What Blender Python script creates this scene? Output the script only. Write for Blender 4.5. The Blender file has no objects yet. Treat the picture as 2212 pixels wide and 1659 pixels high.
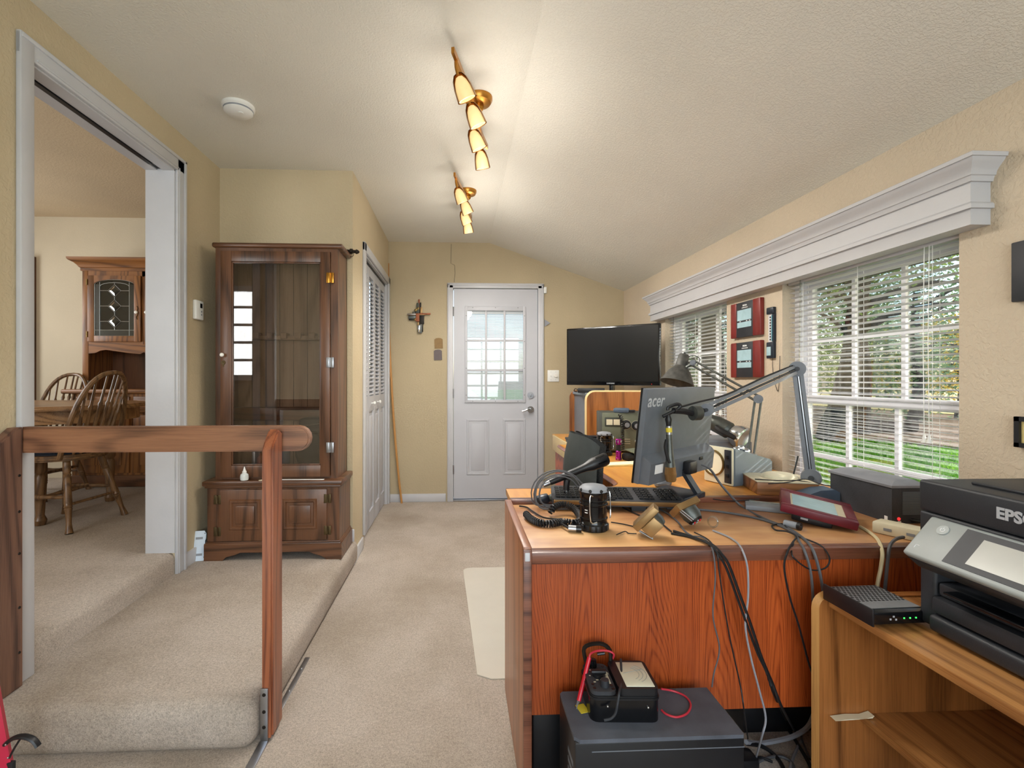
import bpy, bmesh, math, random
from mathutils import Vector as V, Matrix, Euler
random.seed(7)
SC = bpy.context.scene
COL = SC.collection
R = math.radians
PI = math.pi
# ------------------------------------------------------------------ camera
YAW = R(2.5); FPX = 1030.0; CX = 1035.0; CY = 820.0; EYE = 1.18
W_, H_ = 2212.0, 1659.0
cam_d = bpy.data.cameras.new('camera'); cam = bpy.data.objects.new('camera', cam_d); COL.objects.link(cam)
cam.location = (0, 0, EYE); cam.rotation_euler = (R(90), 0, -YAW)
cam_d.sensor_width = 36.0; cam_d.lens = FPX / W_ * 36.0
cam_d.shift_x = (W_ / 2 - CX) / W_; cam_d.shift_y = (CY - H_ / 2) / W_
cam_d.clip_start = 0.02; cam_d.clip_end = 300
SC.camera = cam
# ------------------------------------------------------------------ world, sun, daylight, added fill, exposure
SC.view_settings.view_transform = 'Standard'; SC.view_settings.look = 'None'
SC.view_settings.gamma = 1.0; SC.view_settings.use_curve_mapping = False
SC.view_settings.exposure = -0.03
wd = bpy.data.worlds.new('sky'); SC.world = wd; wd.use_nodes = True
wn = wd.node_tree; wn.nodes.clear()
sk = wn.nodes.new('ShaderNodeTexSky'); sk.sky_type = 'NISHITA'; sk.sun_disc = False
sk.sun_elevation = R(28); sk.sun_rotation = R(110); sk.air_density = 1.0; sk.dust_density = 2.0
bg = wn.nodes.new('ShaderNodeBackground'); bg.inputs[1].default_value = 0.62
wo = wn.nodes.new('ShaderNodeOutputWorld')
wn.links.new(sk.outputs[0], bg.inputs[0]); wn.links.new(bg.outputs[0], wo.inputs[0])
def light(name, kind, loc, power, col=(1, 1, 1), size=None, aim=None, sizey=None):
    d = bpy.data.lights.new(name, kind); d.energy = power; d.color = col
    if kind == 'AREA':
        d.shape = 'RECTANGLE'; d.size = size; d.size_y = sizey or size
    elif size is not None and kind in ('POINT', 'SPOT'):
        d.shadow_soft_size = size
    o = bpy.data.objects.new(name, d); COL.objects.link(o); o.location = loc
    if aim is not None:
        o.rotation_euler = (V(aim) - V(loc)).to_track_quat('-Z', 'Y').to_euler()
    return o
SUN_FROM = V((0.92, -0.40, 0.50)).normalized()
sun = light('sun', 'SUN', (8, -4, 6), 4.2, (1.0, 0.93, 0.82)); sun.data.angle = R(0.6)
sun.rotation_euler = (-SUN_FROM).to_track_quat('-Z', 'Y').to_euler()
light('rear_fill', 'AREA', (0.1, -1.72, 1.35), 92, (0.88, 0.96, 1.0), 2.6, (0.1, 3, 1.3), 1.7)  # area lamp added behind the viewer as broad soft fill
light('daylight_dining_window', 'AREA', (-2.95, 0.36, 1.68), 34, (0.95, 0.98, 1.0), 1.5, (-2.95, 4.5, 1.68), 0.9)
light('dining_side_fill', 'AREA', (-4.62, 3.3, 1.75), 34, (0.95, 0.98, 1.0), 1.3, (-2.0, 3.0, 1.5), 1.2)  # added fill lamp for the dining room; the side wall has no window
# ------------------------------------------------------------------ pixel helper (direction only; depth comes from the plane touched)
def ray(px, py):
    u = (px - CX) / FPX; v = -(py - CY) / FPX
    return V((math.sin(YAW) + u * math.cos(YAW), math.cos(YAW) - u * math.sin(YAW), v))
def P(px, py, x=None, y=None, z=None, d=None):
    r = ray(px, py)
    t = (z - EYE) / r.z if z is not None else x / r.x if x is not None else y / r.y if y is not None else d
    return V((r.x * t, r.y * t, EYE + r.z * t))
# ------------------------------------------------------------------ mesh builder
class Mb:
    def __init__(s): s.bm = bmesh.new()
    def _x(s, vs, M):
        if M is not None: bmesh.ops.transform(s.bm, matrix=M, verts=vs)
    def box(s, lo, hi, bev=0, M=None, seg=2):
        lo = V(lo); hi = V(hi); c = (lo + hi) / 2; d = hi - lo
        r = bmesh.ops.create_cube(s.bm, size=1.0)
        vs = r['verts']
        for v in vs: v.co = V((v.co.x * d.x, v.co.y * d.y, v.co.z * d.z)) + c
        if bev:
            es = list({e for v in vs for e in v.link_edges})
            b = bmesh.ops.bevel(s.bm, geom=es, offset=bev, segments=seg, affect='EDGES', profile=0.5)
            vs = list({v for f in b['faces'] for v in f.verts} | {v for v in vs if v.is_valid})
        s._x(vs, M); return s
    def prism(s, poly, h, M=None, base=0.0):
        n = len(poly)
        a = [s.bm.verts.new((p[0], p[1], base)) for p in poly]; b = [s.bm.verts.new((p[0], p[1], base + h)) for p in poly]
        s.bm.faces.new(list(reversed(a))); s.bm.faces.new(b)
        for i in range(n): s.bm.faces.new((a[i], a[(i + 1) % n], b[(i + 1) % n], b[i]))
        s._x(a + b, M); return s
    def lathe(s, prof, n=20, M=None, a0=0.0, a1=2 * PI):
        full = abs(a1 - a0 - 2 * PI) < 1e-6; k = n if full else n + 1
        rings = []; allv = []
        for (r, z) in prof:
            if r < 1e-6 and full:
                v = s.bm.verts.new((0, 0, z)); rings.append([v]); allv.append(v)
            else:
                ring = [s.bm.verts.new((r * math.cos(a0 + (a1 - a0) * i / n), r * math.sin(a0 + (a1 - a0) * i / n), z)) for i in range(k)]
                rings.append(ring); allv += ring
        for A, B in zip(rings, rings[1:]):
            m = n
            for i in range(m):
                j = (i + 1) % k
                if len(A) == 1 and len(B) == 1: continue
                if len(A) == 1: s.bm.faces.new((A[0], B[j], B[i]))
                elif len(B) == 1: s.bm.faces.new((A[i], A[j], B[0]))
                else: s.bm.faces.new((A[i], A[j], B[j], B[i]))
        if full:
            if len(rings[0]) > 1: s.bm.faces.new(list(reversed(rings[0])))
            if len(rings[-1]) > 1: s.bm.faces.new(rings[-1])
        s._x(allv, M); return s
    def cyl(s, p0, p1, r, r1=None, n=14):
        p0 = V(p0); p1 = V(p1); d = p1 - p0
        M = Matrix.Translation(p0) @ d.to_track_quat('Z', 'Y').to_matrix().to_4x4()
        return s.lathe([(r, 0), (r if r1 is None else r1, d.length)], n, M)
    def sph(s, c, r, n=12, sc=(1, 1, 1)):
        k = bmesh.ops.create_uvsphere(s.bm, u_segments=n, v_segments=max(6, n // 2), radius=r)
        s._x(k['verts'], Matrix.Translation(V(c)) @ Matrix.Diagonal((*sc, 1))); return s
    def tube(s, pts, r, n=6, smooth=0, flat=None):
        pts = [V(p) for p in pts]
        if smooth: pts = catmull(pts, smooth)
        rs = r if isinstance(r, (list, tuple)) else None
        up = V((0, 0, 1)); prev = None; N = len(pts)
        t0 = (pts[1] - pts[0]).normalized()
        nrm = t0.cross(up)
        if nrm.length < 1e-3: nrm = t0.cross(V((1, 0, 0)))
        nrm.normalize()
        for i, p in enumerate(pts):
            t = (pts[min(i + 1, N - 1)] - pts[max(i - 1, 0)])
            if t.length < 1e-9: t = t0
            t = t.normalized()
            nrm = (nrm - t * nrm.dot(t))
            if nrm.length < 1e-6: nrm = t.orthogonal()
            nrm.normalize(); b = t.cross(nrm)
            rad = rs[min(len(rs) - 1, int(i * len(rs) / N))] if rs else r
            fl = flat or 1.0
            ring = [s.bm.verts.new(p + (nrm * math.cos(2 * PI * k / n) + b * math.sin(2 * PI * k / n) * fl) * rad) for k in range(n)]
            if prev:
                for k in range(n): s.bm.faces.new((prev[k], prev[(k + 1) % n], ring[(k + 1) % n], ring[k]))
            else: s.bm.faces.new(list(reversed(ring)))
            prev = ring
        s.bm.faces.new(prev); return s
    def ring(s, x0, x1, z0, z1, w, yb, yf, e=0.006):
        # mitred moulding frame in the x-z plane, raised from yb to yf
        rs = []
        for i, y in ((0, yb), (e * 0.6, yf + (yb - yf) * 0.3), (e, yf), (w - e, yf), (w, yb)):
            rs.append([s.bm.verts.new(p) for p in ((x0 + i, y, z0 + i), (x1 - i, y, z0 + i), (x1 - i, y, z1 - i), (x0 + i, y, z1 - i))])
        for A, B in zip(rs, rs[1:]):
            for k in range(4): s.bm.faces.new((A[k], A[(k + 1) % 4], B[(k + 1) % 4], B[k]))
        return s
    def face(s, pts):
        s.bm.faces.new([s.bm.verts.new(V(p)) for p in pts]); return s
    def mesh(s, name):
        me = bpy.data.meshes.new(name)
        bmesh.ops.recalc_face_normals(s.bm, faces=s.bm.faces)
        s.bm.to_mesh(me); s.bm.free(); return me
    def build(s, name, mat, parent=None, world=False, sm=35, loc=None, rot=None):
        me = s.mesh(name)
        if sm: me.shade_smooth(); me.set_sharp_from_angle(angle=R(sm))
        me.materials.append(mat if not isinstance(mat, str) else M_[mat])
        o = bpy.data.objects.new(name, me); COL.objects.link(o)
        if parent is not None:
            o.parent = parent
            if world: me.transform(parent_matrix(parent).inverted())
        elif loc is None:
            co = [v.co for v in me.vertices]
            c = V(((min(v.x for v in co) + max(v.x for v in co)) / 2, (min(v.y for v in co) + max(v.y for v in co)) / 2, min(v.z for v in co)))
            me.transform(Matrix.Translation(-c)); o.location = c
        if loc is not None: o.location = loc
        if rot is not None: o.rotation_euler = rot
        return o
def parent_matrix(p):
    m = Matrix.Translation(p.location) @ p.rotation_euler.to_matrix().to_4x4()
    return (parent_matrix(p.parent) @ m) if p.parent else m
def catmull(pts, k):
    out = []; n = len(pts)
    for i in range(n - 1):
        p0 = pts[max(i - 1, 0)]; p1 = pts[i]; p2 = pts[i + 1]; p3 = pts[min(i + 2, n - 1)]
        for j in range(k):
            t = j / k
            out.append(0.5 * ((2 * p1) + (-p0 + p2) * t + (2 * p0 - 5 * p1 + 4 * p2 - p3) * t * t + (-p0 + 3 * p1 - 3 * p2 + p3) * t ** 3))
    out.append(pts[-1]); return out
def tag(o, label, cat, group=None):
    o['label'] = label; o['category'] = cat
    if group: o['group'] = group
    return o
def struct(o, label=None):
    o['kind'] = 'structure'
    if label: o['label'] = label
    return o
def root(name, loc, label, cat, rz=0.0, group=None):
    o = bpy.data.objects.new(name, None); COL.objects.link(o); o.location = loc; o.rotation_euler = (0, 0, rz)
    o.empty_display_size = 0.05
    return tag(o, label, cat, group)
def sroot(name, loc):
    o = bpy.data.objects.new(name, None); COL.objects.link(o); o.location = loc; o['kind'] = 'structure'; return o
def copy_tree(o, parent=None, loc=None, rz=None, label=None):
    c = o.copy(); COL.objects.link(c); c.parent = parent
    if loc is not None: c.location = loc
    if rz is not None: c.rotation_euler = (0, 0, rz)
    if label: c['label'] = label
    for ch in list(o.children): copy_tree(ch, c)
    return c
def inst(src, parent, loc, rot=None, scale=None):
    o = src.copy(); COL.objects.link(o); o.parent = parent; o.location = loc
    if rot is not None: o.rotation_euler = rot
    if scale is not None: o.scale = scale
    return o
def TR(loc, rx=0, ry=0, rz=0): return Matrix.Translation(V(loc)) @ Euler((rx, ry, rz)).to_matrix().to_4x4()
def frame(o, x, y): # matrix with x axis, y-ish axis
    x = V(x).normalized(); z = x.cross(V(y)).normalized(); y = z.cross(x)
    m = Matrix((x, y, z)).transposed().to_4x4(); return Matrix.Translation(V(o)) @ m
def text_mesh(txt, size, depth=0.0006, shear=0.0, bold=0.0):
    cu = bpy.data.curves.new('lettering', 'FONT'); cu.body = txt; cu.size = size; cu.extrude = depth; cu.align_x = 'CENTER'; cu.align_y = 'CENTER'
    cu.shear = shear; cu.offset = bold; cu.resolution_u = 3
    t = bpy.data.objects.new('lettering', cu); COL.objects.link(t)
    dg = bpy.context.evaluated_depsgraph_get(); dg.update()
    me = bpy.data.meshes.new_from_object(t.evaluated_get(dg))
    bpy.data.objects.remove(t); bpy.data.curves.remove(cu); return me
def lettering(txt, size, mat, parent, M, name='lettering', **k):
    me = text_mesh(txt, size, **k); me.materials.clear(); me.materials.append(M_[mat]); me.transform(M)
    o = bpy.data.objects.new(name, me); COL.objects.link(o); o.parent = parent; return o
# ------------------------------------------------------------------ procedural materials
M_ = {}
def srgb(h):
    if isinstance(h, str):
        c = [int(h[i:i + 2], 16) / 255 for i in (0, 2, 4)]
    else: c = [v / 255 for v in h]
    return tuple((v / 12.92 if v <= 0.04045 else ((v + 0.055) / 1.055) ** 2.4) for v in c) + (1.0,)
class NT:
    def __init__(s, name):
        s.m = bpy.data.materials.new(name); s.m.use_nodes = True; s.t = s.m.node_tree
        s.b = s.t.nodes['Principled BSDF']; s.o = s.t.nodes['Material Output']; M_[name] = s.m
        s.tc = None
    def n(s, ty, **k):
        x = s.t.nodes.new(ty)
        for a, b in k.items(): setattr(x, a, b)
        return x
    def l(s, a, b): s.t.links.new(a, b)
    def co(s, scale=(1, 1, 1), rot=(0, 0, 0), gen=False):
        if not s.tc: s.tc = s.n('ShaderNodeTexCoord')
        mp = s.n('ShaderNodeMapping'); mp.inputs['Scale'].default_value = scale; mp.inputs['Rotation'].default_value = rot
        s.l(s.tc.outputs['Generated' if gen else 'Object'], mp.inputs[0]); return mp.outputs[0]
    def noise(s, vec, scale, detail=3, rough=0.5, dist=0.0):
        x = s.n('ShaderNodeTexNoise'); x.inputs['Scale'].default_value = scale; x.inputs['Detail'].default_value = detail
        x.inputs['Roughness'].default_value = rough; x.inputs['Distortion'].default_value = dist
        s.l(vec, x.inputs['Vector']); return x.outputs['Fac']
    def ramp(s, fac, stops):
        x = s.n('ShaderNodeValToRGB'); cr = x.color_ramp
        while len(cr.elements) < len(stops): cr.elements.new(0.5)
        for e, (p, c) in zip(cr.elements, stops): e.position = p; e.color = c
        s.l(fac, x.inputs[0]); return x.outputs[0]
    def math(s, op, a, b=None):
        x = s.n('ShaderNodeMath', operation=op)
        for i, v in enumerate((a, b)):
            if v is None: continue
            if isinstance(v, (int, float)): x.inputs[i].default_value = v
            else: s.l(v, x.inputs[i])
        return x.outputs[0]
    def mix(s, fac, a, b, mode='MIX'):
        x = s.n('ShaderNodeMix', data_type='RGBA', blend_type=mode)
        for i, v in ((0, fac), (6, a), (7, b)):
            if isinstance(v, (int, float)): x.inputs[i].default_value = v
            elif isinstance(v, tuple): x.inputs[i].default_value = v
            else: s.l(v, x.inputs[i])
        return x.outputs[2]
    def bump(s, h, st, dist=0.01):
        x = s.n('ShaderNodeBump'); x.inputs['Strength'].default_value = st; x.inputs['Distance'].default_value = dist
        s.l(h, x.inputs['Height']); s.l(x.outputs[0], s.b.inputs['Normal'])
    def set(s, **k):
        for a, v in k.items(): s.b.inputs[a.replace('_', ' ')].default_value = v
def dk(c, f): return tuple(v * f for v in c[:3]) + (1.0,)
def plain(name, hexc, rough=0.5, metal=0.0, var=0.10, scale=30.0, bump=0.0, bscale=200.0, coat=0.0, spec=0.5):
    t = NT(name); c = srgb(hexc); v = t.co()
    col = t.ramp(t.noise(v, scale, 4), [(0.3, dk(c, 1 - var)), (0.7, dk(c, 1 + var * 0.5))])
    t.l(col, t.b.inputs['Base Color']); t.set(Roughness=rough, Metallic=metal)
    t.b.inputs['Specular IOR Level'].default_value = spec
    if coat: t.b.inputs['Coat Weight'].default_value = coat
    if bump: t.bump(t.noise(v, bscale, 3), bump)
    return t.m
def wood(name, light_c, dark_c, axis='z', rough=0.42, rings=9.0, sc=1.0, coat=0.15, stretch=0.11, low=0.35):
    t = NT(name); a = srgb(light_c); b = srgb(dark_c)
    ix = 'xyz'.index(axis)
    def st(k): return tuple(sc * (k if i == ix else 1.0) for i in range(3))
    v = t.co(st(stretch))
    big = t.noise(v, 3.4, 1.5, 0.4, 0.2)
    r = t.math('SINE', t.math('MULTIPLY', big, rings * 16.0))
    r = t.ramp(t.math('ADD', t.math('MULTIPLY', r, 0.5), 0.5), [(0.0, (0, 0, 0, 1)), (0.45, (0.8, 0.8, 0.8, 1)), (1.0, (1, 1, 1, 1))])
    v2 = t.co(st(0.02))
    fi = t.ramp(t.noise(v2, 330, 3, 0.6), [(0.36, (0, 0, 0, 1)), (0.60, (1, 1, 1, 1))])
    mid_ = t.noise(t.co(st(0.03)), 60, 3, 0.6)
    val = t.math('ADD', t.math('MULTIPLY', r, 0.40), t.math('ADD', t.math('MULTIPLY', fi, 0.25), t.math('MULTIPLY', mid_, 0.35)))
    col = t.ramp(val, [(0.15, dk(b, 0.8)), (0.50, tuple((p * 1.1 + q * 0.9) / 2 for p, q in zip(a, b))), (0.88, dk(a, 1.05))])
    col = t.mix(low, col, t.ramp(t.noise(v, 1.6, 2), [(0.3, dk(srgb('ffffff'), 0.6)), (0.62, srgb('ffffff'))]), 'MULTIPLY')
    t.l(col, t.b.inputs['Base Color']); t.set(Roughness=rough); t.b.inputs['Coat Weight'].default_value = coat
    t.b.inputs['Coat Roughness'].default_value = 0.25
    t.bump(fi, 0.04, 0.002); return t.m
def glow(name, hexc, strength, base=None):
    t = NT(name); v = t.co()
    col = t.ramp(t.noise(v, 22, 3), [(0.35, dk(srgb(hexc), 0.82)), (0.65, srgb(hexc))])
    t.l(col, t.b.inputs['Emission Color']); t.b.inputs['Emission Strength'].default_value = strength
    t.set(Base_Color=srgb(base or hexc), Roughness=0.4); return t.m
def pane(name, tint='f4f8f8', refl=0.12, rough=0.01):
    t = NT(name); tr = t.n('ShaderNodeBsdfTransparent'); gl = t.n('ShaderNodeBsdfGlossy'); mx = t.n('ShaderNodeMixShader')
    c = t.ramp(t.noise(t.co(), 3, 2), [(0.3, srgb(tint)), (0.7, dk(srgb(tint), 0.97))]); t.l(c, tr.inputs[0])
    gl.inputs['Roughness'].default_value = rough
    lw = t.n('ShaderNodeLayerWeight'); lw.inputs[0].default_value = 0.3
    f = t.math('ADD', t.math('MULTIPLY', lw.outputs['Fresnel'], 0.6), refl * 0.4)
    t.l(f, mx.inputs[0]); t.l(tr.outputs[0], mx.inputs[1]); t.l(gl.outputs[0], mx.inputs[2]); t.l(mx.outputs[0], t.o.inputs[0]); return t.m
def wallpaint(name, hexc, bst=0.35, sc=55.0, var=0.05, rough=0.75, spec=0.3):
    t = NT(name); c = srgb(hexc); v = t.co()
    n1 = t.noise(v, sc, 4, 0.55, 0.6); n2 = t.noise(v, 2.0, 3)
    col = t.ramp(n2, [(0.3, dk(c, 1 - var)), (0.7, dk(c, 1 + var))])
    t.l(col, t.b.inputs['Base Color']); t.set(Roughness=rough); t.b.inputs['Specular IOR Level'].default_value = spec
    h = t.ramp(n1, [(0.42, (0, 0, 0, 1)), (0.6, (1, 1, 1, 1))])
    t.bump(h, bst, 0.004); return t.m
def carpet(name, hexc):
    t = NT(name); c = srgb(hexc); v = t.co()
    f = t.noise(v, 260, 3, 0.75); g = t.noise(v, 1.7, 4, 0.6)
    m = t.noise(v, 100, 4, 0.6)
    col = t.ramp(f, [(0.3, dk(c, 0.62)), (0.5, c), (0.72, dk(c, 1.28))])
    col = t.mix(0.75, col, t.ramp(m, [(0.3, dk(srgb('ffffff'), 0.70)), (0.65, srgb('ffffff'))]), 'MULTIPLY')
    col = t.mix(1.0, col, t.ramp(g, [(0.32, dk(srgb('f4efe8'), 0.80)), (0.62, srgb('ffffff'))]), 'MULTIPLY')
    t.l(col, t.b.inputs['Base Color']); t.set(Roughness=0.95); t.b.inputs['Specular IOR Level'].default_value = 0.1
    t.bump(t.math('ADD', f, t.math('MULTIPLY', m, 0.8)), 0.8, 0.004); return t.m
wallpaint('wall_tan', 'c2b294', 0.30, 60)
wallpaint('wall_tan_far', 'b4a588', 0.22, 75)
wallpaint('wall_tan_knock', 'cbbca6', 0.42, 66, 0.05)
wallpaint('wall_dining', 'd2c6ae', 0.15, 60)
wallpaint('ceiling_tan', 'e2dfd5', 0.45, 115, 0.03, 0.55, 0.5)
wallpaint('ceiling_dining', 'cdba9c', 0.2, 70)
wallpaint('exterior_paint', 'b9a68c', 0.2, 30)
carpet('carpet', 'c8bcb0')
carpet('carpet_dark', 'a4907c')
plain('white_paint', 'c2c3c8', 0.4, 0, 0.03, 6)
plain('white_door', 'b9bac0', 0.45, 0, 0.04, 4)
plain('white_trim', 'bfbfc2', 0.42, 0, 0.03, 9, 0.05, 60)
plain('white_plastic', 'e8e8e4', 0.35, 0, 0.02)
plain('blue_white_plastic', 'd5e2ef', 0.3, 0, 0.03)
plain('slat_white', 'd6d6da', 0.45, 0, 0.02)
plain('vinyl', 'd9d9dd', 0.35, 0, 0.02)
plain('black_plastic', '15161a', 0.42, 0, 0.15, 40)
plain('black_gloss', '0d0e11', 0.16, 0, 0.1, 20)
plain('black_rubber', '1a1a1c', 0.7, 0, 0.15)
plain('dusty_top', '565a64', 0.7, 0, 0.3, 12, 0.1, 400)
plain('ups_lid', '8a8d94', 0.5, 0, 0.1, 20)
plain('dusty_black', '3a3b40', 0.65, 0, 0.35, 9, 0.15, 300)
plain('monitor_grey', '5d636b', 0.5, 0, 0.08, 30)
plain('charcoal', '2a2d33', 0.5, 0, 0.12, 30)
plain('grey_plastic', '6f747c', 0.5, 0, 0.08, 25)
plain('grey_mid', '8b8f96', 0.5, 0, 0.08, 25)
plain('printer_body', '24272d', 0.48, 0, 0.08, 60, 0.1, 500)
plain('printer_grey', '9aa09f', 0.4, 0, 0.05)
plain('dark_screen', '0a0e12', 0.28, 0, 0.1, 3)
plain('lcd_grey', '8f9a9b', 0.3, 0, 0.08, 6)
plain('lcd_blue', 'a9c9d2', 0.2, 0, 0.12, 20)
plain('print_screen', 'b0b0a8', 0.25, 0, 0.06, 12)
plain('chrome', 'c9ccd0', 0.18, 1.0, 0.05)
plain('steel', 'a9abb0', 0.35, 1.0, 0.08)
plain('brass', 'c08a3a', 0.28, 1.0, 0.12, 15)
plain('copper', 'b8823c', 0.3, 1.0, 0.15, 15)
plain('antique_brass', '8a7448', 0.4, 1.0, 0.2, 30)
plain('bronze', '5f5036', 0.45, 0.8, 0.25, 30)
plain('brown_metal', '96784f', 0.4, 0.6, 0.15, 20)
plain('dark_iron', '2b2622', 0.5, 0.7, 0.2)
plain('blue_black', '15202e', 0.35, 0, 0.1)
plain('scope_grey', '76828c', 0.45, 0, 0.06, 20)
plain('scope_cream', 'd8d2b8', 0.4, 0, 0.06)
plain('olive_panel', '6f735f', 0.5, 0.1, 0.08, 30)
plain('olive_dark', '3b4038', 0.5, 0, 0.1)
plain('cream_plastic', 'd9d0b4', 0.45, 0, 0.06)
plain('cream_cable', 'd8cba4', 0.5, 0, 0.04)
plain('grey_cable', '5b5c60', 0.55, 0, 0.05)
plain('black_cable', '17171a', 0.5, 0, 0.05)
plain('silver_cable', '9a9ca4', 0.4, 0, 0.05)
plain('red_plastic', 'c8102a', 0.35, 0, 0.05)
plain('red_cable', 'c43040', 0.45, 0, 0.05)
plain('red_paint', 'c00f3c', 0.35, 0, 0.08, 10)
plain('burgundy', '6a1426', 0.4, 0, 0.15, 25)
plain('cherry', '7c2621', 0.35, 0, 0.2, 12)
plain('purple_metal', '9a1f8a', 0.25, 0.7, 0.05)
plain('paper', 'efe6c8', 0.8, 0, 0.03)
plain('yellow_paper', 'e6cf8a', 0.8, 0, 0.05)
plain('gold_sticker', 'd8c43a', 0.5, 0, 0.1)
plain('white_print', 'f0f0f0', 0.5, 0, 0.01)
plain('grey_print', 'b9bcc2', 0.4, 0.2, 0.01)
plain('dark_print', '2a2a2a', 0.6, 0, 0.01)
plain('navy_cushion', '232a38', 0.85, 0, 0.25, 60, 0.3, 250)
plain('chair_fabric', '44474a', 0.9, 0, 0.35, 140, 0.4, 400)
plain('chair_shell', '5d6464', 0.45, 0, 0.08)
plain('scratched_shade', '4c4b48', 0.5, 0.3, 0.4, 40)
plain('clear_mat', 'cfc8ba', 0.25, 0, 0.03, 10, 0.1, 300)
plain('light_beech', 'd8c08c', 0.45, 0, 0.06, 8)
plain('lead_came', 'c8d0d0', 0.3, 0.8, 0.1)
plain('porcelain', 'f0ede4', 0.2, 0, 0.02)
plain('teal_plastic', '2f9db0', 0.4, 0, 0.08)
plain('rust', '9a5a3c', 0.6, 0.4, 0.35, 60)
plain('gunmetal', '5c5f5c', 0.45, 0.7, 0.25, 50)
plain('mulch', '8a6f55', 0.95, 0, 0.5, 6, 0.6, 30)
plain('tree_bark', '33302c', 0.95, 0, 0.45, 14, 0.9, 40)
plain('roof_brown', '3c3226', 0.8, 0, 0.15, 12)
plain('fence_wood', '9a8a72', 0.85, 0, 0.2, 12)
plain('log_wood', '3f3128', 0.9, 0, 0.35, 20)
plain('soap_glass', 'd6dcda', 0.1, 0, 0.03)
plain('mic_gold', 'a07a4c', 0.45, 0.8, 0.15, 300, 0.6, 900)
plain('disc_cream', 'e2dcc2', 0.45, 0, 0.04)
plain('slate_blue', '4d5e72', 0.5, 0, 0.1)
wood('rail_wood', '9a6a4c', '5f3c2a', 'x', 0.38, 5, 1.3, 0.3)
wood('post_wood', 'a35f3c', '6a3420', 'z', 0.38, 5, 1.3, 0.3)
wood('post_worn', '7d5a48', '47302a', 'z', 0.5, 6, 1.3, 0.15)
wood('oak', 'a06a38', '5a361a', 'z', 0.42, 8)
wood('oak_x', 'a06a38', '5a361a', 'x', 0.42, 8)
wood('oak_y', 'c08a52', '875327', 'y', 0.36, 8)
wood('chair_oak', '866442', '4c3420', 'z', 0.38, 6, 1.5)
wood('table_oak', 'b08558', '6e4a2a', 'x', 0.35, 7)
wood('cabinet_walnut', '714a30', '3c2414', 'z', 0.38, 5, 1.0, 0.25)
wood('cabinet_walnut_x', '714a30', '3c2414', 'x', 0.38, 5, 1.0, 0.25)
wood('cabinet_inner', 'a58a72', '7d634c', 'z', 0.55, 5)
def veneer(name, light_c, dark_c, pitch=0.19, rough=0.36):
    t = NT(name); a = srgb(light_c); b = srgb(dark_c); v = t.co()
    sp = t.n('ShaderNodeSeparateXYZ'); t.l(v, sp.inputs[0])
    wob = t.noise(t.co((1.5, 1.5, 0.35)), 3.0, 2, 0.5)
    x = t.math('ADD', sp.outputs[0], t.math('MULTIPLY', wob, 0.14))
    u = t.math('ABSOLUTE', t.math('SUBTRACT', t.math('FRACT', t.math('DIVIDE', x, pitch)), 0.5))
    f = t.math('ADD', t.math('MULTIPLY', t.math('POWER', u, 1.6), 2.6), t.math('MULTIPLY', sp.outputs[2], 0.55))
    f = t.math('ADD', f, t.math('MULTIPLY', wob, 0.5))
    ln = t.ramp(t.math('ADD', t.math('MULTIPLY', t.math('SINE', t.math('MULTIPLY', f, 95.0)), 0.5), 0.5), [(0.0, (0, 0, 0, 1)), (0.35, (0.75, 0.75, 0.75, 1)), (1.0, (1, 1, 1, 1))])
    fi = t.ramp(t.noise(t.co((1, 1, 0.02)), 300, 3, 0.6), [(0.36, (0, 0, 0, 1)), (0.60, (1, 1, 1, 1))])
    val = t.math('ADD', t.math('MULTIPLY', ln, 0.30), t.math('ADD', t.math('MULTIPLY', fi, 0.30), t.math('MULTIPLY', t.noise(t.co((1, 1, 0.05)), 30, 3, 0.6), 0.46)))
    col = t.ramp(val, [(0.15, dk(b, 0.75)), (0.5, tuple((p * 1.1 + q * 0.9) / 2 for p, q in zip(a, b))), (0.9, a)])
    col = t.mix(0.6, col, t.ramp(t.noise(t.co((1, 1, 0.2)), 2.2, 2), [(0.3, dk(srgb('ffffff'), 0.5)), (0.62, srgb('ffffff'))]), 'MULTIPLY')
    t.l(col, t.b.inputs['Base Color']); t.set(Roughness=rough); t.b.inputs['Coat Weight'].default_value = 0.2
    t.b.inputs['Coat Roughness'].default_value = 0.25; t.bump(fi, 0.03, 0.002); return t.m
veneer('teak', 'c8602a', '7a260a')
wood('teak_edge', '84503a', '4a261c', 'x', 0.38, 5, 1.2, 0.2)
wood('teak_edge_y', 'a06a4c', '6c3a28', 'y', 0.4, 5, 1.2, 0.2)
wood('teak_side', 'b87850', '98603c', 'z', 0.4, 3, 1.0, 0.2)
wood('stick_wood', 'c08a48', 'a06a30', 'z', 0.5, 2)
wood('oak_red', 'b0703a', '74441e', 'z', 0.36, 3.0, 1.0, 0.2, 0.15, 0.4)
wood('box_wood', 'a8703f', '6f4524', 'x', 0.5, 5)
def worn_top(name):
    t = NT(name); v = t.co((0.12, 1, 1)); g = t.noise(v, 14, 5, 0.6); w = t.noise(t.co((0.6, 1, 1)), 2.6, 4, 0.55)
    grain = t.ramp(g, [(0.3, srgb('c88f58')), (0.7, srgb('e4b880'))])
    dark = t.ramp(g, [(0.3, srgb('96603e')), (0.7, srgb('bc8358'))])
    col = t.mix(t.ramp(w, [(0.42, (0, 0, 0, 1)), (0.58, (1, 1, 1, 1))]), dark, grain)
    t.l(col, t.b.inputs['Base Color']); t.set(Roughness=0.42); t.b.inputs['Coat Weight'].default_value = 0.1; return t.m
worn_top('worn_top')
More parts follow.
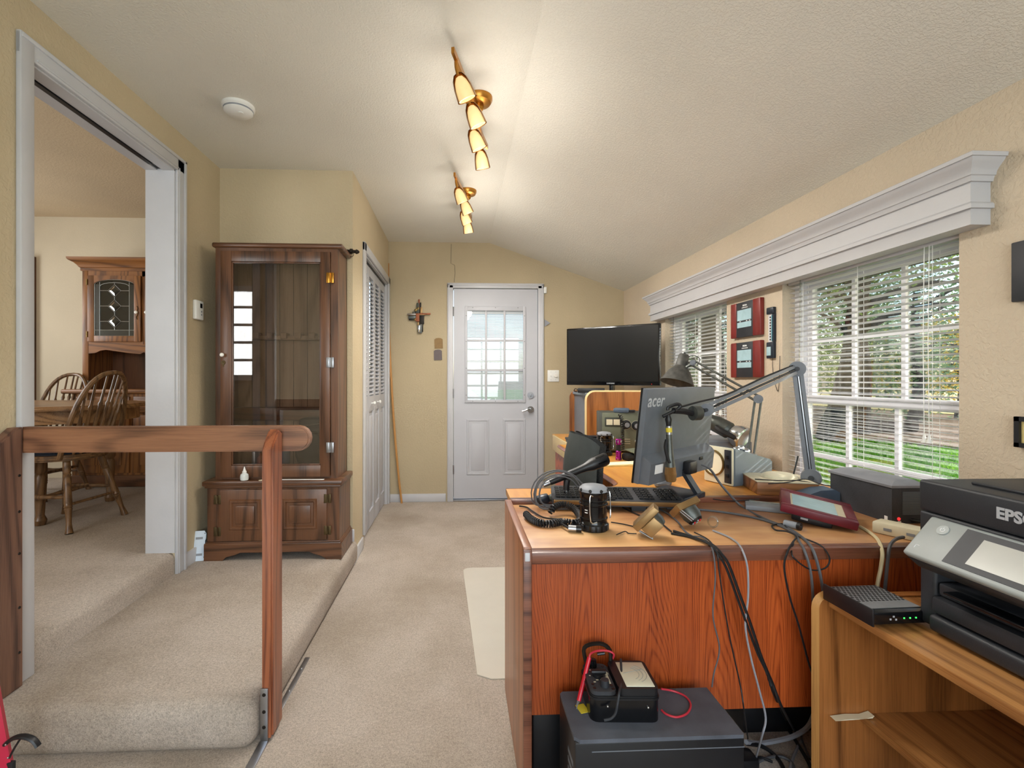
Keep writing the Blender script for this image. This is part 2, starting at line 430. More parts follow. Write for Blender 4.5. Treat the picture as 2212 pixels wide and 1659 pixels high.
def golden_top(name):
    t = NT(name); v = t.co((1, 0.12, 1)); g = t.noise(v, 14, 5, 0.6)
    t.l(t.ramp(g, [(0.3, srgb('c07a2e')), (0.7, srgb('dfa450'))]), t.b.inputs['Base Color']); t.set(Roughness=0.38)
    t.b.inputs['Coat Weight'].default_value = 0.1; return t.m
golden_top('golden_top')
glow('lamp_glass', 'ffdc96', 0.62, 'd8c090')
glow('led_green', '40ff60', 2.0)
glow('led_red', 'ff3030', 1.5)
pane('window_glass', 'fbfdfd', 0.10)
pane('cabinet_glass', 'eae6e2', 0.2)
pane('leaded_glass', '7398a8', 0.3, 0.05)
pane('textured_glass', '9fb4b4', 0.35, 0.2)
pane('clear_plastic', 'eef0ee', 0.3, 0.1)
def leafmat(name, a, b):
    t = NT(name); c = t.ramp(t.noise(t.co(), 1.2, 3), [(0.35, srgb(a)), (0.65, srgb(b))])
    d = t.n('ShaderNodeBsdfDiffuse'); tl = t.n('ShaderNodeBsdfTranslucent'); mx = t.n('ShaderNodeMixShader'); mx.inputs[0].default_value = 0.45
    t.l(c, d.inputs[0]); t.l(c, tl.inputs[0]); t.l(d.outputs[0], mx.inputs[1]); t.l(tl.outputs[0], mx.inputs[2]); t.l(mx.outputs[0], t.o.inputs[0])
leafmat('leaf_green', '5f8a3c', 'b0c468')
leafmat('leaf_dark', '4c7050', '98b486')
leafmat('leaf_yellow', 'b09a38', 'e8cc60')
def lawnmat(name):
    t = NT(name); v = t.co(); f = t.noise(v, 40, 4, 0.7)
    col = t.ramp(f, [(0.3, srgb('2f6412')), (0.7, srgb('78b02a'))])
    t.l(col, t.b.inputs['Base Color']); t.set(Roughness=0.9); t.bump(f, 0.8, 0.05)
lawnmat('lawn'); leafmat('grass_blade', '3f8018', '8cc034')
# ================================================================== the room shell
XR, XL, XC, YF, YB, YA = 1.63, -1.5, -0.672, 4.63, -1.8, 3.07
ZC, RIDGE, ZE = 2.51, 0.30, 2.05       # flat ceiling, crease, low side
HP, HD = 0.15, 0.265                    # carpeted platform, dining floor
DT = 0.705; DT2 = 0.722                 # near desk top, rear desk top
struct(Mb().box((-1.62, YB - 0.1, -0.08), (1.76, YF + 0.1, 0)).build('floor', 'carpet'))
m = Mb().box((XL - 0.07, 1.54, -0.01), (-0.65, YA + 0.08, HP), 0.05, seg=5)
struct(m.build('floor_platform', 'carpet'), 'carpeted step platform in front of the gun cabinet')
m = Mb().box((XL - 0.30, 1.66, 0.02), (XL - 0.002, 2.67, HD), 0.035, seg=4).box((-4.7, 0.3, 0.02), (XL - 0.14, 4.66, HD - 0.002))
struct(m.build('floor_dining', 'carpet'))
# ceiling: flat left part, crease, slope down to the window wall
sl = (ZE - ZC) / (XR - RIDGE)
def ceilpoly(x0, x1): return [(x0, ZC), (RIDGE, ZC), (x1, ZC + sl * (x1 - RIDGE)), (x1, ZC + sl * (x1 - RIDGE) + 0.12), (RIDGE, ZC + 0.12), (x0, ZC + 0.12)]
MY = Matrix(((1, 0, 0, 0), (0, 0, 1, 0), (0, 1, 0, 0), (0, 0, 0, 1)))   # (x,y,z)->(x,z,y)
struct(Mb().prism(ceilpoly(-1.64, 1.76), YF - YB + 0.2, MY, YB - 0.1).build('ceiling', 'ceiling_tan', sm=0))
# far wall with the entry door
dx0, dx1, dz1 = -0.045, 0.772, 2.062
m = Mb().box((-0.8, YF, -0.05), (dx0 - 0.02, YF + 0.12, 2.7)).box((dx1 + 0.02, YF, -0.05), (1.76, YF + 0.12, 2.7)).box((dx0 - 0.02, YF, dz1 + 0.02), (dx1 + 0.02, YF + 0.12, 2.7))
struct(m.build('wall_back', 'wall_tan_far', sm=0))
# right wall with two window openings
W1 = (1.484, 2.332); W2 = (2.83, 3.69); WZ = (0.50, 1.70)
m = Mb()
for a, b in ((YB, W1[0]), (W1[1], W2[0]), (W2[1], YF)): m.box((XR, a, -0.05), (XR + 0.13, b, 2.2))
for a, b in (W1, W2):
    m.box((XR, a, -0.05), (XR + 0.13, b, WZ[0])); m.box((XR, a, WZ[1]), (XR + 0.13, b, 2.2))
struct(m.build('wall_right', 'wall_tan_knock', sm=0))
# left wall with the cased opening
OY = (1.735, 2.595); OZ = 2.295
m = Mb().box((XL - 0.14, YB, -0.05), (XL, OY[0], 2.85)).box((XL - 0.14, OY[1], -0.05), (XL, YF + 0.1, 2.85)).box((XL - 0.14, OY[0], OZ), (XL, OY[1], 2.85))
struct(m.build('wall_left', 'wall_tan', sm=0))
struct(Mb().box((XL - 0.14, YA, -0.05), (XC, YA + 0.1, 2.62)).build('wall_alcove', 'wall_tan', sm=0))
CY0, CY1, CZ = 3.44, 4.56, 2.09
m = Mb().box((XC - 0.1, YA, -0.05), (XC, CY0, 2.62)).box((XC - 0.1, CY1, -0.05), (XC, YF, 2.62)).box((XC - 0.1, CY0, CZ), (XC, CY1, 2.62))
struct(m.build('wall_closet', 'wall_tan', sm=0))
struct(Mb().box((-1.35, YA + 0.1, -0.05), (-1.3, YF, 2.62)).build('wall_closet_inner', 'wall_tan', sm=0))
# unseen rear wall; its broad window is added to let in fill light
m = Mb().box((XL - 0.14, YB - 0.12, -0.05), (-1.25, YB, 2.62)).box((1.45, YB - 0.12, -0.05), (XR + 0.13, YB, 2.62)).box((-1.25, YB - 0.12, -0.05), (1.45, YB, 0.45)).box((-1.25, YB - 0.12, 2.2), (1.45, YB, 2.62))
struct(m.build('wall_front', 'wall_tan', sm=0))
w3 = sroot('fill_window', (0.1, YB, 0.45)); w3['label'] = 'added gridded window for fill light in the unseen rear wall'
m = Mb().box((-1.25, YB - 0.02, 0.45), (-1.19, YB + 0.1, 2.2)).box((1.39, YB - 0.02, 0.45), (1.45, YB + 0.1, 2.2)).box((-1.25, YB - 0.02, 0.45), (1.45, YB + 0.1, 0.51)).box((-1.25, YB - 0.02, 2.14), (1.45, YB + 0.1, 2.2)).build('window_frame', 'vinyl', w3, True, sm=0)
for k in range(1, 6): Mb().box((-1.22 + 0.44 * k - 0.02, YB + 0.085, 0.5), (-1.22 + 0.44 * k + 0.02, YB + 0.10, 2.15)).build('muntin', 'vinyl', w3, True, sm=0)
for k in range(1, 6): Mb().box((-1.2, YB + 0.085, 0.48 + 0.28 * k - 0.02), (1.4, YB + 0.10, 0.48 + 0.28 * k + 0.02)).build('muntin', 'vinyl', w3, True, sm=0)
Mb().box((-1.2, YB - 0.01, 0.5), (1.4, YB - 0.006, 2.15)).build('pane', 'window_glass', w3, True, sm=0)
# dining room shell
struct(Mb().box((-4.8, 4.62, 0), (XL - 0.1, 4.72, 2.9)).build('wall_dining_back', 'wall_dining', sm=0))
struct(Mb().box((-4.8, 0.2, 0), (-4.7, 4.7, 2.9)).build('wall_dining_left', 'wall_dining', sm=0))
struct(Mb().box((-4.8, 0.2, 0), (XL - 0.1, 0.3, 2.9)).build('wall_dining_front', 'wall_dining', sm=0))
w4 = sroot('window_4', (-2.95, 0.3, 1.2)); w4['label'] = 'gridded dining room window out of direct view'
Mb().box((-3.75, 0.3, 1.17), (-3.68, 0.40, 2.19)).box((-2.22, 0.3, 1.17), (-2.15, 0.40, 2.19)).box((-3.75, 0.3, 1.17), (-2.15, 0.40, 1.23)).box((-3.75, 0.3, 2.13), (-2.15, 0.40, 2.19)).build('window_frame', 'vinyl', w4, True, sm=0)
for k in range(1, 6): Mb().box((-3.7 + 0.25 * k - 0.014, 0.385, 1.2), (-3.7 + 0.25 * k + 0.014, 0.40, 2.16)).build('muntin', 'vinyl', w4, True, sm=0)
for k in range(1, 5): Mb().box((-3.7, 0.385, 1.2 + 0.19 * k - 0.014), (-2.2, 0.40, 1.2 + 0.19 * k + 0.014)).build('muntin', 'vinyl', w4, True, sm=0)
struct(Mb().box((-4.8, 0.2, 2.70), (XL - 0.12, 4.7, 2.8)).build('ceiling_dining', 'ceiling_dining', sm=0))
struct(Mb().box((-4.02, 4.56, HD), (-3.93, 4.62, 2.32)).build('trim_5', 'cabinet_walnut'), 'dark wood edge at the far dining wall')
# baseboards
struct(Mb().box((XC, YF - 0.015, 0), (dx0 - 0.075, YF, 0.078), 0.004).box((dx1 + 0.075, YF - 0.015, 0), (XR, YF, 0.078), 0.004).build('baseboard_back', 'white_trim'))
struct(Mb().box((XL, 2.68, HP), (XL + 0.015, YA, HP + 0.078), 0.004).build('baseboard_left', 'white_trim'))
struct(Mb().box((-0.72, YA - 0.014, HP), (XC + 0.012, YA, HP + 0.078), 0.004).box((XC, YA - 0.012, 0), (XC + 0.013, 3.36, 0.085), 0.004).build('baseboard_closet', 'white_trim'))
struct(Mb().box((XR - 0.015, YB, 0), (XR, YF, 0.078), 0.004).build('baseboard_right', 'white_trim'))
# cracks in the plaster above the entry door
def crack(pts, plane_y, nm):
    m = Mb().tube([P(a, b, y=plane_y) for a, b in pts], 0.0016, 4); return m.build(nm, 'dark_print')
c = struct(crack([(975, 527), (974, 569), (982, 573), (983, 590), (981, 610)], YF, 'trim_6'), 'hairline crack in the wall above the entry door')
# ------------------------------------------------------------------ cased opening (pocket door)
t1 = sroot('trim_1', (XL, 2.16, HD)); t1['label'] = 'white painted casing around the dining room opening'
m = Mb().box((XL, OY[1] - 0.005, HP), (XL + 0.018, OY[1] + 0.075, OZ + 0.072), 0.004).box((XL, OY[1] + 0.052, HP), (XL + 0.025, OY[1] + 0.07, OZ + 0.066), 0.003).box((XL, OY[1] + 0.006, HP), (XL + 0.022, OY[1] + 0.012, OZ + 0.01), 0.002)
m.build('side_casing', 'white_trim', t1, True)
Mb().box((XL, OY[0] - 0.052, HP), (XL + 0.02, OY[0] + 0.0, OZ + 0.072), 0.004).build('side_casing', 'white_trim', t1, True)
m = Mb().box((XL, OY[0] - 0.052, OZ - 0.005), (XL + 0.018, OY[1] + 0.075, OZ + 0.075), 0.004).box((XL, OY[0] - 0.05, OZ + 0.052), (XL + 0.025, OY[1] + 0.07, OZ + 0.068), 0.003).box((XL, OY[0] + 0.01, OZ + 0.004), (XL + 0.022, OY[1], OZ + 0.012), 0.002)
m.build('head_casing', 'white_trim', t1, True)
Mb().box((XL - 0.145, OY[1] - 0.012, HD), (XL + 0.004, OY[1] + 0.0, OZ), 0).build('jamb', 'white_trim', t1, True)
Mb().box((XL - 0.145, OY[0], HD), (XL - 0.09, OY[0] + 0.012, OZ - 0.0), 0).box((XL - 0.05, OY[0], HD), (XL + 0.004, OY[0] + 0.006, OZ - 0.03), 0).build('jamb', 'white_trim', t1, True)
Mb().box((XL - 0.055, OY[0], OZ - 0.012), (XL + 0.004, OY[1], OZ), 0).box((XL - 0.145, OY[0], OZ - 0.012), (XL - 0.085, OY[1], OZ), 0).build('head_jamb', 'white_trim', t1, True)
Mb().box((XL - 0.085, OY[0], OZ - 0.004), (XL - 0.055, OY[1] - 0.012, OZ + 0.01), 0).box((XL - 0.08, OY[0], OZ - 0.016), (XL - 0.06, OY[1] - 0.09, OZ - 0.004), 0).build('door_track', 'black_plastic', t1, True)
# ------------------------------------------------------------------ closet bifold door
t2 = sroot('trim_2', (XC, 4.0, 0)); t2['label'] = 'white casing around the louvred closet doors'
Mb().box((XC, CY0 - 0.06, 0.085), (XC + 0.018, CY0, CZ + 0.06), 0.004).build('side_casing', 'white_trim', t2, True)
Mb().box((XC, CY1, 0), (XC + 0.018, CY1 + 0.06, CZ + 0.06), 0.004).build('side_casing', 'white_trim', t2, True)
Mb().box((XC, CY0 - 0.06, CZ), (XC + 0.018, CY1 + 0.06, CZ + 0.062), 0.004).build('head_casing', 'white_trim', t2, True)
Mb().box((XC - 0.1, CY0 - 0.002, 0), (XC, CY0 + 0.012, CZ), 0).box((XC - 0.1, CY1 - 0.012, 0), (XC, CY1 + 0.002, CZ), 0).box((XC - 0.1, CY0, CZ - 0.012), (XC, CY1, CZ + 0.002)).build('jamb', 'white_trim', t2, True)
d2 = sroot('door_2', (XC - 0.03, 4.0, 0)); d2['label'] = 'white bifold closet doors, louvres above and panels below'
NL = 4; lw = (CY1 - CY0 - 0.03) / NL
louv = None
for i in range(NL):
    y0 = CY0 + 0.015 + i * lw; y1 = y0 + lw - 0.004
    x0, x1 = XC - 0.052, XC - 0.024
    m = Mb()
    st = 0.042
    m.box((x0, y0, 0.015), (x1, y0 + st, CZ - 0.03), 0.002).box((x0, y1 - st, 0.015), (x1, y1, CZ - 0.03), 0.002)
    m.box((x0, y0 + st, 0.015), (x1, y1 - st, 0.14), 0).box((x0, y0 + st, CZ - 0.10), (x1, y1 - st, CZ - 0.03), 0).box((x0, y0 + st, 0.93), (x1, y1 - st, 1.05), 0)
    leaf = m.build('leaf', 'white_door', d2, True)
    p = Mb().box((x0 + 0.006, y0 + st, 0.14), (x1 - 0.012, y1 - st, 0.93)).box((x0 + 0.006, y0 + st + 0.03, 0.18), (x1 - 0.003, y1 - st - 0.03, 0.89), 0.006).build('panel', 'white_door', leaf, True)
    k = 0; z = 1.07
    while z < CZ - 0.11:
        c = (V(((x0 + x1) / 2, (y0 + y1) / 2, z)))
        if louv is None:
            louv = Mb().box((-0.019, -(y1 - y0 - 2 * st) / 2, -0.0035), (0.019, (y1 - y0 - 2 * st) / 2, 0.0035), 0, TR((0, 0, 0), 0, R(38), 0)).build('louvre', 'white_door', leaf, sm=0)
            louv.location = parent_matrix(leaf).inverted() @ c
        else: inst(louv, leaf, parent_matrix(leaf).inverted() @ c)
        z += 0.032
    if i in (1, 2):
        yk = y0 + (lw / 2)
        Mb().lathe([(0.006, 0), (0.006, 0.014), (0.014, 0.018), (0.015, 0.028), (0.008, 0.034), (0, 0.034)], 12, TR((x1, yk, 0.99), 0, R(90), 0)).build('knob', 'white_plastic', leaf, True)
Mb().box((XC - 0.06, CY0 + 0.01, CZ - 0.03), (XC - 0.02, CY1 - 0.01, CZ - 0.012)).build('door_track', 'black_plastic', d2, True)
# ------------------------------------------------------------------ entry door
t3 = sroot('trim_3', ((dx0 + dx1) / 2, YF, 0)); t3['label'] = 'white casing around the entry door'
cw = 0.062
Mb().box((dx0 - cw, YF - 0.018, 0), (dx0 - 0.004, YF, dz1 + cw - 0.012), 0.004).box((dx0 - cw + 0.008, YF - 0.024, 0), (dx0 - cw + 0.024, YF, dz1 + cw - 0.02), 0.003).build('side_casing', 'white_trim', t3, True)
Mb().box((dx1 + 0.004, YF - 0.018, 0), (dx1 + cw, YF, dz1 + cw - 0.012), 0.004).box((dx1 + cw - 0.024, YF - 0.024, 0), (dx1 + cw - 0.008, YF, dz1 + cw - 0.02), 0.003).build('side_casing', 'white_trim', t3, True)
Mb().box((dx0 - cw, YF - 0.018, dz1 + 0.004), (dx1 + cw, YF, dz1 + cw - 0.008), 0.004).box((dx0 - cw + 0.01, YF - 0.024, dz1 + cw - 0.034), (dx1 + cw - 0.01, YF, dz1 + cw - 0.018), 0.003).build('head_casing', 'white_trim', t3, True)
Mb().box((dx0 - 0.02, YF - 0.002, 0), (dx0 - 0.004, YF + 0.11, dz1 + 0.02)).box((dx1 + 0.004, YF - 0.002, 0), (dx1 + 0.02, YF + 0.11, dz1 + 0.02)).box((dx0 - 0.02, YF - 0.002, dz1 + 0.004), (dx1 + 0.02, YF + 0.11, dz1 + 0.02)).build('jamb', 'white_trim', t3, True)
Mb().box((dx0 - 0.004, YF - 0.01, 0), (dx1 + 0.004, YF + 0.11, 0.018), 0.003).build('threshold', 'steel', t3, True)
d1 = sroot('door_1', ((dx0 + dx1) / 2, YF, 0)); d1['label'] = 'white entry door with nine small panes and two lower panels'
ya, yb = YF + 0.004, YF + 0.044
lx0, lx1, lz0, lz1 = 0.062, 0.658, 0.955, 1.893
m = Mb().box((dx0, ya, 0.024), (lx0 + 0.02, yb, dz1)).box((lx1 - 0.02, ya, 0.024), (dx1, yb, dz1)).box((lx0 + 0.02, ya, 0.024), (lx1 - 0.02, yb, lz0 + 0.02)).box((lx0 + 0.02, ya, lz1 - 0.02), (lx1 - 0.02, yb, dz1))
m.build('slab', 'white_door', d1, True)
for (a, b) in ((0.08, 0.30), (0.434, 0.655)):
    m = Mb()
    z0, z1 = 0.252, 0.797
    # raised moulding frame and field
    m.ring(a, b, z0, z1, 0.024, ya + 0.0005, ya - 0.006)
    m.box((a + 0.045, ya - 0.004, z0 + 0.045), (b - 0.045, ya + 0.01, z1 - 0.045), 0.004)
    m.build('raised_panel', 'white_door', d1, True)
gx0, gx1, gz0, gz1 = 0.089, 0.631, 0.983, 1.848
m = Mb()
for (x0, x1, z0, z1) in ((lx0, gx0, lz0, lz1), (gx1, lx1, lz0, lz1), (gx0 - 0.003, gx1 + 0.003, lz0 + 0.0006, gz0), (gx0 - 0.003, gx1 + 0.003, gz1, lz1 - 0.0006)):
    m.box((x0, ya - 0.012, z0), (x1, ya + 0.02, z1), 0.004)
fr = m.build('glazing_frame', 'white_door', d1, True)
for fx, fz in [(x, z) for x in (0.14, 0.36, 0.58) for z in (lz0 + 0.014, lz1 - 0.014)] + [(x, z) for x in (lx0 + 0.014, lx1 - 0.014) for z in (1.03, 1.29, 1.55, 1.80)]:
    Mb().cyl((fx, ya - 0.0135, fz), (fx, ya - 0.01, fz), 0.0035, n=8).build('screw', 'dark_iron', fr, True)
for k in (1, 2):
    x = gx0 + (gx1 - gx0) * k / 3
    Mb().box((x - 0.011, ya - 0.01, gz0), (x + 0.011, ya + 0.002, gz1), 0.003).build('muntin', 'white_door', d1, True)
    z = gz0 + (gz1 - gz0) * k / 3
    Mb().box((gx0, ya - 0.0095, z - 0.011), (gx1, ya + 0.002, z + 0.011), 0.003).build('muntin', 'white_door', d1, True)
for i in range(3):
    for j in range(3):
        Mb().box((gx0 + (gx1 - gx0) * i / 3, ya + 0.003, gz0 + (gz1 - gz0) * j / 3), (gx0 + (gx1 - gx0) * (i + 1) / 3, ya + 0.006, gz0 + (gz1 - gz0) * (j + 1) / 3)).build('pane', 'window_glass', d1, True)
bl = Mb().box((gx0 - 0.005, ya + 0.012, gz1 - 0.03), (gx1 + 0.005, ya + 0.03, gz1 + 0.01)).build('blind', 'slat_white', d1, True)
sl0 = Mb().box((-(gx1 - gx0) / 2, -0.0055, -0.0006), ((gx1 - gx0) / 2, 0.0055, 0.0006), 0, TR((0, 0, 0), R(60), 0, 0)).build('slat', 'slat_white', bl, sm=0)
k = 0; z = gz0 + 0.004; inv = parent_matrix(bl).inverted()
while z < gz1 - 0.03:
    c = inv @ V(((gx0 + gx1) / 2, ya + 0.02, z))
    if k == 0: sl0.location = c
    else: inst(sl0, bl, c)
    k += 1; z += 0.0135
for xx in (0.165, 0.36, 0.553): Mb().tube([(xx, ya + 0.013, gz0), (xx, ya + 0.013, gz1)], 0.0012, 4).build('ladder_cord', 'white_plastic', bl, True)
dd = Mb().cyl((0.704, ya, 1.027), (0.704, ya - 0.012, 1.027), 0.032, n=20).cyl((0.704, ya - 0.012, 1.027), (0.704, ya - 0.018, 1.027), 0.024, n=20).box((0.698, ya - 0.032, 1.013), (0.710, ya - 0.016, 1.041), 0.003).build('deadbolt', 'steel', d1, True)
lv = Mb().cyl((0.704, ya, 0.888), (0.704, ya - 0.014, 0.888), 0.033, n=20).cyl((0.704, ya - 0.014, 0.888), (0.704, ya - 0.05, 0.888), 0.012).tube([(0.704, ya - 0.05, 0.888), (0.672, ya - 0.052, 0.893), (0.645, ya - 0.05, 0.88), (0.618, ya - 0.048, 0.872)], 0.009, 8, 4).build('door_lever', 'chrome', d1, True)
for z in (1.84, 1.046, 0.31):
    Mb().cyl((dx0 - 0.004, YF - 0.012, z - 0.045), (dx0 - 0.004, YF - 0.012, z + 0.045), 0.008, n=8).box((dx0 - 0.012, YF - 0.006, z - 0.045), (dx0 + 0.004, YF + 0.004, z + 0.045)).build('hinge', 'steel', d1, True)
# ------------------------------------------------------------------ windows of the right wall with mini blinds
def window(name, Y, lab):
    w = sroot(name, (XR + 0.09, (Y[0] + Y[1]) / 2, WZ[0])); w['label'] = lab
    a, b = Y; z0, z1 = WZ
    x0, x1 = XR + 0.065, XR + 0.13
    f = Mb().box((x0, a, z0), (x1, a + 0.035, z1)).box((x0, b - 0.035, z0), (x1, b, z1)).box((x0, a + 0.035, z0), (x1, b - 0.035, z0 + 0.035)).box((x0, a + 0.035, z1 - 0.035), (x1, b - 0.035, z1))
    f.build('window_frame', 'vinyl', w, True, sm=0)
    for nm, X, q0, q1 in (('sash', XR + 0.075, z0 + 0.035, 1.105), ('sash', XR + 0.102, 1.07, z1 - 0.035)):
        r = 0.035; X1 = X + 0.025
        s = Mb().box((X, a + 0.035, q0), (X1, a + 0.035 + r, q1)).box((X, b - 0.035 - r, q0), (X1, b - 0.035, q1)).box((X, a + 0.035 + r, q0), (X1, b - 0.035 - r, q0 + r)).box((X, a + 0.035 + r, q1 - r), (X1, b - 0.035 - r, q1)).build(nm, 'vinyl', w, True, sm=0)
        ga, gb, ha, hb = a + 0.035 + r, b - 0.035 - r, q0 + r, q1 - r
        for k in (1, 2):
            y = ga + (gb - ga) * k / 3
            Mb().box((X + 0.006, y - 0.009, ha), (X + 0.018, y + 0.009, hb)).build('muntin', 'vinyl', s, True, sm=0)
        zm = (ha + hb) / 2
        Mb().box((X + 0.0055, ga, zm - 0.01), (X + 0.0185, gb, zm + 0.01)).build('muntin', 'vinyl', s, True, sm=0)
        for i in range(3):
            for j in range(2):
                Mb().box((X + 0.011, ga + (gb - ga) * i / 3, ha + (hb - ha) * j / 2), (X + 0.014, ga + (gb - ga) * (i + 1) / 3, ha + (hb - ha) * (j + 1) / 2)).build('pane', 'window_glass', s, True, sm=0)
    return w
window('window_1', W1, 'white double-hung window nearest the printer'); window('window_2', W2, 'white double-hung window behind the desk lamp and television')
def blind(Y, lab, tassel_y):
    a, b = Y[0] + 0.012, Y[1] - 0.012; xc = XR + 0.038
    r = root('window_blind', (xc, (a + b) / 2, 0.53), lab, 'blind', group='mini blinds in the two windows')
    Mb().box((xc - 0.018, a, 1.648), (xc + 0.018, b, 1.685), 0.003).build('headrail', 'slat_white', r, True)
    L = (b - a) / 2
    # slightly cupped slat
    m = Mb(); n = 4; pts = [(-0.0125 + 0.025 * i / n, 0.0010 * (1 - (2 * i / n - 1) ** 2)) for i in range(n + 1)]
    poly = pts + [(x, z - 0.0006) for x, z in reversed(pts)]
    m.prism(poly, 2 * L, Matrix(((1, 0, 0, 0), (0, 0, 1, -L), (0, 1, 0, 0), (0, 0, 0, 1))))
    s0 = m.build('slat', 'slat_white', r)
    z = 1.634; k = 0
    while z > 0.545:
        if k == 0: s0.location = (0, 0, z - 0.53); s0.rotation_euler = (0, R(12), 0)
        else: inst(s0, r, (0, 0, z - 0.53), (0, R(random.uniform(-1.5, 1.5) + 12), 0))
        z -= 0.0245; k += 1
    Mb().box((xc - 0.012, a, 0.531), (xc + 0.012, b, 0.541), 0.002).build('bottom_rail', 'slat_white', r, True)
    for q in (0.12, 0.5, 0.88):
        y = a + (b - a) * q
        for dxx in (-0.0135, 0.0135): Mb().tube([(xc + dxx, y, 0.54), (xc + dxx, y, 1.65)], 0.0011, 4).build('ladder_cord', 'white_plastic', r, True)
    for dy in (0, 0.018):
        y = tassel_y + dy
        c = Mb().tube([(xc - 0.02, y, 1.65), (xc - 0.021, y + 0.003, 1.3), (xc - 0.02, y, 0.985)], 0.0013, 5).build('lift_cord', 'white_plastic', r, True)
        Mb().lathe([(0.003, 0.03), (0.006, 0.012), (0.010, 0.0), (0, 0)], 10, TR((xc - 0.02, y, 0.957))).build('tassel', 'white_plastic', c, True)
    Mb().tube([(xc - 0.02, b - 0.09, 1.66), (xc - 0.024, b - 0.088, 1.2), (xc - 0.022, b - 0.09, 0.9)], 0.003, 6).build('tilt_wand', 'clear_plastic', r, True)
blind(W1, 'white mini blind in the window nearest the printer', 1.60)
blind(W2, 'white mini blind in the window behind the desk lamp', 2.92)
# crown-moulded valance above the windows
def loft(levels, x_back, x0, y0, y1):
    m = Mb(); rings = []
    for z, o in levels:
        rings.append([m.bm.verts.new(p) for p in ((x_back, y0 - o, z), (x0 - o, y0 - o, z), (x0 - o, y1 + o, z), (x_back, y1 + o, z))])
    for A, B in zip(rings, rings[1:]):
        for i in range(3): m.bm.faces.new((A[i], A[i + 1], B[i + 1], B[i]))
    m.bm.faces.new(rings[0]); m.bm.faces.new(list(reversed(rings[-1]))); return m
va = root('window_valance', (XR, 2.6, 1.65), 'long white crown-moulded wooden valance over both windows', 'valance')
y0v, y1v, xf = 1.392, 3.83, 1.566
loft([(1.655, 0), (1.70, 0), (1.703, 0.001), (1.703, 0.011), (1.716, 0.011), (1.722, 0.006), (1.725, 0.0), (1.79, 0)], XR, xf, y0v, y1v).build('frieze_board', 'white_trim', va, True, sm=20)
loft([(1.785, 0.0005), (1.785, 0.008), (1.795, 0.010), (1.80, 0.012), (1.802, 0.016), (1.812, 0.018), (1.822, 0.024), (1.832, 0.033), (1.840, 0.040), (1.845, 0.042), (1.845, 0.047), (1.856, 0.049), (1.858, 0.047)], XR, xf, y0v, y1v).build('crown_moulding', 'white_trim', va, True, sm=20)
# ================================================================== outdoors seen through the windows
GZ = -0.25
struct(Mb().box((1.9, -40, GZ - 0.1), (60, 70, GZ)).build('ground', 'lawn'))
tag(Mb().prism([(10.2, -2), (12.0, 3), (11.0, 7.5), (8.6, 13), (8.0, 22), (30, 40), (34, 10), (30, -6)], 0.05, None, GZ).build('mulch_bed', 'mulch'), 'brown leaf-littered bed beneath the trees beyond the lawn', 'ground')
tag(Mb().prism([(24, -10), (20, 12), (18, 30), (40, 60), (58, 60), (58, -20)], 0.03, None, GZ + 0.055).build('dry_field', 'yellow_paper'), 'pale dry field beyond the tree bed', 'field')
# grass blades near the house
def blades(n, x0, x1, y0, y1):
    vs = []; fs = []
    for i in range(n):
        x = x0 + (x1 - x0) * random.random() ** 1.6; y = random.uniform(y0, y1); h = random.uniform(0.03, 0.075); a = random.uniform(0, PI); w = 0.006 * (1 + (x - x0) * 0.25)
        ca, sa = math.cos(a) * w, math.sin(a) * w; lx, ly = random.uniform(-.03, .03), random.uniform(-.03, .03)
        k = len(vs); vs += [(x - ca, y - sa, GZ), (x + ca, y + sa, GZ), (x + lx, y + ly, GZ + h)]; fs.append((k, k + 1, k + 2))
    me = bpy.data.meshes.new('grass_blades'); me.from_pydata(vs, [], fs); me.materials.append(M_['grass_blade'])
    o = bpy.data.objects.new('grass_blades', me); COL.objects.link(o); o['kind'] = 'stuff'; return tag(o, 'short bright green lawn grass outside the windows', 'grass')
blades(42000, 2.6, 11.0, -1.5, 14)
def leaves(n, c, rad, sz, mat, parent, name='foliage', shape=1.0):
    vs = []; fs = []; c = V(c)
    clumps = []
    for i in range(max(10, n // 60)):
        d = V((random.gauss(0, 1), random.gauss(0, 1), random.gauss(0, 1))).normalized() * random.random() ** 0.4
        clumps.append(V((d.x * rad[0], d.y * rad[1], d.z * rad[2])) + c)
    for i in range(n):
        q = random.choice(clumps); p = q + V((random.gauss(0, 1), random.gauss(0, 1), random.gauss(0, 0.7))) * 0.2 * rad[0]
        e = Euler((random.uniform(-1.2, 1.2), random.uniform(-1.2, 1.2), random.uniform(0, 6.28))).to_matrix()
        s = sz * random.uniform(0.6, 1.3); k = len(vs)
        for u in ((-0.45, -1, 0), (0.45, -0.6, 0), (0.35, 0.8, 0), (-0.35, 1, 0)): vs.append(tuple(p + e @ (V(u) * s)))
        fs.append((k, k + 1, k + 2, k + 3))
    me = bpy.data.meshes.new(name); me.from_pydata(vs, [], fs); me.materials.append(M_[mat])
    o = bpy.data.objects.new(name, me); COL.objects.link(o); o.parent = parent; o['kind'] = 'stuff'
    me.transform(parent_matrix(parent).inverted()); return o
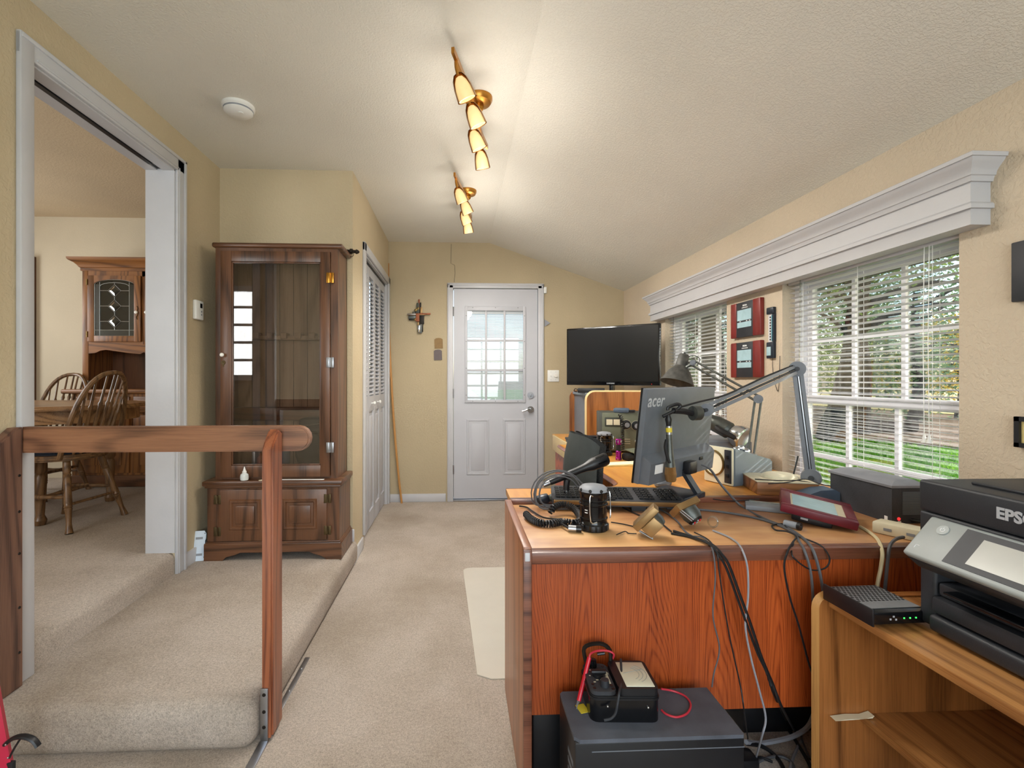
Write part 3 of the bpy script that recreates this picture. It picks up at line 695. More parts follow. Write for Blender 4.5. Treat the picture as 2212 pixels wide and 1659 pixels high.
def tree(px, depth, rbase, lean, crown_z, rad, n, leafm, lab, sz=0.055, low=0.0):
    r0 = ray(px, 900); t = depth; b = V((r0.x * t, r0.y * t, GZ))
    r = root('tree', b, lab, 'tree', group='trees beyond the lawn')
    top = b + V((lean[0], lean[1], crown_z + rad[2] * 0.5))
    Mb().tube([b, b.lerp(top, 0.3) + V((0.08, -0.05, 0)), b.lerp(top, 0.6) - V((0.06, 0, 0)), top], [rbase * 1.25, rbase, rbase * 0.95, rbase * 0.9, rbase * .8, rbase * 0.7, rbase * .6, rbase * 0.4], 10, 4).build('trunk', 'tree_bark', r, True)
    for k in range(5):
        s = b.lerp(top, 0.42 + 0.1 * k); a = random.uniform(0, 6.28); e = s + V((math.cos(a) * rad[0] * 0.8, math.sin(a) * rad[1] * 0.8, random.uniform(-0.2, 0.9)))
        Mb().tube([s, s.lerp(e, 0.5) + V((0, 0, 0.25)), e], [rbase * 0.35, rbase * 0.22, rbase * 0.1], 6, 3).build('branch', 'tree_bark', r, True)
    leaves(int(n * 2.6), b + V((lean[0] * .6, lean[1] * .6, crown_z + low)), rad, sz, leafm, r)
    return r
tree(1792, 11.0, 0.24, (1.3, 0.0, 0), 5.0, (2.8, 2.8, 1.7), 2200, 'leaf_green', 'large leaning tree with the thicker trunk at the left of the near window')
tree(1858, 12.2, 0.17, (0.1, 0.2, 0), 4.6, (2.2, 2.2, 1.7), 2200, 'leaf_dark', 'slimmer upright tree just right of the leaning trunk')
tree(1975, 15.5, 0.16, (0.1, 0, 0), 3.2, (2.4, 2.4, 2.6), 2300, 'leaf_dark', 'dark feathery tree in the middle of the near window', 0.06, -0.5)
tree(2075, 17.0, 0.15, (0, 0.1, 0), 2.4, (2.2, 2.2, 2.2), 2200, 'leaf_yellow', 'yellowing tree at the right side of the near window', 0.06, -0.4)
tree(1528, 10.5, 0.27, (0.3, 0.4, 0), 4.9, (2.4, 2.4, 1.5), 2400, 'leaf_green', 'broad mossy tree filling the far window')
tree(1480, 19.0, 0.2, (0, 0, 0), 3.0, (2.6, 2.6, 1.9), 1500, 'leaf_dark', 'distant tree at the left of the far window', 0.075)
tree(1835, 21.0, 0.16, (0.1, 0, 0), 3.2, (2.8, 2.8, 2.4), 1700, 'leaf_green', 'distant pale tree behind the leaning trunk', 0.075, -0.6)
tree(1915, 23.0, 0.16, (0.1, 0, 0), 3.4, (2.8, 2.8, 2.6), 1700, 'leaf_dark', 'distant bluish tree behind the middle of the near window', 0.075, -0.6)
sh = root('shrub', P(2060, 1015, d=4.6) * 1.0, 'low bright green leafy shrub below the near window', 'shrub'); sh.location.z = GZ
leaves(320, sh.location + V((0, 0, 0.22)), (0.22, 0.22, 0.16), 0.045, 'leaf_green', sh)
Mb().cyl(sh.location, sh.location + V((0, 0, 0.22)), 0.015, 0.008).build('stem', 'tree_bark', sh, True)
lg = P(1915, 935, z=GZ + 0.05)
tag(Mb().cyl(lg + V((-0.5, 0.2, 0.17)), lg + V((0.55, -0.25, 0.19)), 0.17, 0.15, 12).build('cut_log', 'log_wood'), 'short dark cut log lying on the mulch bed', 'log')
ro = root('roof_eave', (2.25, 2.6, 1.80), 'dark brown roof eave outside above the windows', 'roof')
Mb().face([(1.76, -1.5, 2.05), (2.42, -1.5, 1.83), (2.42, 7, 1.83), (1.76, 7, 2.05)]).face([(1.76, -1.5, 2.10), (2.42, -1.5, 1.88), (2.42, 7, 1.88), (1.76, 7, 2.10)]).build('soffit', 'roof_brown', ro, True)
Mb().box((2.40, -1.5, 1.79), (2.43, 7, 1.93)).build('fascia', 'roof_brown', ro, True)
# ================================================================== handrail on the platform
hr = root('handrail', (-1.0, 1.65, 0), 'brown stained wooden handrail with two posts at the carpeted step', 'handrail')
# rail: rounded right end
pz = (0.932, 1.02); n = 8
poly = [(-1.472, pz[0]), (-0.56, pz[0])] + [(-0.556 + 0.043 * math.sin(a), 0.976 - 0.044 * math.cos(a)) for a in [PI * k / n for k in range(n + 1)]] + [(-1.472, pz[1])]
m = Mb().prism(poly, 0.038, MY, 1.672)
bmesh.ops.bevel(m.bm, geom=[e for e in m.bm.edges if abs(e.verts[0].co.y - e.verts[1].co.y) < 1e-5], offset=0.006, segments=2, affect='EDGES')
m.build('rail', 'rail_wood', hr, True)
# outer post, chamfered head, hung on the platform side
m = Mb(); prof = [(1.583, 0.012), (1.672, 0.012), (1.672, 1.0), (1.640, 1.012), (1.600, 0.975), (1.583, 0.95)]
m.prism(prof, 0.036, Matrix(((0, 0, 1, 0), (1, 0, 0, 0), (0, 1, 0, 0), (0, 0, 0, 1))), -0.641)
bmesh.ops.bevel(m.bm, geom=[e for e in m.bm.edges if abs(e.verts[0].co.x - e.verts[1].co.x) < 1e-5], offset=0.006, segments=2, affect='EDGES')
po = m.build('post', 'post_wood', hr, True)
br = Mb().box((-0.643, 1.578, 0.0), (-0.619, 1.583, 0.175), 0.001).box((-0.645, 1.40, 0.0), (-0.617, 1.58, 0.005), 0.001).build('bracket', 'steel', po, True)
for q in (0.155, 0.1, 0.05): Mb().lathe([(0.006, 0), (0.005, 0.002), (0, 0.003)], 10, TR((-0.631, 1.578, q), R(90), 0, 0)).build('screw', 'dark_iron', po, True)
# wall post
m = Mb(); prof = [(1.583, HP + 0.0), (1.672, HP + 0.0), (1.672, 1.02), (1.645, 1.02), (1.583, 0.975)]
m.prism(prof, 0.036, Matrix(((0, 0, 1, 0), (1, 0, 0, 0), (0, 1, 0, 0), (0, 0, 0, 1))), XL + 0.002)
bmesh.ops.bevel(m.bm, geom=[e for e in m.bm.edges if abs(e.verts[0].co.x - e.verts[1].co.x) < 1e-5], offset=0.006, segments=2, affect='EDGES')
wp = m.build('post', 'post_worn', hr, True)
for q in (0.86, 0.74, 0.6, 0.42, 0.27): Mb().lathe([(0.005, 0), (0.004, 0.002), (0, 0.002)], 8, TR((XL + 0.038, 1.655, q), 0, R(90), 0)).build('screw', 'dark_iron', wp, True)
# carpet edging strip
cs = root('carpet_strip', (-0.62, 1.6, 0), 'grey metal carpet edging strip with screws along the step', 'strip')
Mb().box((-0.648, 1.70, 0.0005), (-0.628, 2.05, 0.004), 0.001).build('strip', 'steel', cs, True)
for y in (1.73, 1.83, 1.97): Mb().sph((-0.637, y, 0.004), 0.004, 8).build('screw', 'chrome', cs, True)
# red leg with a hooked black handle at the lower left
rl = root('red_stand', (-1.44, 1.47, 0), 'bright red metal leg with curved black handle beside the carpeted step', 'stand')
a = P(-29, 1420, y=1.42); b = P(19, 1686, y=1.40)
Mb().tube([a, b + V((0, 0, 0))], 0.0185, 4).build('leg', 'red_paint', rl, True, sm=0)
q = [P(12, 1607, y=1.40), P(30, 1594, y=1.40), P(52, 1591, y=1.40), P(72, 1598, y=1.40), P(83, 1612, y=1.40)]
Mb().tube(q, 0.0095, 8, 5, 0.6).build('handle', 'black_plastic', rl, True)
Mb().tube([P(44, 1596, y=1.40), P(30, 1618, y=1.40), P(20, 1638, y=1.40)], 0.0028, 6, 4).build('brace', 'black_plastic', rl, True)
for (px, py) in ((12, 1609), (17, 1637)): Mb().sph(P(px, py, y=1.385), 0.0025, 8).build('rivet', 'chrome', rl, True)
Mb().box(P(22, 1700, y=1.40) - V((0.008, 0.006, 0)), P(26, 1645, y=1.40) + V((0.006, 0.006, 0)), 0.002).build('foot', 'black_rubber', rl, True)
# ================================================================== gun cabinet
gc = root('gun_cabinet', (-1.05, 2.9, HP), 'tall dark walnut gun cabinet with glass door in the alcove', 'cabinet')
x0, x1, yb_ = -1.43, -0.705, 3.055
yl = 2.785
# base body with ogee feet plinth
m = Mb().box((x0, yl, HP + 0.09), (x1 + 0.02, yb_, 0.575))
m.build('body', 'cabinet_walnut', gc, True)
pl = [(x0 - 0.012, HP + 0.09), (x0 - 0.012, HP), (x0 + 0.09, HP), (x0 + 0.11, HP + 0.02), (x0 + 0.16, HP + 0.032), (x0 + 0.19, HP + 0.045), (x1 - 0.15, HP + 0.045), (x1 - 0.12, HP + 0.032), (x1 - 0.08, HP + 0.02), (x1 - 0.05, HP), (x1 + 0.035, HP), (x1 + 0.035, HP + 0.09)]
m = Mb().prism(pl, 0.022, MY, yl - 0.016).box((x0 - 0.012, yl, HP + 0.04), (x0 + 0.008, yb_, HP + 0.09)).box((x1 + 0.012, yl + 0.004, HP), (x1 + 0.034, yb_, HP + 0.09))
m.box((x0 - 0.014, yl - 0.014, HP + 0.085), (x1 + 0.03, yb_, HP + 0.097), 0.004).box((x0 - 0.006, yl - 0.009, HP + 0.096), (x1 + 0.026, yb_, HP + 0.105), 0.003)
m.build('plinth', 'cabinet_walnut_x', gc, True)
Mb().box((x0 - 0.022, yl - 0.022, 0.573), (x1 + 0.038, yb_, 0.603), 0.008).box((x0 - 0.012, yl - 0.01, 0.56), (x1 + 0.028, yb_, 0.574), 0.004).build('ledge', 'cabinet_walnut_x', gc, True)
for (a, b, hs) in ((x0 + 0.065, (x0 + x1) / 2 - 0.003, 0), ((x0 + x1) / 2 + 0.003, x1 - 0.05, 1)):
    z0, z1 = HP + 0.11, 0.552
    dr = Mb().box((a, yl - 0.012, z0), (b, yl + 0.004, z1), 0.003).build('cupboard_door', 'cabinet_walnut', gc, True)
    pa, pb, q0, q1 = a + 0.062, b - 0.055, z0 + 0.062, z1 - 0.055
    m = Mb()
    m.ring(pa, pb, q0, q1, 0.022, yl - 0.0115, yl - 0.019)
    m.box((pa + 0.035, yl - 0.019, q0 + 0.035), (pb - 0.035, yl - 0.008, q1 - 0.035), 0.006).build('raised_panel', 'cabinet_walnut', dr, True)
    hx = a - 0.004 if not hs else b + 0.004
    for z in (z0 + 0.055, z1 - 0.055):
        m = Mb().cyl((hx, yl - 0.016, z - 0.022), (hx, yl - 0.016, z + 0.022), 0.004, n=8)
        for sg in (-1, 1):
            m.box((hx + sg * 0.012 - 0.008, yl - 0.014, z - 0.026), (hx + sg * 0.012 + 0.008, yl - 0.0115, z + 0.026), 0.001)
        m.build('hinge', 'bronze', dr, True)
# upper case: hollow box with glass door
ux0, ux1, yu, zu0, zu1 = -1.405, -0.705, 2.83, 0.603, 1.945
Mb().box((ux0, yu, zu0), (ux0 + 0.03, yb_, zu1)).build('side_panel', 'cabinet_walnut', gc, True)
Mb().box((ux1 - 0.025, yu, zu0), (ux1 + 0.0, yb_, zu1)).build('side_panel', 'cabinet_walnut', gc, True)
Mb().box((ux0, yb_ - 0.012, zu0), (ux1, yb_, zu1)).build('back_panel', 'cabinet_inner', gc, True)
for k in range(1, 8): Mb().box((ux0 + 0.03 + k * 0.085, yb_ - 0.0135, zu0 + 0.02), (ux0 + 0.033 + k * 0.085, yb_ - 0.0115, zu1)).build('plank_groove', 'dark_iron', gc, True)
Mb().box((ux0 + 0.03, yu + 0.0, zu0), (ux1 - 0.025, yb_, zu0 + 0.02)).build('floor_board', 'cabinet_walnut_x', gc, True)
Mb().box((ux0 - 0.016, yu - 0.02, zu1), (ux1 + 0.03, yb_, zu1 + 0.028), 0.010, None, 3).build('top_board', 'cabinet_walnut_x', gc, True)
m = Mb().box((ux0, yu - 0.004, zu0), (ux0 + 0.038, yu + 0.015, zu1)).box((ux1 - 0.04, yu - 0.004, zu0), (ux1, yu + 0.015, zu1)).box((ux0 + 0.038, yu - 0.004, zu1 - 0.02), (ux1 - 0.04, yu + 0.015, zu1))
m.build('face_frame', 'cabinet_walnut', gc, True)
# gun rest: notched bar
m = Mb().box((ux0 + 0.03, yb_ - 0.07, 1.425), (ux1 - 0.025, yb_ - 0.012, 1.45), 0.003)
for k in range(7): m.box((ux0 + 0.06 + k * 0.085, yb_ - 0.085, 1.432), (ux0 + 0.098 + k * 0.085, yb_ - 0.02, 1.468), 0.005)
m.build('gun_rest', 'cabinet_inner', gc, True)
m = Mb().box((ux0 + 0.03, yb_ - 0.09, 0.93), (ux1 - 0.025, yb_ - 0.012, 1.01), 0.004); m.build('lower_rest', 'cabinet_walnut_x', gc, True)
# door
ax, bx, az, bz = ux0 + 0.036, ux1 - 0.042, zu0 + 0.012, zu1 - 0.022
gx_0, gx_1, gz_0, gz_1 = -1.308, -0.800, 0.683, 1.862
yd = yu - 0.022
m = Mb().box((ax, yd, az), (gx_0, yu - 0.005, bz), 0.002).box((gx_1, yd, az), (bx, yu - 0.005, bz), 0.002).box((gx_0, yd, az), (gx_1, yu - 0.005, gz_0), 0.002).box((gx_0, yd, gz_1), (gx_1, yu - 0.005, bz), 0.002)
gd = m.build('glass_door', 'cabinet_walnut', gc, True)
m = Mb()
for (u0, u1, w0, w1) in ((gx_0, gx_0 + 0.008, gz_0, gz_1), (gx_1 - 0.008, gx_1, gz_0, gz_1), (gx_0, gx_1, gz_0, gz_0 + 0.008), (gx_0, gx_1, gz_1 - 0.008, gz_1)): m.box((u0, yd + 0.004, w0), (u1, yu - 0.006, w1), 0.002)
m.build('bead', 'cabinet_walnut', gd, True)
Mb().box((gx_0, yu - 0.011, gz_0), (gx_1, yu - 0.008, gz_1)).build('pane', 'cabinet_glass', gd, True)
Mb().lathe([(0.005, 0), (0.005, 0.01), (0.011, 0.014), (0.011, 0.022), (0.006, 0.026), (0, 0.026)], 14, TR((-1.352, yd, 1.322), R(90), 0, 0)).build('knob', 'porcelain', gd, True)
Mb().lathe([(0.013, 0), (0.012, 0.003), (0.004, 0.003), (0, 0.001)], 14, TR((-1.352, yd, 1.278), R(90), 0, 0)).box((-1.356, yd - 0.003, 1.255), (-1.348, yd, 1.27), 0.001).build('keyhole_plate', 'bronze', gd, True)
for z, mt in ((1.772, 'brass'), (1.28, 'steel'), (0.785, 'steel')):
    hx = bx + 0.002; m = Mb().cyl((hx, yd - 0.004, z - 0.028), (hx, yd - 0.004, z + 0.028), 0.004, n=8)
    for sg in (-1, 1): m.box((hx + sg * 0.012 - 0.009, yd - 0.003, z - 0.03), (hx + sg * 0.012 + 0.009, yd + (0.0 if sg < 0 else 0.016), z + 0.03), 0.001)
    m.build('hinge', mt, gd, True)
# things kept inside the cabinet
bgx = root('holster', (-0.90, 2.98, zu0 + 0.02), 'dark leather bag with silver chain inside the gun cabinet', 'bag')
m = Mb().sph((-0.90, 2.955, 0.74), 0.09, 14, (1.05, 0.55, 1.3)).box((-0.97, 2.92, 0.86), (-0.80, 3.03, 0.95), 0.03)
m.build('bag', 'black_rubber', bgx, True)
Mb().tube([(-0.95, 2.905, 0.905), (-0.88, 2.90, 0.91), (-0.80, 2.91, 0.918)], 0.004, 6, 4).build('chain', 'chrome', bgx, True)
tag(Mb().cyl((-1.06, 2.96, zu0 + 0.02), (-1.06, 2.96, 0.77), 0.03, 0.035).build('spray_can', 'slate_blue'), 'slate blue can on the gun cabinet floor behind the post', 'can')
tag(Mb().lathe([(0.022, 0), (0.024, 0.05), (0.02, 0.085), (0.008, 0.10), (0.008, 0.115), (0, 0.115)], 14, TR((-1.19, 2.93, zu0 + 0.02))).build('small_bottle', 'rust'), 'small reddish bottle inside the gun cabinet', 'bottle')
tag(Mb().box((-1.245, 2.93, zu0 + 0.021), (-1.225, 2.955, 0.745), 0.002, TR((0, 0, 0))).build('metal_plate', 'steel'), 'thin pale metal plate standing inside the gun cabinet', 'plate')
tag(Mb().box((-1.16, 2.88, zu0 + 0.021), (-1.145, 2.90, 0.73), 0.002).build('cleaning_rod', 'white_plastic'), 'short white rod standing inside the gun cabinet near the post', 'rod')
# air freshener and papers on the cabinet ledge
af = root('air_freshener', V((P(528, 1033, y=2.785).x, 2.785, 0.6035)), 'clear glass plug-in air freshener bottle on the gun cabinet ledge', 'air freshener')
Mb().lathe([(0.018, 0), (0.022, 0.004), (0.023, 0.02), (0.021, 0.034), (0.012, 0.042), (0.0, 0.042)], 16).build('bottle', 'soap_glass', af)
Mb().lathe([(0.011, 0.042), (0.012, 0.05), (0.008, 0.056), (0.004, 0.07), (0.002, 0.078), (0, 0.078)], 14).build('cap', 'white_plastic', af)
q = V((P(570, 1036, y=2.785).x, 2.785, 0.6035))
tag(Mb().prism([(0.0, -0.02), (0.10, -0.022), (0.12, 0.0), (0.1, 0.024), (0.012, 0.02), (-0.01, 0.0)], 0.001, TR(q + V((-0.02, 0, 0)), 0, 0, 0.05)).build('paper_slip', 'paper'), 'white paper slip lying on the gun cabinet ledge', 'paper')
q = V((P(640, 1036, y=2.79).x, 2.79, 0.6035))
tag(Mb().box((-0.1, -0.012, 0), (0.16, 0.006, 0.003), 0.001, TR(q + V((0.0, 0.0, 0)), 0, 0, -0.02)).build('trim_strip', 'white_plastic'), 'narrow white strip lying along the gun cabinet ledge', 'strip')
# white plastic plate leaning beside the cabinet
wp = root('plastic_plate', P(428, 1213, z=HP), 'pale blue-white plastic mounting plate leaning beside the gun cabinet', 'plate', 0.2)
tl = TR((0, 0, 0.002), R(-10), 0, 0)
pl = [(-0.034, 0.012), (-0.026, 0), (0.026, 0), (0.034, 0.012), (0.034, 0.05), (0.030, 0.06), (0.030, 0.11), (0.034, 0.12), (0.034, 0.15), (0.024, 0.165), (-0.024, 0.165), (-0.034, 0.15), (-0.034, 0.12), (-0.037, 0.11), (-0.037, 0.06), (-0.034, 0.05)]
Mb().prism(pl, 0.012, tl @ MY).build('plate', 'blue_white_plastic', wp)
for z in (0.035, 0.125): Mb().box((-0.018, -0.0015, z - 0.006), (0.018, 0.001, z + 0.006), 0, tl).build('slot', 'grey_mid', wp)
for (x, z) in ((-0.028, 0.02), (0.028, 0.02), (-0.028, 0.15), (0.028, 0.15), (-0.033, 0.085)): Mb().cyl(tl @ V((x, -0.002, z)), tl @ V((x, 0.001, z)), 0.0025, n=8).build('hole', 'dark_iron', wp)
# thermostat
q = P(424, 670, x=XL)
th = root('thermostat', q + V((0.0, 0, -0.055)), 'white rectangular wall thermostat with small screen beside the opening', 'thermostat')
Mb().box((0, -0.04, 0), (0.022, 0.04, 0.11), 0.006).build('body', 'white_plastic', th)
Mb().box((0.0215, 0.0, 0.068), (0.0232, 0.022, 0.094)).build('screen', 'dark_screen', th)
for z in (0.03, 0.048): Mb().cyl((0.021, 0.014, z), (0.0235, 0.014, z), 0.005, n=10).build('button', 'grey_mid', th)
# smoke alarm
q = P(515, 238, z=ZC - 0.02)
sm_ = root('smoke_alarm', (q.x, q.y, ZC), 'round white smoke alarm on the ceiling', 'smoke alarm')
Mb().lathe([(0.074, 0), (0.074, -0.012), (0.066, -0.018), (0.066, -0.03), (0.05, -0.042), (0.0, -0.044)], 32).build('body', 'white_plastic', sm_)
Mb().lathe([(0.0675, -0.02), (0.0675, -0.0265)], 32).build('vent_ring', 'grey_mid', sm_)
Mb().lathe([(0.012, -0.043), (0.012, -0.047), (0, -0.047)], 14, TR((0.02, -0.02, 0))).build('test_button', 'white_plastic', sm_)
# curtain rod finial behind the cabinet top
cr = root('curtain_rod', (-0.70, 3.03, 1.98), 'dark bronze curtain rod end with finial behind the gun cabinet top', 'curtain rod')
q0 = P(738, 541, y=3.02); q1 = P(772, 544, y=3.02)
d_ = (q1 - q0).normalized()
Mb().cyl(q0 - d_ * 0.02, q1 - d_ * 0.02, 0.009, n=10).build('rod', 'dark_iron', cr, True)
Mb().lathe([(0.009, -0.05), (0.016, -0.045), (0.016, -0.03), (0.010, -0.026), (0.010, -0.012), (0.015, -0.008), (0.012, 0.004), (0.005, 0.012), (0, 0.014)], 14, frame(q1, d_.orthogonal(), d_.cross(d_.orthogonal())) @ Matrix.Identity(4)).build('finial', 'dark_iron', cr, True)
qr = q0.lerp(q1, 0.62) - V((0, 0, 0.018)); Mb().tube([qr + V((0.014 * math.cos(a), 0, 0.016 * math.sin(a))) for a in [2 * PI * k / 14 for k in range(15)]], 0.0018, 5).build('ring', 'dark_iron', cr, True)
# long stick in the far corner
tag(Mb().tube([P(868, 1088, y=YF - 0.05), P(860, 1020, y=YF - 0.045), P(850, 900, y=YF - 0.04), P(842, 760, y=YF - 0.03), P(839, 650, y=YF - 0.02), P(838.5, 569, y=YF - 0.012)], 0.0105, 8, 5).build('wooden_pole', 'stick_wood'), 'long slender bowed wooden pole leaning in the far corner', 'pole')
# scrap-metal cross
q = P(905, 684, y=YF - 0.012)
cx = root('wall_cross', q - V((0, 0, 0.16)), 'rustic wall cross assembled from scrap metal pieces', 'cross')
for (a, b, c, d, mt, yy) in ((-0.006, 0.085, 0.008, 0.165, 'rust', 0), (-0.022, 0.03, 0.004, 0.13, 'olive_dark', -0.006), (0.004, 0.02, 0.022, 0.135, 'dark_iron', 0), (-0.04, 0.01, -0.02, 0.07, 'olive_dark', 0), (0.012, 0.02, 0.034, 0.09, 'brown_metal', -0.004), (-0.064, 0.004, -0.028, 0.045, 'gunmetal', 0), (-0.108, 0.012, 0.06, 0.028, 'brown_metal', -0.008), (-0.11, 0.016, -0.02, 0.024, 'steel', -0.013), (0.0, 0.018, 0.112, 0.032, 'rust', -0.010), (-0.1, -0.022, -0.022, 0.01, 'gunmetal', -0.002), (-0.095, -0.036, -0.03, -0.024, 'dark_iron', -0.006), (-0.028, -0.05, 0.006, 0.028, 'rust', -0.016), (0.008, -0.072, 0.05, 0.018, 'dark_iron', -0.004), (-0.015, -0.09, 0.0, -0.05, 'brown_metal', 0), (-0.01, -0.155, 0.012, -0.085, 'steel', -0.012), (0.006, -0.16, 0.03, -0.075, 'gunmetal', -0.006), (0.028, -0.145, 0.04, -0.07, 'dark_iron', 0)):
    Mb().box((a, -0.012 + yy, b + 0.16), (c, 0.008 + yy, d + 0.16), 0.002).build('metal_piece', mt, cx)
for (x, z) in ((-0.008, 0.075), (-0.03, 0.06), (-0.034, -0.03), (0.0, -0.14)):
    Mb().lathe([(0.012, 0), (0.013, 0.006), (0.007, 0.008), (0.005, 0.004)], 12, TR((x, -0.018, z + 0.16), R(90), 0, 0)).build('washer', 'antique_brass', cx)
# two little arched patches
def arch(px, py, w, h, mt, lab, nm):
    q = P(px, py, y=YF - 0.0); m = Mb()
    poly = [(-w / 2, -h / 2), (w / 2, -h / 2), (w / 2, h / 2 - 0.014), (w * 0.3, h / 2 - 0.003), (0, h / 2), (-w * 0.3, h / 2 - 0.003), (-w / 2, h / 2 - 0.014)]
    m.prism(poly, 0.006, TR(q + V((0, -0.007, 0)), 0, R(-1.5), 0) @ MY); return tag(m.build(nm, mt), lab, 'wall plaque')
arch(947.5, 741.5, 0.08, 0.102, 'bronze', 'small arched olive brown plaque on the far wall', 'wall_plaque')
arch(946, 766.5, 0.078, 0.102, 'dark_iron', 'small arched dark grey plaque below the brown one', 'wall_plaque')
bpy.data.objects['wall_plaque'].data.materials[0] = plain('plaque_brown', '86683a', 0.6, 0.0, 0.1)
bpy.data.objects['wall_plaque.001'].data.materials[0] = plain('plaque_grey', '625757', 0.6, 0.0, 0.1)
# light switch plate with dimmer
q = P(1195, 812, y=YF)
sw = root('switch_plate', q + V((0, 0, -0.057)), 'white double switch plate with dimmer knob beside the entry door', 'light switch')
Mb().box((-0.057, -0.008, 0), (0.057, 0.0, 0.114), 0.004).build('plate', 'white_plastic', sw)
Mb().box((-0.03, -0.018, 0.047), (-0.018, -0.006, 0.062), 0.002, None).build('toggle', 'white_plastic', sw)
Mb().lathe([(0.017, 0), (0.017, 0.012), (0.014, 0.015), (0, 0.015)], 18, TR((0.023, -0.008, 0.057), R(90), 0, 0)).build('dimmer_knob', 'porcelain', sw)
for x in (-0.024, 0.023):
    for z in (0.02, 0.095): Mb().cyl((x, -0.009, z), (x, -0.007, z), 0.003, n=8).build('screw', 'steel', sw)
q = P(1177, 627, y=YF)
tag(Mb().box(q + V((-0.012, -0.022, -0.033)), q + V((0.014, 0, 0.03)), 0.004).build('door_sensor', 'white_plastic'), 'small white alarm sensor at the top right of the door casing', 'sensor')
q = P(1176, 698, y=YF)
tag(Mb().prism([(0, -0.035), (0.055, 0.0), (0, 0.035)], 0.012, TR(q + V((0.0, -0.014, 0))) @ MY).build('wall_patch', 'grey_mid'), 'small grey triangular bracket on the wall right of the door', 'bracket')
# ================================================================== ceiling spot bars
def spotbar():
    r = root('track_light', (0.075, 2.22, ZC), 'brass four-lamp spotlight bar on the ceiling nearer the opening', 'ceiling light', group='brass spotlight bars')
    L = r.location
    Mb().lathe([(0.066, 0), (0.066, -0.012), (0.058, -0.026), (0.03, -0.034), (0, -0.035)], 28, TR((0.02, 0.03, 0))).build('canopy', 'copper', r)
    Mb().lathe([(0.024, -0.03), (0.026, -0.05), (0.018, -0.06), (0, -0.062)], 18, TR((0.02, 0.03, 0))).build('hub', 'brass', r)
    pts = [P(978, 108, z=2.44), P(1004, 172, z=2.44), P(1022, 215, z=2.44), P(1030, 250, z=2.44), P(1040, 290, z=2.44), P(1052, 318, z=2.44)]
    pts = [p - L for p in pts]
    m = Mb(); cp = catmull(pts, 6); prev = None
    for i, p in enumerate(cp):
        t = (cp[min(i + 1, len(cp) - 1)] - cp[max(i - 1, 0)]).normalized(); s = t.cross(V((0, 0, 1)))
        ring = [m.bm.verts.new(p + s * a + V((0, 0, b))) for a, b in ((-0.006, -0.012), (0.006, -0.012), (0.006, 0.012), (-0.006, 0.012))]
        if prev:
            for k in range(4): m.bm.faces.new((prev[k], prev[(k + 1) % 4], ring[(k + 1) % 4], ring[k]))
        else: m.bm.faces.new(ring)
        prev = ring
    m.bm.faces.new(list(reversed(prev))); m.build('bar', 'copper', r)
    heads = [((1000, 190), (0.45, 0.30, -1)), ((1025, 250), (0.45, 0.25, -1)), ((1028, 302), (0.45, 0.25, -1)), ((1040, 345), (0.2, 0.3, -1))]
    for (px, py), ax in heads:
        c = P(px, py, z=2.335) - L; ax = V(ax).normalized()
        b = min(cp, key=lambda p: (p - c - V((-0.02, -0.02, 0.08))).length)
        Z = ax; X = Z.orthogonal().normalized()
        toward = (V((0, 0, EYE)) - (c + L)).normalized(); toward = (toward - Z * toward.dot(Z)).normalized()
        Y_ = Z.cross(toward)
        Fm = Matrix((toward, Y_, Z)).transposed().to_4x4(); Fm = Matrix.Translation(c) @ Fm @ Matrix.Scale(0.86, 4)
        h = Mb().tube([b, b + V((0, 0, -0.03)), Fm @ V((0, 0, -0.055))], 0.0075, 8, 3).build('stem', 'copper', r)
        sh = Mb().lathe([(0.006, -0.062), (0.020, -0.056), (0.033, -0.035), (0.040, -0.005), (0.0435, 0.035), (0.044, 0.052)], 16, Fm, R(62), R(298))
        sh.lathe([(0.0465, 0.052), (0.0455, 0.035), (0.042, -0.005), (0.035, -0.037), (0.022, -0.058), (0.008, -0.064)], 16, Fm, R(62), R(298))
        sh = sh.build('shade', 'copper', h)
        Mb().lathe([(0.0, -0.052), (0.016, -0.046), (0.028, -0.028), (0.036, 0.0), (0.0395, 0.035), (0.040, 0.05), (0.034, 0.051), (0.031, 0.04), (0.0, 0.038)], 20, Fm).build('glass', 'lamp_glass', h)
    return r
tl1 = spotbar()
tl2 = copy_tree(tl1, None, V((0.045, 3.33, ZC)), R(4), 'brass four-lamp spotlight bar on the ceiling nearer the entry door')
SPOT_W = 18.0
for yy in (2.22, 3.33):
    for k in range(4):
        p = V((0.06 + 0.012 * k, yy - 0.32 + 0.2 * k, 2.25))
        l_ = light('lamp_bulb', 'SPOT', p, SPOT_W, (1.0, 0.95, 0.88), 0.035, p + V((0.25, 0.15, -1)))
        l_.data.spot_size = R(172); l_.data.spot_blend = 0.9
        light('lamp_glow', 'POINT', p + V((0.05, 0.0, -0.12)), 2.0, (1.0, 0.94, 0.85), 0.05)
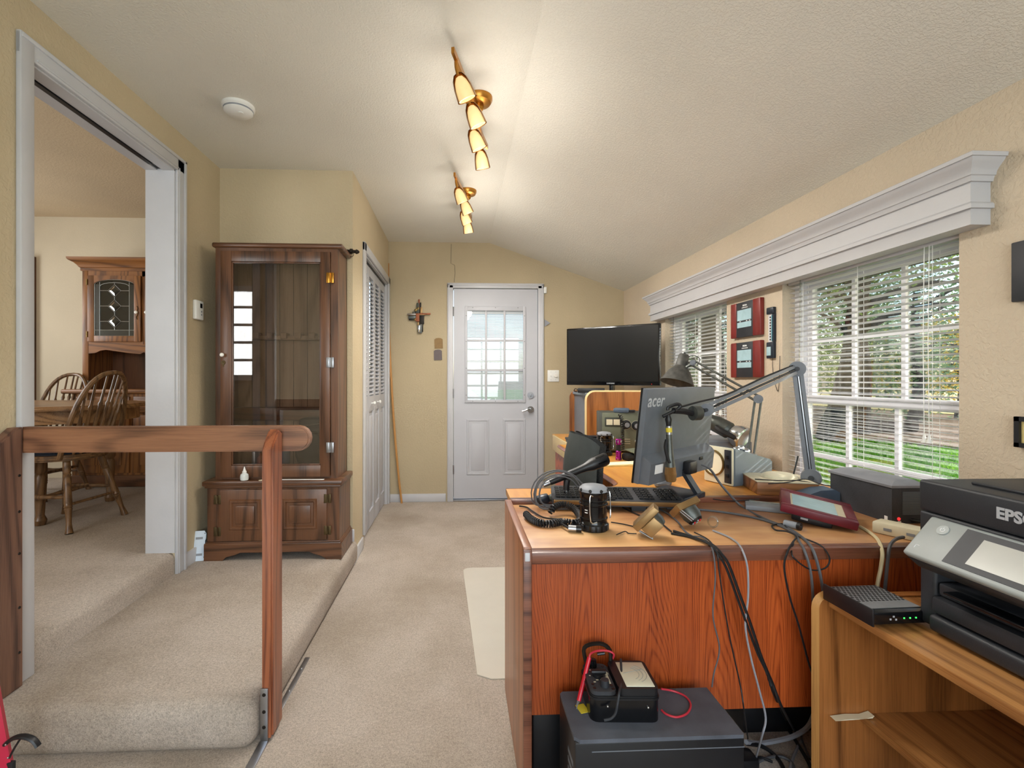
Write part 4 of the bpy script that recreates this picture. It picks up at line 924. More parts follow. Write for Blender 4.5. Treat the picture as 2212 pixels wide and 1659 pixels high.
# ================================================================== dining room furniture
hu = root('china_hutch', (-2.5, 4.4, HD), 'oak china hutch with leaded glass doors in the dining room', 'hutch')
hx0, hx1 = -3.30, -1.72
yl0, yu0, yb0 = 4.20, 4.27, 4.6
Mb().box((hx0 + 0.02, yl0, HD + 0.09), (hx1, yb0, 1.06)).build('base', 'oak', hu, True)
Mb().box((hx0 + 0.01, yl0 - 0.012, HD), (hx1, yb0, HD + 0.10), 0.008).build('plinth', 'cabinet_walnut_x', hu, True)
Mb().box((hx0 - 0.05, yl0 - 0.035, 1.06), (hx1, yb0, 1.098), 0.010, None, 3).build('counter', 'oak_x', hu, True)
xs = [hx0 + 0.05, -2.80, -2.77, -2.25, -2.22, hx1]
for a, b in ((hx0 + 0.06, -2.80), (-2.765, -2.26), (-2.225, hx1 - 0.02)):
    d_ = Mb().box((a, yl0 - 0.016, 0.90), (b, yl0 + 0.002, 1.035), 0.004).build('drawer', 'oak_x', hu, True)
    Mb().box((a + 0.03, yl0 - 0.022, 0.925), (b - 0.03, yl0 - 0.014, 1.01), 0.005).build('drawer_panel', 'oak_x', d_, True)
    dr = Mb().box((a, yl0 - 0.016, HD + 0.12), (b, yl0 + 0.002, 0.875), 0.004).build('cupboard_door', 'oak', hu, True)
    poly = [(a + 0.06, HD + 0.19), (b - 0.06, HD + 0.19), (b - 0.06, 0.77)] + [((a + b) / 2 + (b - a - 0.12) / 2 * math.cos(t), 0.77 + 0.045 * math.sin(t)) for t in [PI * k / 8 for k in range(1, 8)]] + [(a + 0.06, 0.77)]
    Mb().prism(poly, 0.012, MY, yl0 - 0.023).build('raised_panel', 'oak', dr, True)
# upper case (open niche + glazed doors)
zt = 2.13
Mb().box((hx0 + 0.055, yu0, 1.098), (hx0 + 0.085, yb0, zt)).build('side_panel', 'oak', hu, True)
Mb().box((hx0 + 0.055, yb0 - 0.015, 1.098), (hx1, yb0, zt)).build('back_panel', 'cabinet_walnut', hu, True)
Mb().box((hx0 + 0.085, yu0 + 0.01, 1.485), (hx1, yb0 - 0.015, 1.505)).build('shelf', 'oak_x', hu, True)
Mb().box((hx0 + 0.085, yu0 + 0.04, 1.78), (hx1, yb0 - 0.015, 1.788)).build('glass_shelf', 'clear_plastic', hu, True)
m = Mb().box((hx0 + 0.055, yu0 - 0.006, 1.098), (hx0 + 0.105, yu0 + 0.014, zt), 0.002).box((hx0 + 0.1, yu0 - 0.006, 2.075), (hx1, yu0 + 0.014, zt)).box((-2.745, yu0 - 0.006, 1.485), (-2.715, yu0 + 0.014, zt), 0.002).box((-2.26, yu0 - 0.006, 1.485), (-2.20, yu0 + 0.014, zt))
m.build('face_frame', 'oak', hu, True)
ap = [(hx0 + 0.1, 1.51), (hx0 + 0.1, 1.405), (hx0 + 0.16, 1.41), (hx0 + 0.20, 1.43), (hx0 + 0.25, 1.438), (-2.85, 1.41), (-2.76, 1.402), (-2.73, 1.418), (-2.70, 1.402), (-2.6, 1.41), (-2.4, 1.438), (-2.3, 1.41), (hx1, 1.405), (hx1, 1.51)]
Mb().prism(ap, 0.016, MY, yu0 - 0.004).build('apron', 'oak_x', hu, True)
def crown(levels, x0, x1, y0, yb):
    m = Mb(); rings = []
    for z, o in levels: rings.append([m.bm.verts.new(p) for p in ((x0 - o, yb, z), (x0 - o, y0 - o, z), (x1, y0 - o, z), (x1, yb, z))])
    for A, B in zip(rings, rings[1:]):
        for i in range(4): m.bm.faces.new((A[i], A[(i + 1) % 4], B[(i + 1) % 4], B[i]))
    m.bm.faces.new(rings[0]); m.bm.faces.new(list(reversed(rings[-1]))); return m
crown([(2.12, 0.0), (2.12, 0.012), (2.145, 0.012), (2.15, 0.02), (2.165, 0.028), (2.185, 0.045), (2.20, 0.07), (2.21, 0.078), (2.225, 0.08)], hx0 + 0.055, hx1, yu0, yb0).build('crown', 'oak_x', hu, True, sm=20)
for (a, b, kx) in ((hx0 + 0.108, -2.748, 1), (-2.712, -2.262, 0)):
    z0, z1 = 1.508, 2.078; g = (a + 0.055, b - 0.055, z0 + 0.05, z1 - 0.075)
    y0, y1 = yu0 - 0.022, yu0 - 0.004
    gm = (g[0] + g[1]) / 2; hw = (g[1] - g[0]) / 2
    arc = [(gm + hw * math.cos(t) * 1.0, g[3] + 0.042 * math.sin(t)) for t in [PI * k / 10 for k in range(11)]]
    m = Mb().box((a, y0, z0), (g[0], y1, z1), 0.002).box((g[1], y0, z0), (b, y1, z1), 0.002).box((g[0], y0, z0), (g[1], y1, g[2]), 0.002)
    for (p, q) in zip(arc, arc[1:]): m.prism([(q[0], q[1]), (p[0], p[1]), (p[0], z1), (q[0], z1)], y1 - y0, MY, y0)
    dr = m.build('glazed_door', 'oak', hu, True)
    poly = [(g[0], g[2]), (g[1], g[2])] + arc
    ym = y1 - 0.006
    Mb().prism(poly, 0.002, MY, ym).build('pane', 'leaded_glass', dr, True)
    # textured border strips and bevelled diamonds
    bw = hw * 0.26
    for (u0, u1, w0, w1) in ((g[0], g[0] + bw, g[2] + 0.05, g[3]), (g[1] - bw, g[1], g[2] + 0.05, g[3]), (g[0], g[1], g[2], g[2] + 0.05)):
        Mb().box((u0, ym - 0.003, w0), (u1, ym - 0.001, w1)).build('pane', 'textured_glass', dr, True)
    inner = [(gm + (hw - bw) * math.cos(t), g[3] - 0.018 + 0.034 * math.sin(t)) for t in [PI * k / 8 for k in range(9)]]
    lines = [[(g[0], g[2]), (g[1], g[2])] + arc + [(g[0], g[2])], [(g[0] + bw, g[2]), (g[0] + bw, g[3] + 0.02)], [(g[1] - bw, g[2]), (g[1] - bw, g[3] + 0.02)], [(g[0], g[2] + 0.05), (g[1], g[2] + 0.05)], inner]
    zc = [g[2] + 0.125 + 0.133 * k for k in range(3)]; dq = 0.054
    for z in zc:
        lines.append([(gm - dq, z), (gm, z + dq), (gm + dq, z), (gm, z - dq), (gm - dq, z)]); lines.append([(g[0] + bw, z), (gm - dq, z)]); lines.append([(gm + dq, z), (g[1] - bw, z)])
    lines += [[(gm, zc[0] + dq), (gm, zc[1] - dq)], [(gm, zc[1] + dq), (gm, zc[2] - dq)], [(gm, zc[0] - dq), (gm, g[2] + 0.05)], [(gm, zc[2] + dq), (gm, g[3] + 0.012)]]
    m = Mb()
    for l in lines: m.tube([(x, ym - 0.003, z) for x, z in l], 0.0022, 5)
    m.build('lead_came', 'lead_came', dr, True)
    for z in zc:
        q = dq * 0.82; mm = Mb(); c = [(gm - q, z), (gm, z + q), (gm + q, z), (gm, z - q)]; k = dq * 0.45; ci = [(gm - k, z), (gm, z + k), (gm + k, z), (gm, z - k)]
        o = [mm.bm.verts.new((x, ym - 0.002, zz)) for x, zz in c]; i_ = [mm.bm.verts.new((x, ym - 0.006, zz)) for x, zz in ci]
        for k2 in range(4): mm.bm.faces.new((o[k2], o[(k2 + 1) % 4], i_[(k2 + 1) % 4], i_[k2]))
        mm.bm.faces.new(i_); mm.build('bevel_diamond', 'leaded_glass', dr, True, sm=0)
    kxp = b - 0.025 if kx else a + 0.022
    Mb().lathe([(0.005, 0), (0.005, 0.008), (0.013, 0.012), (0.013, 0.022), (0.004, 0.026), (0, 0.026)], 14, TR((kxp, y0, 1.76), R(90), 0, 0)).build('knob', 'porcelain', dr, True)
    Mb().tube([(kxp, y0 - 0.003, 1.70), (kxp - 0.006, y0 - 0.003, 1.72), (kxp + 0.005, y0 - 0.003, 1.745), (kxp, y0 - 0.003, 1.77), (kxp + 0.006, y0 - 0.003, 1.795), (kxp - 0.003, y0 - 0.003, 1.815)], 0.004, 6, 4, 0.5).build('back_plate', 'bronze', dr, True)
    if kx:
        for z in (1.57, 2.02): Mb().cyl((a - 0.002, y0 - 0.002, z - 0.025), (a - 0.002, y0 - 0.002, z + 0.025), 0.005, n=8).build('hinge', 'antique_brass', dr, True)
for k, x in enumerate((-3.12, -3.02, -2.90, -2.82)):
    tag(Mb().lathe([(0.028, 0), (0.026, 0.003), (0.004, 0.008), (0.004, 0.07), (0.022, 0.085), (0.03, 0.12), (0.025, 0.16), (0.023, 0.16), (0.027, 0.12), (0.02, 0.09), (0, 0.08)], 14, TR((x, 4.42, 1.789))).build('wine_glass', 'clear_plastic'), ('leftmost clear stemmed glass on the upper hutch shelf', 'second stemmed glass from the left on the hutch shelf', 'third stemmed glass from the left on the hutch shelf', 'rightmost stemmed glass seen through the leaded hutch door')[k], 'glass', 'stemmed glasses in the hutch')
ct = root('crystal_tumbler', P(190, 840, y=4.24), 'small crystal tumbler on the hutch counter', 'glass'); ct.location.z = 1.098
Mb().lathe([(0.02, 0), (0.027, 0.075), (0.024, 0.075), (0.018, 0.008), (0, 0.008)], 12).build('tumbler', 'clear_plastic', ct)
# table
tb = root('dining_table', (-3.18, 3.42, HD), 'oval oak dining table seen through the opening', 'table')
el = [(0.92 * math.copysign(abs(math.cos(t)) ** 0.75, math.cos(t)), 0.56 * math.copysign(abs(math.sin(t)) ** 0.75, math.sin(t))) for t in [2 * PI * k / 40 for k in range(40)]]
m = Mb().prism(el, 0.028, None, 0.722); bmesh.ops.bevel(m.bm, geom=[e for e in m.bm.edges if abs(e.verts[0].co.z - e.verts[1].co.z) < 1e-5], offset=0.008, segments=2, affect='EDGES')
m.build('tabletop', 'table_oak', tb)
Mb().prism([(x * 0.93, y * 0.9) for x, y in el], 0.085, None, 0.637).build('apron', 'table_oak', tb)
for sx, sy in ((0.55, 0.30), (0.55, -0.30), (-0.55, 0.30), (-0.55, -0.30)):
    Mb().lathe([(0.028, 0), (0.035, 0.03), (0.022, 0.06), (0.03, 0.2), (0.034, 0.3), (0.024, 0.32), (0.036, 0.34), (0.036, 0.5), (0.026, 0.53), (0.036, 0.56), (0.036, 0.64)], 14, TR((sx, sy, 0))).build('leg', 'chair_oak', tb)
# windsor chairs: local +x is the back
def windsor(loc, rz, lab):
    r = root('windsor_chair', loc, lab, 'chair', rz, 'oak windsor chairs at the dining table')
    el = [(0.215 * math.cos(t) - 0.0, 0.225 * math.sin(t)) for t in [2 * PI * k / 28 for k in range(28)]]
    m = Mb().prism(el, 0.034, None, 0.42); bmesh.ops.bevel(m.bm, geom=[e for e in m.bm.edges if abs(e.verts[0].co.z - e.verts[1].co.z) < 1e-5], offset=0.012, segments=2, affect='EDGES')
    m.build('seat', 'chair_oak', r)
    m = Mb().prism([(x * 0.86 - 0.01, y * 0.86) for x, y in el], 0.035, None, 0.455); bmesh.ops.bevel(m.bm, geom=[e for e in m.bm.edges if abs(e.verts[0].co.z - e.verts[1].co.z) < 1e-5], offset=0.015, segments=2, affect='EDGES')
    m.build('cushion', 'navy_cushion', r)
    feet = []
    for sx in (1, -1):
        for sy in (1, -1):
            t0 = V((0.115 * sx, 0.12 * sy, 0.425)); f = V((0.215 * sx, 0.205 * sy, 0.0)); feet.append((t0, f))
            d = t0 - f; Mt = Matrix.Translation(f) @ d.to_track_quat('Z', 'Y').to_matrix().to_4x4()
            L = d.length
            Mb().lathe([(0.021, 0), (0.017, 0.03), (0.014, 0.06), (0.017, 0.13), (0.021, 0.145), (0.018, 0.15), (0.022, 0.158), (0.019, 0.165), (0.021, 0.18), (0.019, 0.25), (0.021, 0.33), (0.017, 0.34), (0.022, 0.35), (0.017, 0.36), (0.021, 0.37), (0.019, L)], 12, Mt).build('leg', 'chair_oak', r)
    def mid(k, s): return feet[k][0].lerp(feet[k][1], s)
    for a, b in ((0, 2), (1, 3)):
        A, B = mid(a, 0.52), mid(b, 0.52); Mb().tube([A, A.lerp(B, 0.5), B], [0.009, 0.012, 0.014, 0.012, 0.009], 8, 4).build('stretcher', 'chair_oak', r)
    A, B = (mid(0, 0.52) + mid(2, 0.52)) / 2, (mid(1, 0.52) + mid(3, 0.52)) / 2
    Mb().tube([A, A.lerp(B, 0.5), B], [0.009, 0.014, 0.009], 8, 4).build('stretcher', 'chair_oak', r)
    A, B = mid(0, 0.62), mid(1, 0.62); Mb().tube([A, B], 0.009, 8).build('stretcher', 'chair_oak', r)
    # bow back leaning outwards
    def bow(t):
        y = 0.205 * math.copysign(abs(math.cos(t)) ** 0.8, math.cos(t)); z = 0.44 + 0.52 * abs(math.sin(t)) ** 0.8
        return V((0.155 + 0.05 * (1 - abs(y) / 0.2) * (1 if z < 0.5 else 1) + (z - 0.44) * 0.24, y, z))
    bp = [bow(PI * k / 22) for k in range(23)]
    Mb().tube(bp, 0.0145, 8).build('back_bow', 'chair_oak', r)
    for k in range(7):
        y = -0.138 + 0.046 * k
        cand = min(bp[3:-3], key=lambda p: abs(p.y - y * 1.12)); b0 = V((0.185 - abs(y) * 0.25, y * 0.8, 0.452)); d = cand - b0
        Mt = Matrix.Translation(b0) @ d.to_track_quat('Z', 'Y').to_matrix().to_4x4(); L = d.length
        Mb().lathe([(0.007, 0), (0.010, L * 0.2), (0.012, L * 0.45), (0.009, L * 0.58), (0.013, L * 0.62), (0.008, L * 0.65), (0.006, L)], 8, Mt).build('spindle', 'chair_oak', r)
    return r
windsor((-2.50, 3.16, HD), R(-6), 'oak windsor chair with navy cushion nearest the opening')
windsor((-3.30, 3.92, HD), R(90), 'oak windsor chair on the far side of the dining table')
# ================================================================== near desk
dk_ = root('office_desk', (0.9, 1.55, 0), 'worn teak desk with tall end panel facing the camera', 'desk')
Mb().box((0.2, 1.306, DT - 0.026), (1.60, 1.806, DT), 0.004).build('desktop', 'worn_top', dk_, True)
Mb().box((0.2, 1.298, DT - 0.032), (1.60, 1.322, DT + 0.0006), 0.0025).build('front_edge', 'teak_edge', dk_, True)
Mb().box((0.2, 1.322, DT - 0.01), (1.60, 1.335, DT + 0.0003)).build('edge_band', 'teak_edge', dk_, True)
m = Mb().box((0.177, 1.294, 0), (0.2, 1.812, DT + 0.017), 0.005); m.build('end_panel', 'teak_side', dk_, True)
Mb().box((0.1765, 1.290, 0), (0.2005, 1.297, DT + 0.012), 0.003).build('end_panel_edge', 'teak_edge', dk_, True)
Mb().box((0.176, 1.295, DT + 0.010), (0.201, 1.812, DT + 0.0185), 0.004).build('end_panel_cap', 'teak_edge_y', dk_, True)
Mb().box((0.2, 1.335, 0.235), (1.60, 1.352, DT - 0.026)).build('modesty_panel', 'teak', dk_, True)
Mb().box((1.575, 1.33, 0), (1.60, 1.806, DT - 0.026)).build('end_support', 'teak_side', dk_, True)
for (x, y) in ((0.187, 1.2895),): Mb().box((x - 0.006, y - 0.001, DT - 0.02), (x + 0.008, y + 0.004, DT + 0.004), 0.002).build('chipped_corner', 'white_paint', dk_, True)
# ================================================================== rear L-shaped desk along the windows
rd = root('corner_desk', (1.15, 2.5, 0), 'golden oak corner desk running along the window wall', 'desk')
cur = [(0.712 - 0.13 + 0.13 * math.sin(a), 1.99 + 0.13 - 0.13 * math.cos(a)) for a in [PI / 2 * k / 6 for k in range(7)]]
poly = [(0.2, 1.815), (1.60, 1.815), (1.60, 3.33), (0.712, 3.33)] + list(reversed(cur)) + [(0.2, 1.99)]
Mb().prism(poly, 0.024, None, DT2 - 0.024).build('desktop', 'golden_top', rd, True)
ed = [(x - (0.006 if x < 0.72 else 0), y + 0.0) for x, y in reversed(cur)]
Mb().tube([(0.706, 3.33, DT2 - 0.012)] + [(x, y, DT2 - 0.012) for x, y in ed] + [(0.2, 1.996, DT2 - 0.012)], 0.013, 4).build('front_edge', 'teak_edge_y', rd, True)
Mb().box((0.2, 1.8085, DT2 - 0.026), (1.60, 1.8155, DT2 + 0.0005), 0.003).box((0.2, 1.815, DT2 - 0.002), (1.6, 1.84, DT2 + 0.0004)).build('rear_edge', 'teak_edge', rd, True)
Mb().box((1.0, 2.2, 0), (1.58, 2.65, DT2 - 0.026), 0.004).build('pedestal', 'teak_side', rd, True)
Mb().box((0.205, 1.82, 0), (0.228, 1.985, DT2 - 0.026)).build('leg', 'teak_side', rd, True)
# far unit with low hutch
fu = root('computer_hutch', (1.2, 3.66, 0), 'oak computer hutch with rounded end panels under the television', 'desk')
fx = 0.935; ya_, yb2 = 3.44, 3.99; ht = 1.09
def endpanel(y0, y1):
    poly = [(fx, 0.0), (1.60, 0.0), (1.60, ht)] + [(fx + 0.06 - 0.06 * math.sin(a), ht - 0.06 + 0.06 * math.cos(a)) for a in [PI / 2 * k / 6 for k in range(7)]]
    return Mb().prism(poly, y1 - y0, MY, y0)
endpanel(ya_, ya_ + 0.02).build('end_panel', 'oak_red', fu, True); endpanel(yb2 - 0.02, yb2).build('end_panel', 'oak_red', fu, True)
Mb().tube([(fx - 0.0005, ya_ + 0.01, 0.74)] + [(fx + 0.06 - 0.0605 * math.sin(a), ya_ + 0.01, ht - 0.06 + 0.0605 * math.cos(a)) for a in [PI / 2 * (6 - k) / 6 for k in range(7)]] + [(1.6, ya_ + 0.01, ht)], 0.0112, 4).build('edge_strip', 'light_beech', fu, True)
Mb().box((fx + 0.025, ya_ + 0.02, ht - 0.03), (1.60, yb2 - 0.02, ht - 0.01)).build('top_shelf', 'scope_grey', fu, True)
Mb().box((fx + 0.04, ya_ + 0.02, DT2), (fx + 0.05, yb2 - 0.02, ht - 0.03)).build('recessed_panel', 'grey_plastic', fu, True)
Mb().box((1.3, ya_ + 0.02, 0.73), (1.32, yb2 - 0.02, ht - 0.03)).build('back_panel', 'grey_mid', fu, True)
Mb().box((fx + 0.05, ya_ + 0.25, 0.73), (fx + 0.35, ya_ + 0.265, ht - 0.03)).build('divider', 'grey_mid', fu, True)
Mb().box((0.79, 3.335, DT2 - 0.022), (1.60, yb2, DT2 + 0.0), 0.004).build('desktop', 'golden_top', fu, True)
Mb().box((0.782, 3.345, DT2 - 0.125), (0.80, 3.93, DT2 - 0.0), 0.003).build('drawer_front', 'light_beech', fu, True)
Mb().box((0.81, 3.36, 0), (0.835, 3.95, DT2 - 0.125)).build('side_panel', 'teak', fu, True)
# ------------------------------------------------------------------ television
tvl = V((0.905, 3.955, 0)); tvr = V((1.505, 3.50, 0)); mid = (tvl + tvr) / 2; ang = math.atan2(tvr.y - tvl.y, tvr.x - tvl.x)
tv = root('television', (mid.x, mid.y, ht - 0.01), 'black flat-screen television standing on the oak hutch', 'television', ang)
wv = (tvr - tvl).length
Mb().box((-wv / 2, 0.0, 0.055), (wv / 2, 0.045, 0.525), 0.006).build('housing', 'black_gloss', tv)
Mb().box((-wv / 2 + 0.014, -0.0015, 0.085), (wv / 2 - 0.014, 0.002, 0.512)).build('screen', 'dark_screen', tv)
Mb().cyl((0, 0.03, 0.012), (0, 0.03, 0.08), 0.022).build('neck', 'black_gloss', tv)
Mb().box((-0.2, -0.08, 0), (0.2, 0.1, 0.012), 0.005).build('base', 'black_gloss', tv)
lettering('SAMSUNG', 0.014, 'grey_print', tv, TR((0, -0.001, 0.070), R(90), 0, 0), bold=0.0003)
Mb().cyl((wv / 2 - 0.06, -0.001, 0.066), (wv / 2 - 0.06, 0.002, 0.066), 0.002, n=8).build('standby_light', 'led_red', tv)
bx_ = root('set_top_box', P(1290, 842, z=ht - 0.01), 'small black set-top box under the television at the left', 'media box'); bx_.location.z = ht - 0.01
bx_.location.x = 1.02; bx_.location.y = 3.62; bx_.rotation_euler.z = -0.3
Mb().box((-0.10, -0.06, 0), (0.1, 0.06, 0.034), 0.004).build('case', 'black_plastic', bx_)
Mb().tube([(-0.1, 0, 0.02), (-0.12, -0.01, 0.03), (-0.13, 0.0, 0.012), (-0.11, 0.02, 0.004)], 0.003, 6, 4).build('lead', 'black_cable', bx_)
rm = root('remote_control', (1.18, 3.53, ht - 0.01), 'black remote control lying under the television', 'remote', -0.5)
Mb().box((-0.07, -0.02, 0), (0.07, 0.02, 0.016), 0.005).build('body', 'black_plastic', rm)
for k in range(4): Mb().box((-0.05 + 0.025 * k, -0.008, 0.0155), (-0.04 + 0.025 * k, 0.008, 0.018), 0.001).build('button', 'grey_plastic', rm)
# laptops stacked on the far desk
lp = root('laptop', (0.965, 3.42, DT2), 'closed black laptop stack at the end of the far desk', 'laptop', -0.06)
Mb().box((-0.175, -0.055, 0), (0.175, 0.07, 0.02), 0.004).build('lower_case', 'black_plastic', lp)
Mb().box((-0.18, -0.06, 0.021), (0.16, 0.065, 0.038), 0.004, TR((0, 0, 0), 0, R(-1), 0.03)).build('upper_case', 'charcoal', lp)
Mb().box((-0.1, -0.03, 0.043), (0.13, 0.04, 0.052), 0.003, TR((0, 0, 0), 0, 0, -0.12)).build('lid', 'charcoal', lp)
# ------------------------------------------------------------------ two-way radio
rd_ = root('radio_transceiver', (1.09, 2.93, DT2), 'olive green radio transceiver with knobs and meters behind the monitor', 'radio', R(-8))
w2 = 0.19
Mb().box((-w2, 0.0, 0.012), (w2, 0.24, 0.25), 0.006).build('case', 'olive_dark', rd_)
Mb().box((-w2, -0.008, 0.012), (w2, 0.004, 0.25), 0.004).build('front_panel', 'olive_panel', rd_)
mf = Mb().box((-w2 + 0.015, -0.013, 0.165), (-w2 + 0.115, -0.004, 0.222), 0.003).build('meter_bezel', 'olive_dark', rd_)
for k in range(2): Mb().box((-w2 + 0.024 + 0.044 * k, -0.0145, 0.175), (-w2 + 0.062 + 0.044 * k, -0.012, 0.21)).build('meter_face', 'paper', mf)
for (x, z, r_) in ((-0.045, 0.178, 0.023), (0.015, 0.172, 0.023)):
    k_ = Mb().lathe([(r_ + 0.006, 0), (r_ + 0.006, 0.006), (r_, 0.007), (r_ * 0.94, 0.03), (0, 0.03)], 18, TR((x, -0.008, z), R(90), 0, 0)).build('tuning_knob', 'black_plastic', rd_)
    Mb().lathe([(r_ * 0.66, 0.0302), (r_ * 0.66, 0.032), (0, 0.032)], 18, TR((x, -0.008, z), R(90), 0, 0)).build('knob_cap', 'steel', k_)
    Mb().lathe([(r_ + 0.0075, 0), (r_ + 0.0075, 0.003)], 18, TR((x, -0.008, z), R(90), 0, 0)).build('knob_ring', 'cream_plastic', k_)
for k in range(5): Mb().lathe([(0.008, 0), (0.007, 0.016), (0, 0.016)], 12, TR((-w2 + 0.025 + 0.026 * k, -0.008, 0.10 - 0.005 * k), R(90), 0, 0)).build('small_knob', 'black_plastic' if k % 2 else 'brown_metal', rd_)
for k in range(3): Mb().box((-0.055, -0.0095, 0.058 + 0.014 * k), (-0.02, -0.007, 0.061 + 0.014 * k)).build('switch_mark', 'cream_plastic', rd_)
for (x, z) in ((0.02, 0.075), (0.06, 0.06)): Mb().lathe([(0.012, 0), (0.010, 0.02), (0.0, 0.02)], 12, TR((x, -0.008, z), R(90), 0, 0)).build('small_knob', 'porcelain', rd_)
hm = root('hand_microphone', (1.02, 2.95, DT2 + 0.25), 'blue-grey hand microphone lying on top of the olive radio', 'microphone', R(-25))
Mb().box((-0.045, -0.025, 0.0), (0.05, 0.025, 0.03), 0.01).build('shell', 'slate_blue', hm)
Mb().box((0.05, -0.012, 0.004), (0.085, 0.012, 0.02), 0.004).build('strain_relief', 'black_rubber', hm)
def helix(path, rad, pitch, wire, n=5):
    pts = catmull([V(p) for p in path], 8); out = []; s_acc = 0.0
    # resample
    L = [0.0]
    for a, b in zip(pts, pts[1:]): L.append(L[-1] + (b - a).length)
    total = L[-1]; turns = total / pitch; N = int(turns * 9); nr = None; j = 0
    for i in range(N + 1):
        s_ = total * i / N
        while j < len(L) - 2 and L[j + 1] < s_: j += 1
        f = (s_ - L[j]) / max(1e-9, L[j + 1] - L[j]); p = pts[j].lerp(pts[j + 1], f); t = (pts[j + 1] - pts[j]).normalized()
        if nr is None: nr = t.orthogonal().normalized()
        nr = (nr - t * nr.dot(t)).normalized(); b = t.cross(nr); a = 2 * PI * turns * i / N
        out.append(p + (nr * math.cos(a) + b * math.sin(a)) * rad)
    return Mb().tube(out, wire, n)
helix([(0.99, 2.885, DT2 + 0.245), (1.0, 2.87, DT2 + 0.2), (1.0, 2.865, DT2 + 0.11), (1.0, 2.86, DT2 + 0.03)], 0.010, 0.012, 0.003, 4).build('coiled_cord', 'black_cable', hm, True)
# lanterns
def lantern(loc, lab, rz):
    r = root('camping_lantern', loc, lab, 'lantern', rz, 'black camping lanterns')
    b = Mb().lathe([(0.0, 0), (0.044, 0), (0.046, 0.004), (0.046, 0.02), (0.043, 0.024), (0.0425, 0.034), (0.045, 0.037), (0.045, 0.040), (0.0425, 0.043), (0.0425, 0.078), (0.045, 0.081), (0.045, 0.084), (0.0425, 0.087), (0.0425, 0.092), (0.045, 0.095), (0.0425, 0.098), (0.043, 0.112), (0.045, 0.116), (0.045, 0.122), (0, 0.122)], 28).build('body', 'black_gloss', r)
    for k in range(16):
        a = 2 * PI * k / 16; Mb().box((0.0445, -0.006, 0.003), (0.048, 0.006, 0.02), 0.001, TR((0, 0, 0), 0, 0, a)).build('grip', 'black_plastic', b)
    Mb().lathe([(0.045, 0.122), (0.044, 0.130), (0.036, 0.138), (0.02, 0.142), (0, 0.1425)], 24).build('cap', 'grey_mid', r)
    for k in range(8):
        a = 2 * PI * k / 8 + 0.2; Mb().cyl((0.0425 * math.cos(a), 0.0425 * math.sin(a), 0.126), (0.046 * math.cos(a), 0.046 * math.sin(a), 0.129), 0.005, n=8).build('cap_notch', 'black_plastic', r)
    for sg in (-1, 1):
        Mb().tube([V((sg * 0.02, -0.048, 0.115)), V((sg * 0.03, -0.049, 0.112)), V((sg * 0.028, -0.05, 0.038)), V((sg * 0.008, -0.05, 0.036))] if sg < 0 else [V((0.047, 0.0, 0.118)), V((0.053, -0.006, 0.112)), V((0.054, -0.008, 0.045)), V((0.046, -0.02, 0.038))], 0.0018, 6, 3).build('wire_handle', 'chrome', r)
    for k in range(2): Mb().box((-0.0425, -0.014, 0.058 + 0.008 * k), (-0.0405, -0.004, 0.061 + 0.008 * k), 0, TR((0, 0, 0), 0, 0, 0.45)).build('print', 'white_print', r)
    return r
lantern((0.429, 1.50, DT + 0.0005), 'black camping lantern at the front of the near desk', 0.1)
lantern((0.885, 2.86, DT2 + 0.0005), 'black camping lantern further back beside the olive radio', -0.1)
# purple torch, case, notepad, pencil pot
ft = root('flashlight', (0.912, 2.68, DT2), 'small purple metal flashlight standing on the golden desk', 'flashlight')
Mb().lathe([(0, 0), (0.017, 0), (0.017, 0.012), (0.015, 0.014), (0.015, 0.05), (0.012, 0.053)], 16).build('tail', 'purple_metal', ft)
Mb().lathe([(0.0128, 0.05), (0.0128, 0.088)], 16).build('grip', 'black_rubber', ft)
Mb().lathe([(0.012, 0.086), (0.016, 0.09), (0.017, 0.118), (0.015, 0.12), (0, 0.12)], 16).build('head', 'purple_metal', ft)
for k in range(6):
    a = 2 * PI * k / 6; Mb().box((0.0155, -0.003, 0.098), (0.018, 0.003, 0.112), 0.001, TR((0, 0, 0), 0, 0, a)).build('fin', 'chrome', ft); Mb().box((0.0155, -0.003, 0.002), (0.0178, 0.003, 0.01), 0, TR((0, 0, 0), 0, 0, a)).build('fin', 'chrome', ft)
kc = root('glasses_case', (1.0, 2.67, DT2), 'black case beside the purple flashlight with pale card on top', 'case', R(12))
Mb().box((-0.065, -0.035, 0), (0.075, 0.035, 0.04), 0.012).build('case', 'black_rubber', kc)
Mb().box((-0.05, -0.05, 0.041), (0.07, 0.04, 0.045), 0.001, TR((0, 0, 0.012), R(10), 0, 0.3)).build('card', 'olive_panel', kc)
np_ = root('notepad', (0.885, 2.53, DT2), 'yellow notepad lying on the golden desk near the monitor', 'notepad', R(10))
Mb().box((-0.12, -0.045, 0), (0.13, 0.045, 0.008), 0.002).build('pad', 'yellow_paper', np_)
Mb().box((-0.115, -0.04, 0.0082), (0.12, 0.04, 0.0095), 0, TR((0, 0, 0), 0, 0, 0.06)).build('top_sheet', 'paper', np_)
tp_ = tag(Mb().prism([(0, -0.005), (0.03, 0.004), (0.06, -0.004), (0.09, 0.006), (0.12, 0.0), (0.12, 0.012), (0.09, 0.018), (0.06, 0.008), (0.03, 0.016), (0, 0.008)], 0.0015, TR((0.80, 3.10, DT2 + 0.0003), 0, 0, 0.5)).build('strap', 'black_rubber'), 'wavy black strap lying on the golden desk', 'strap')
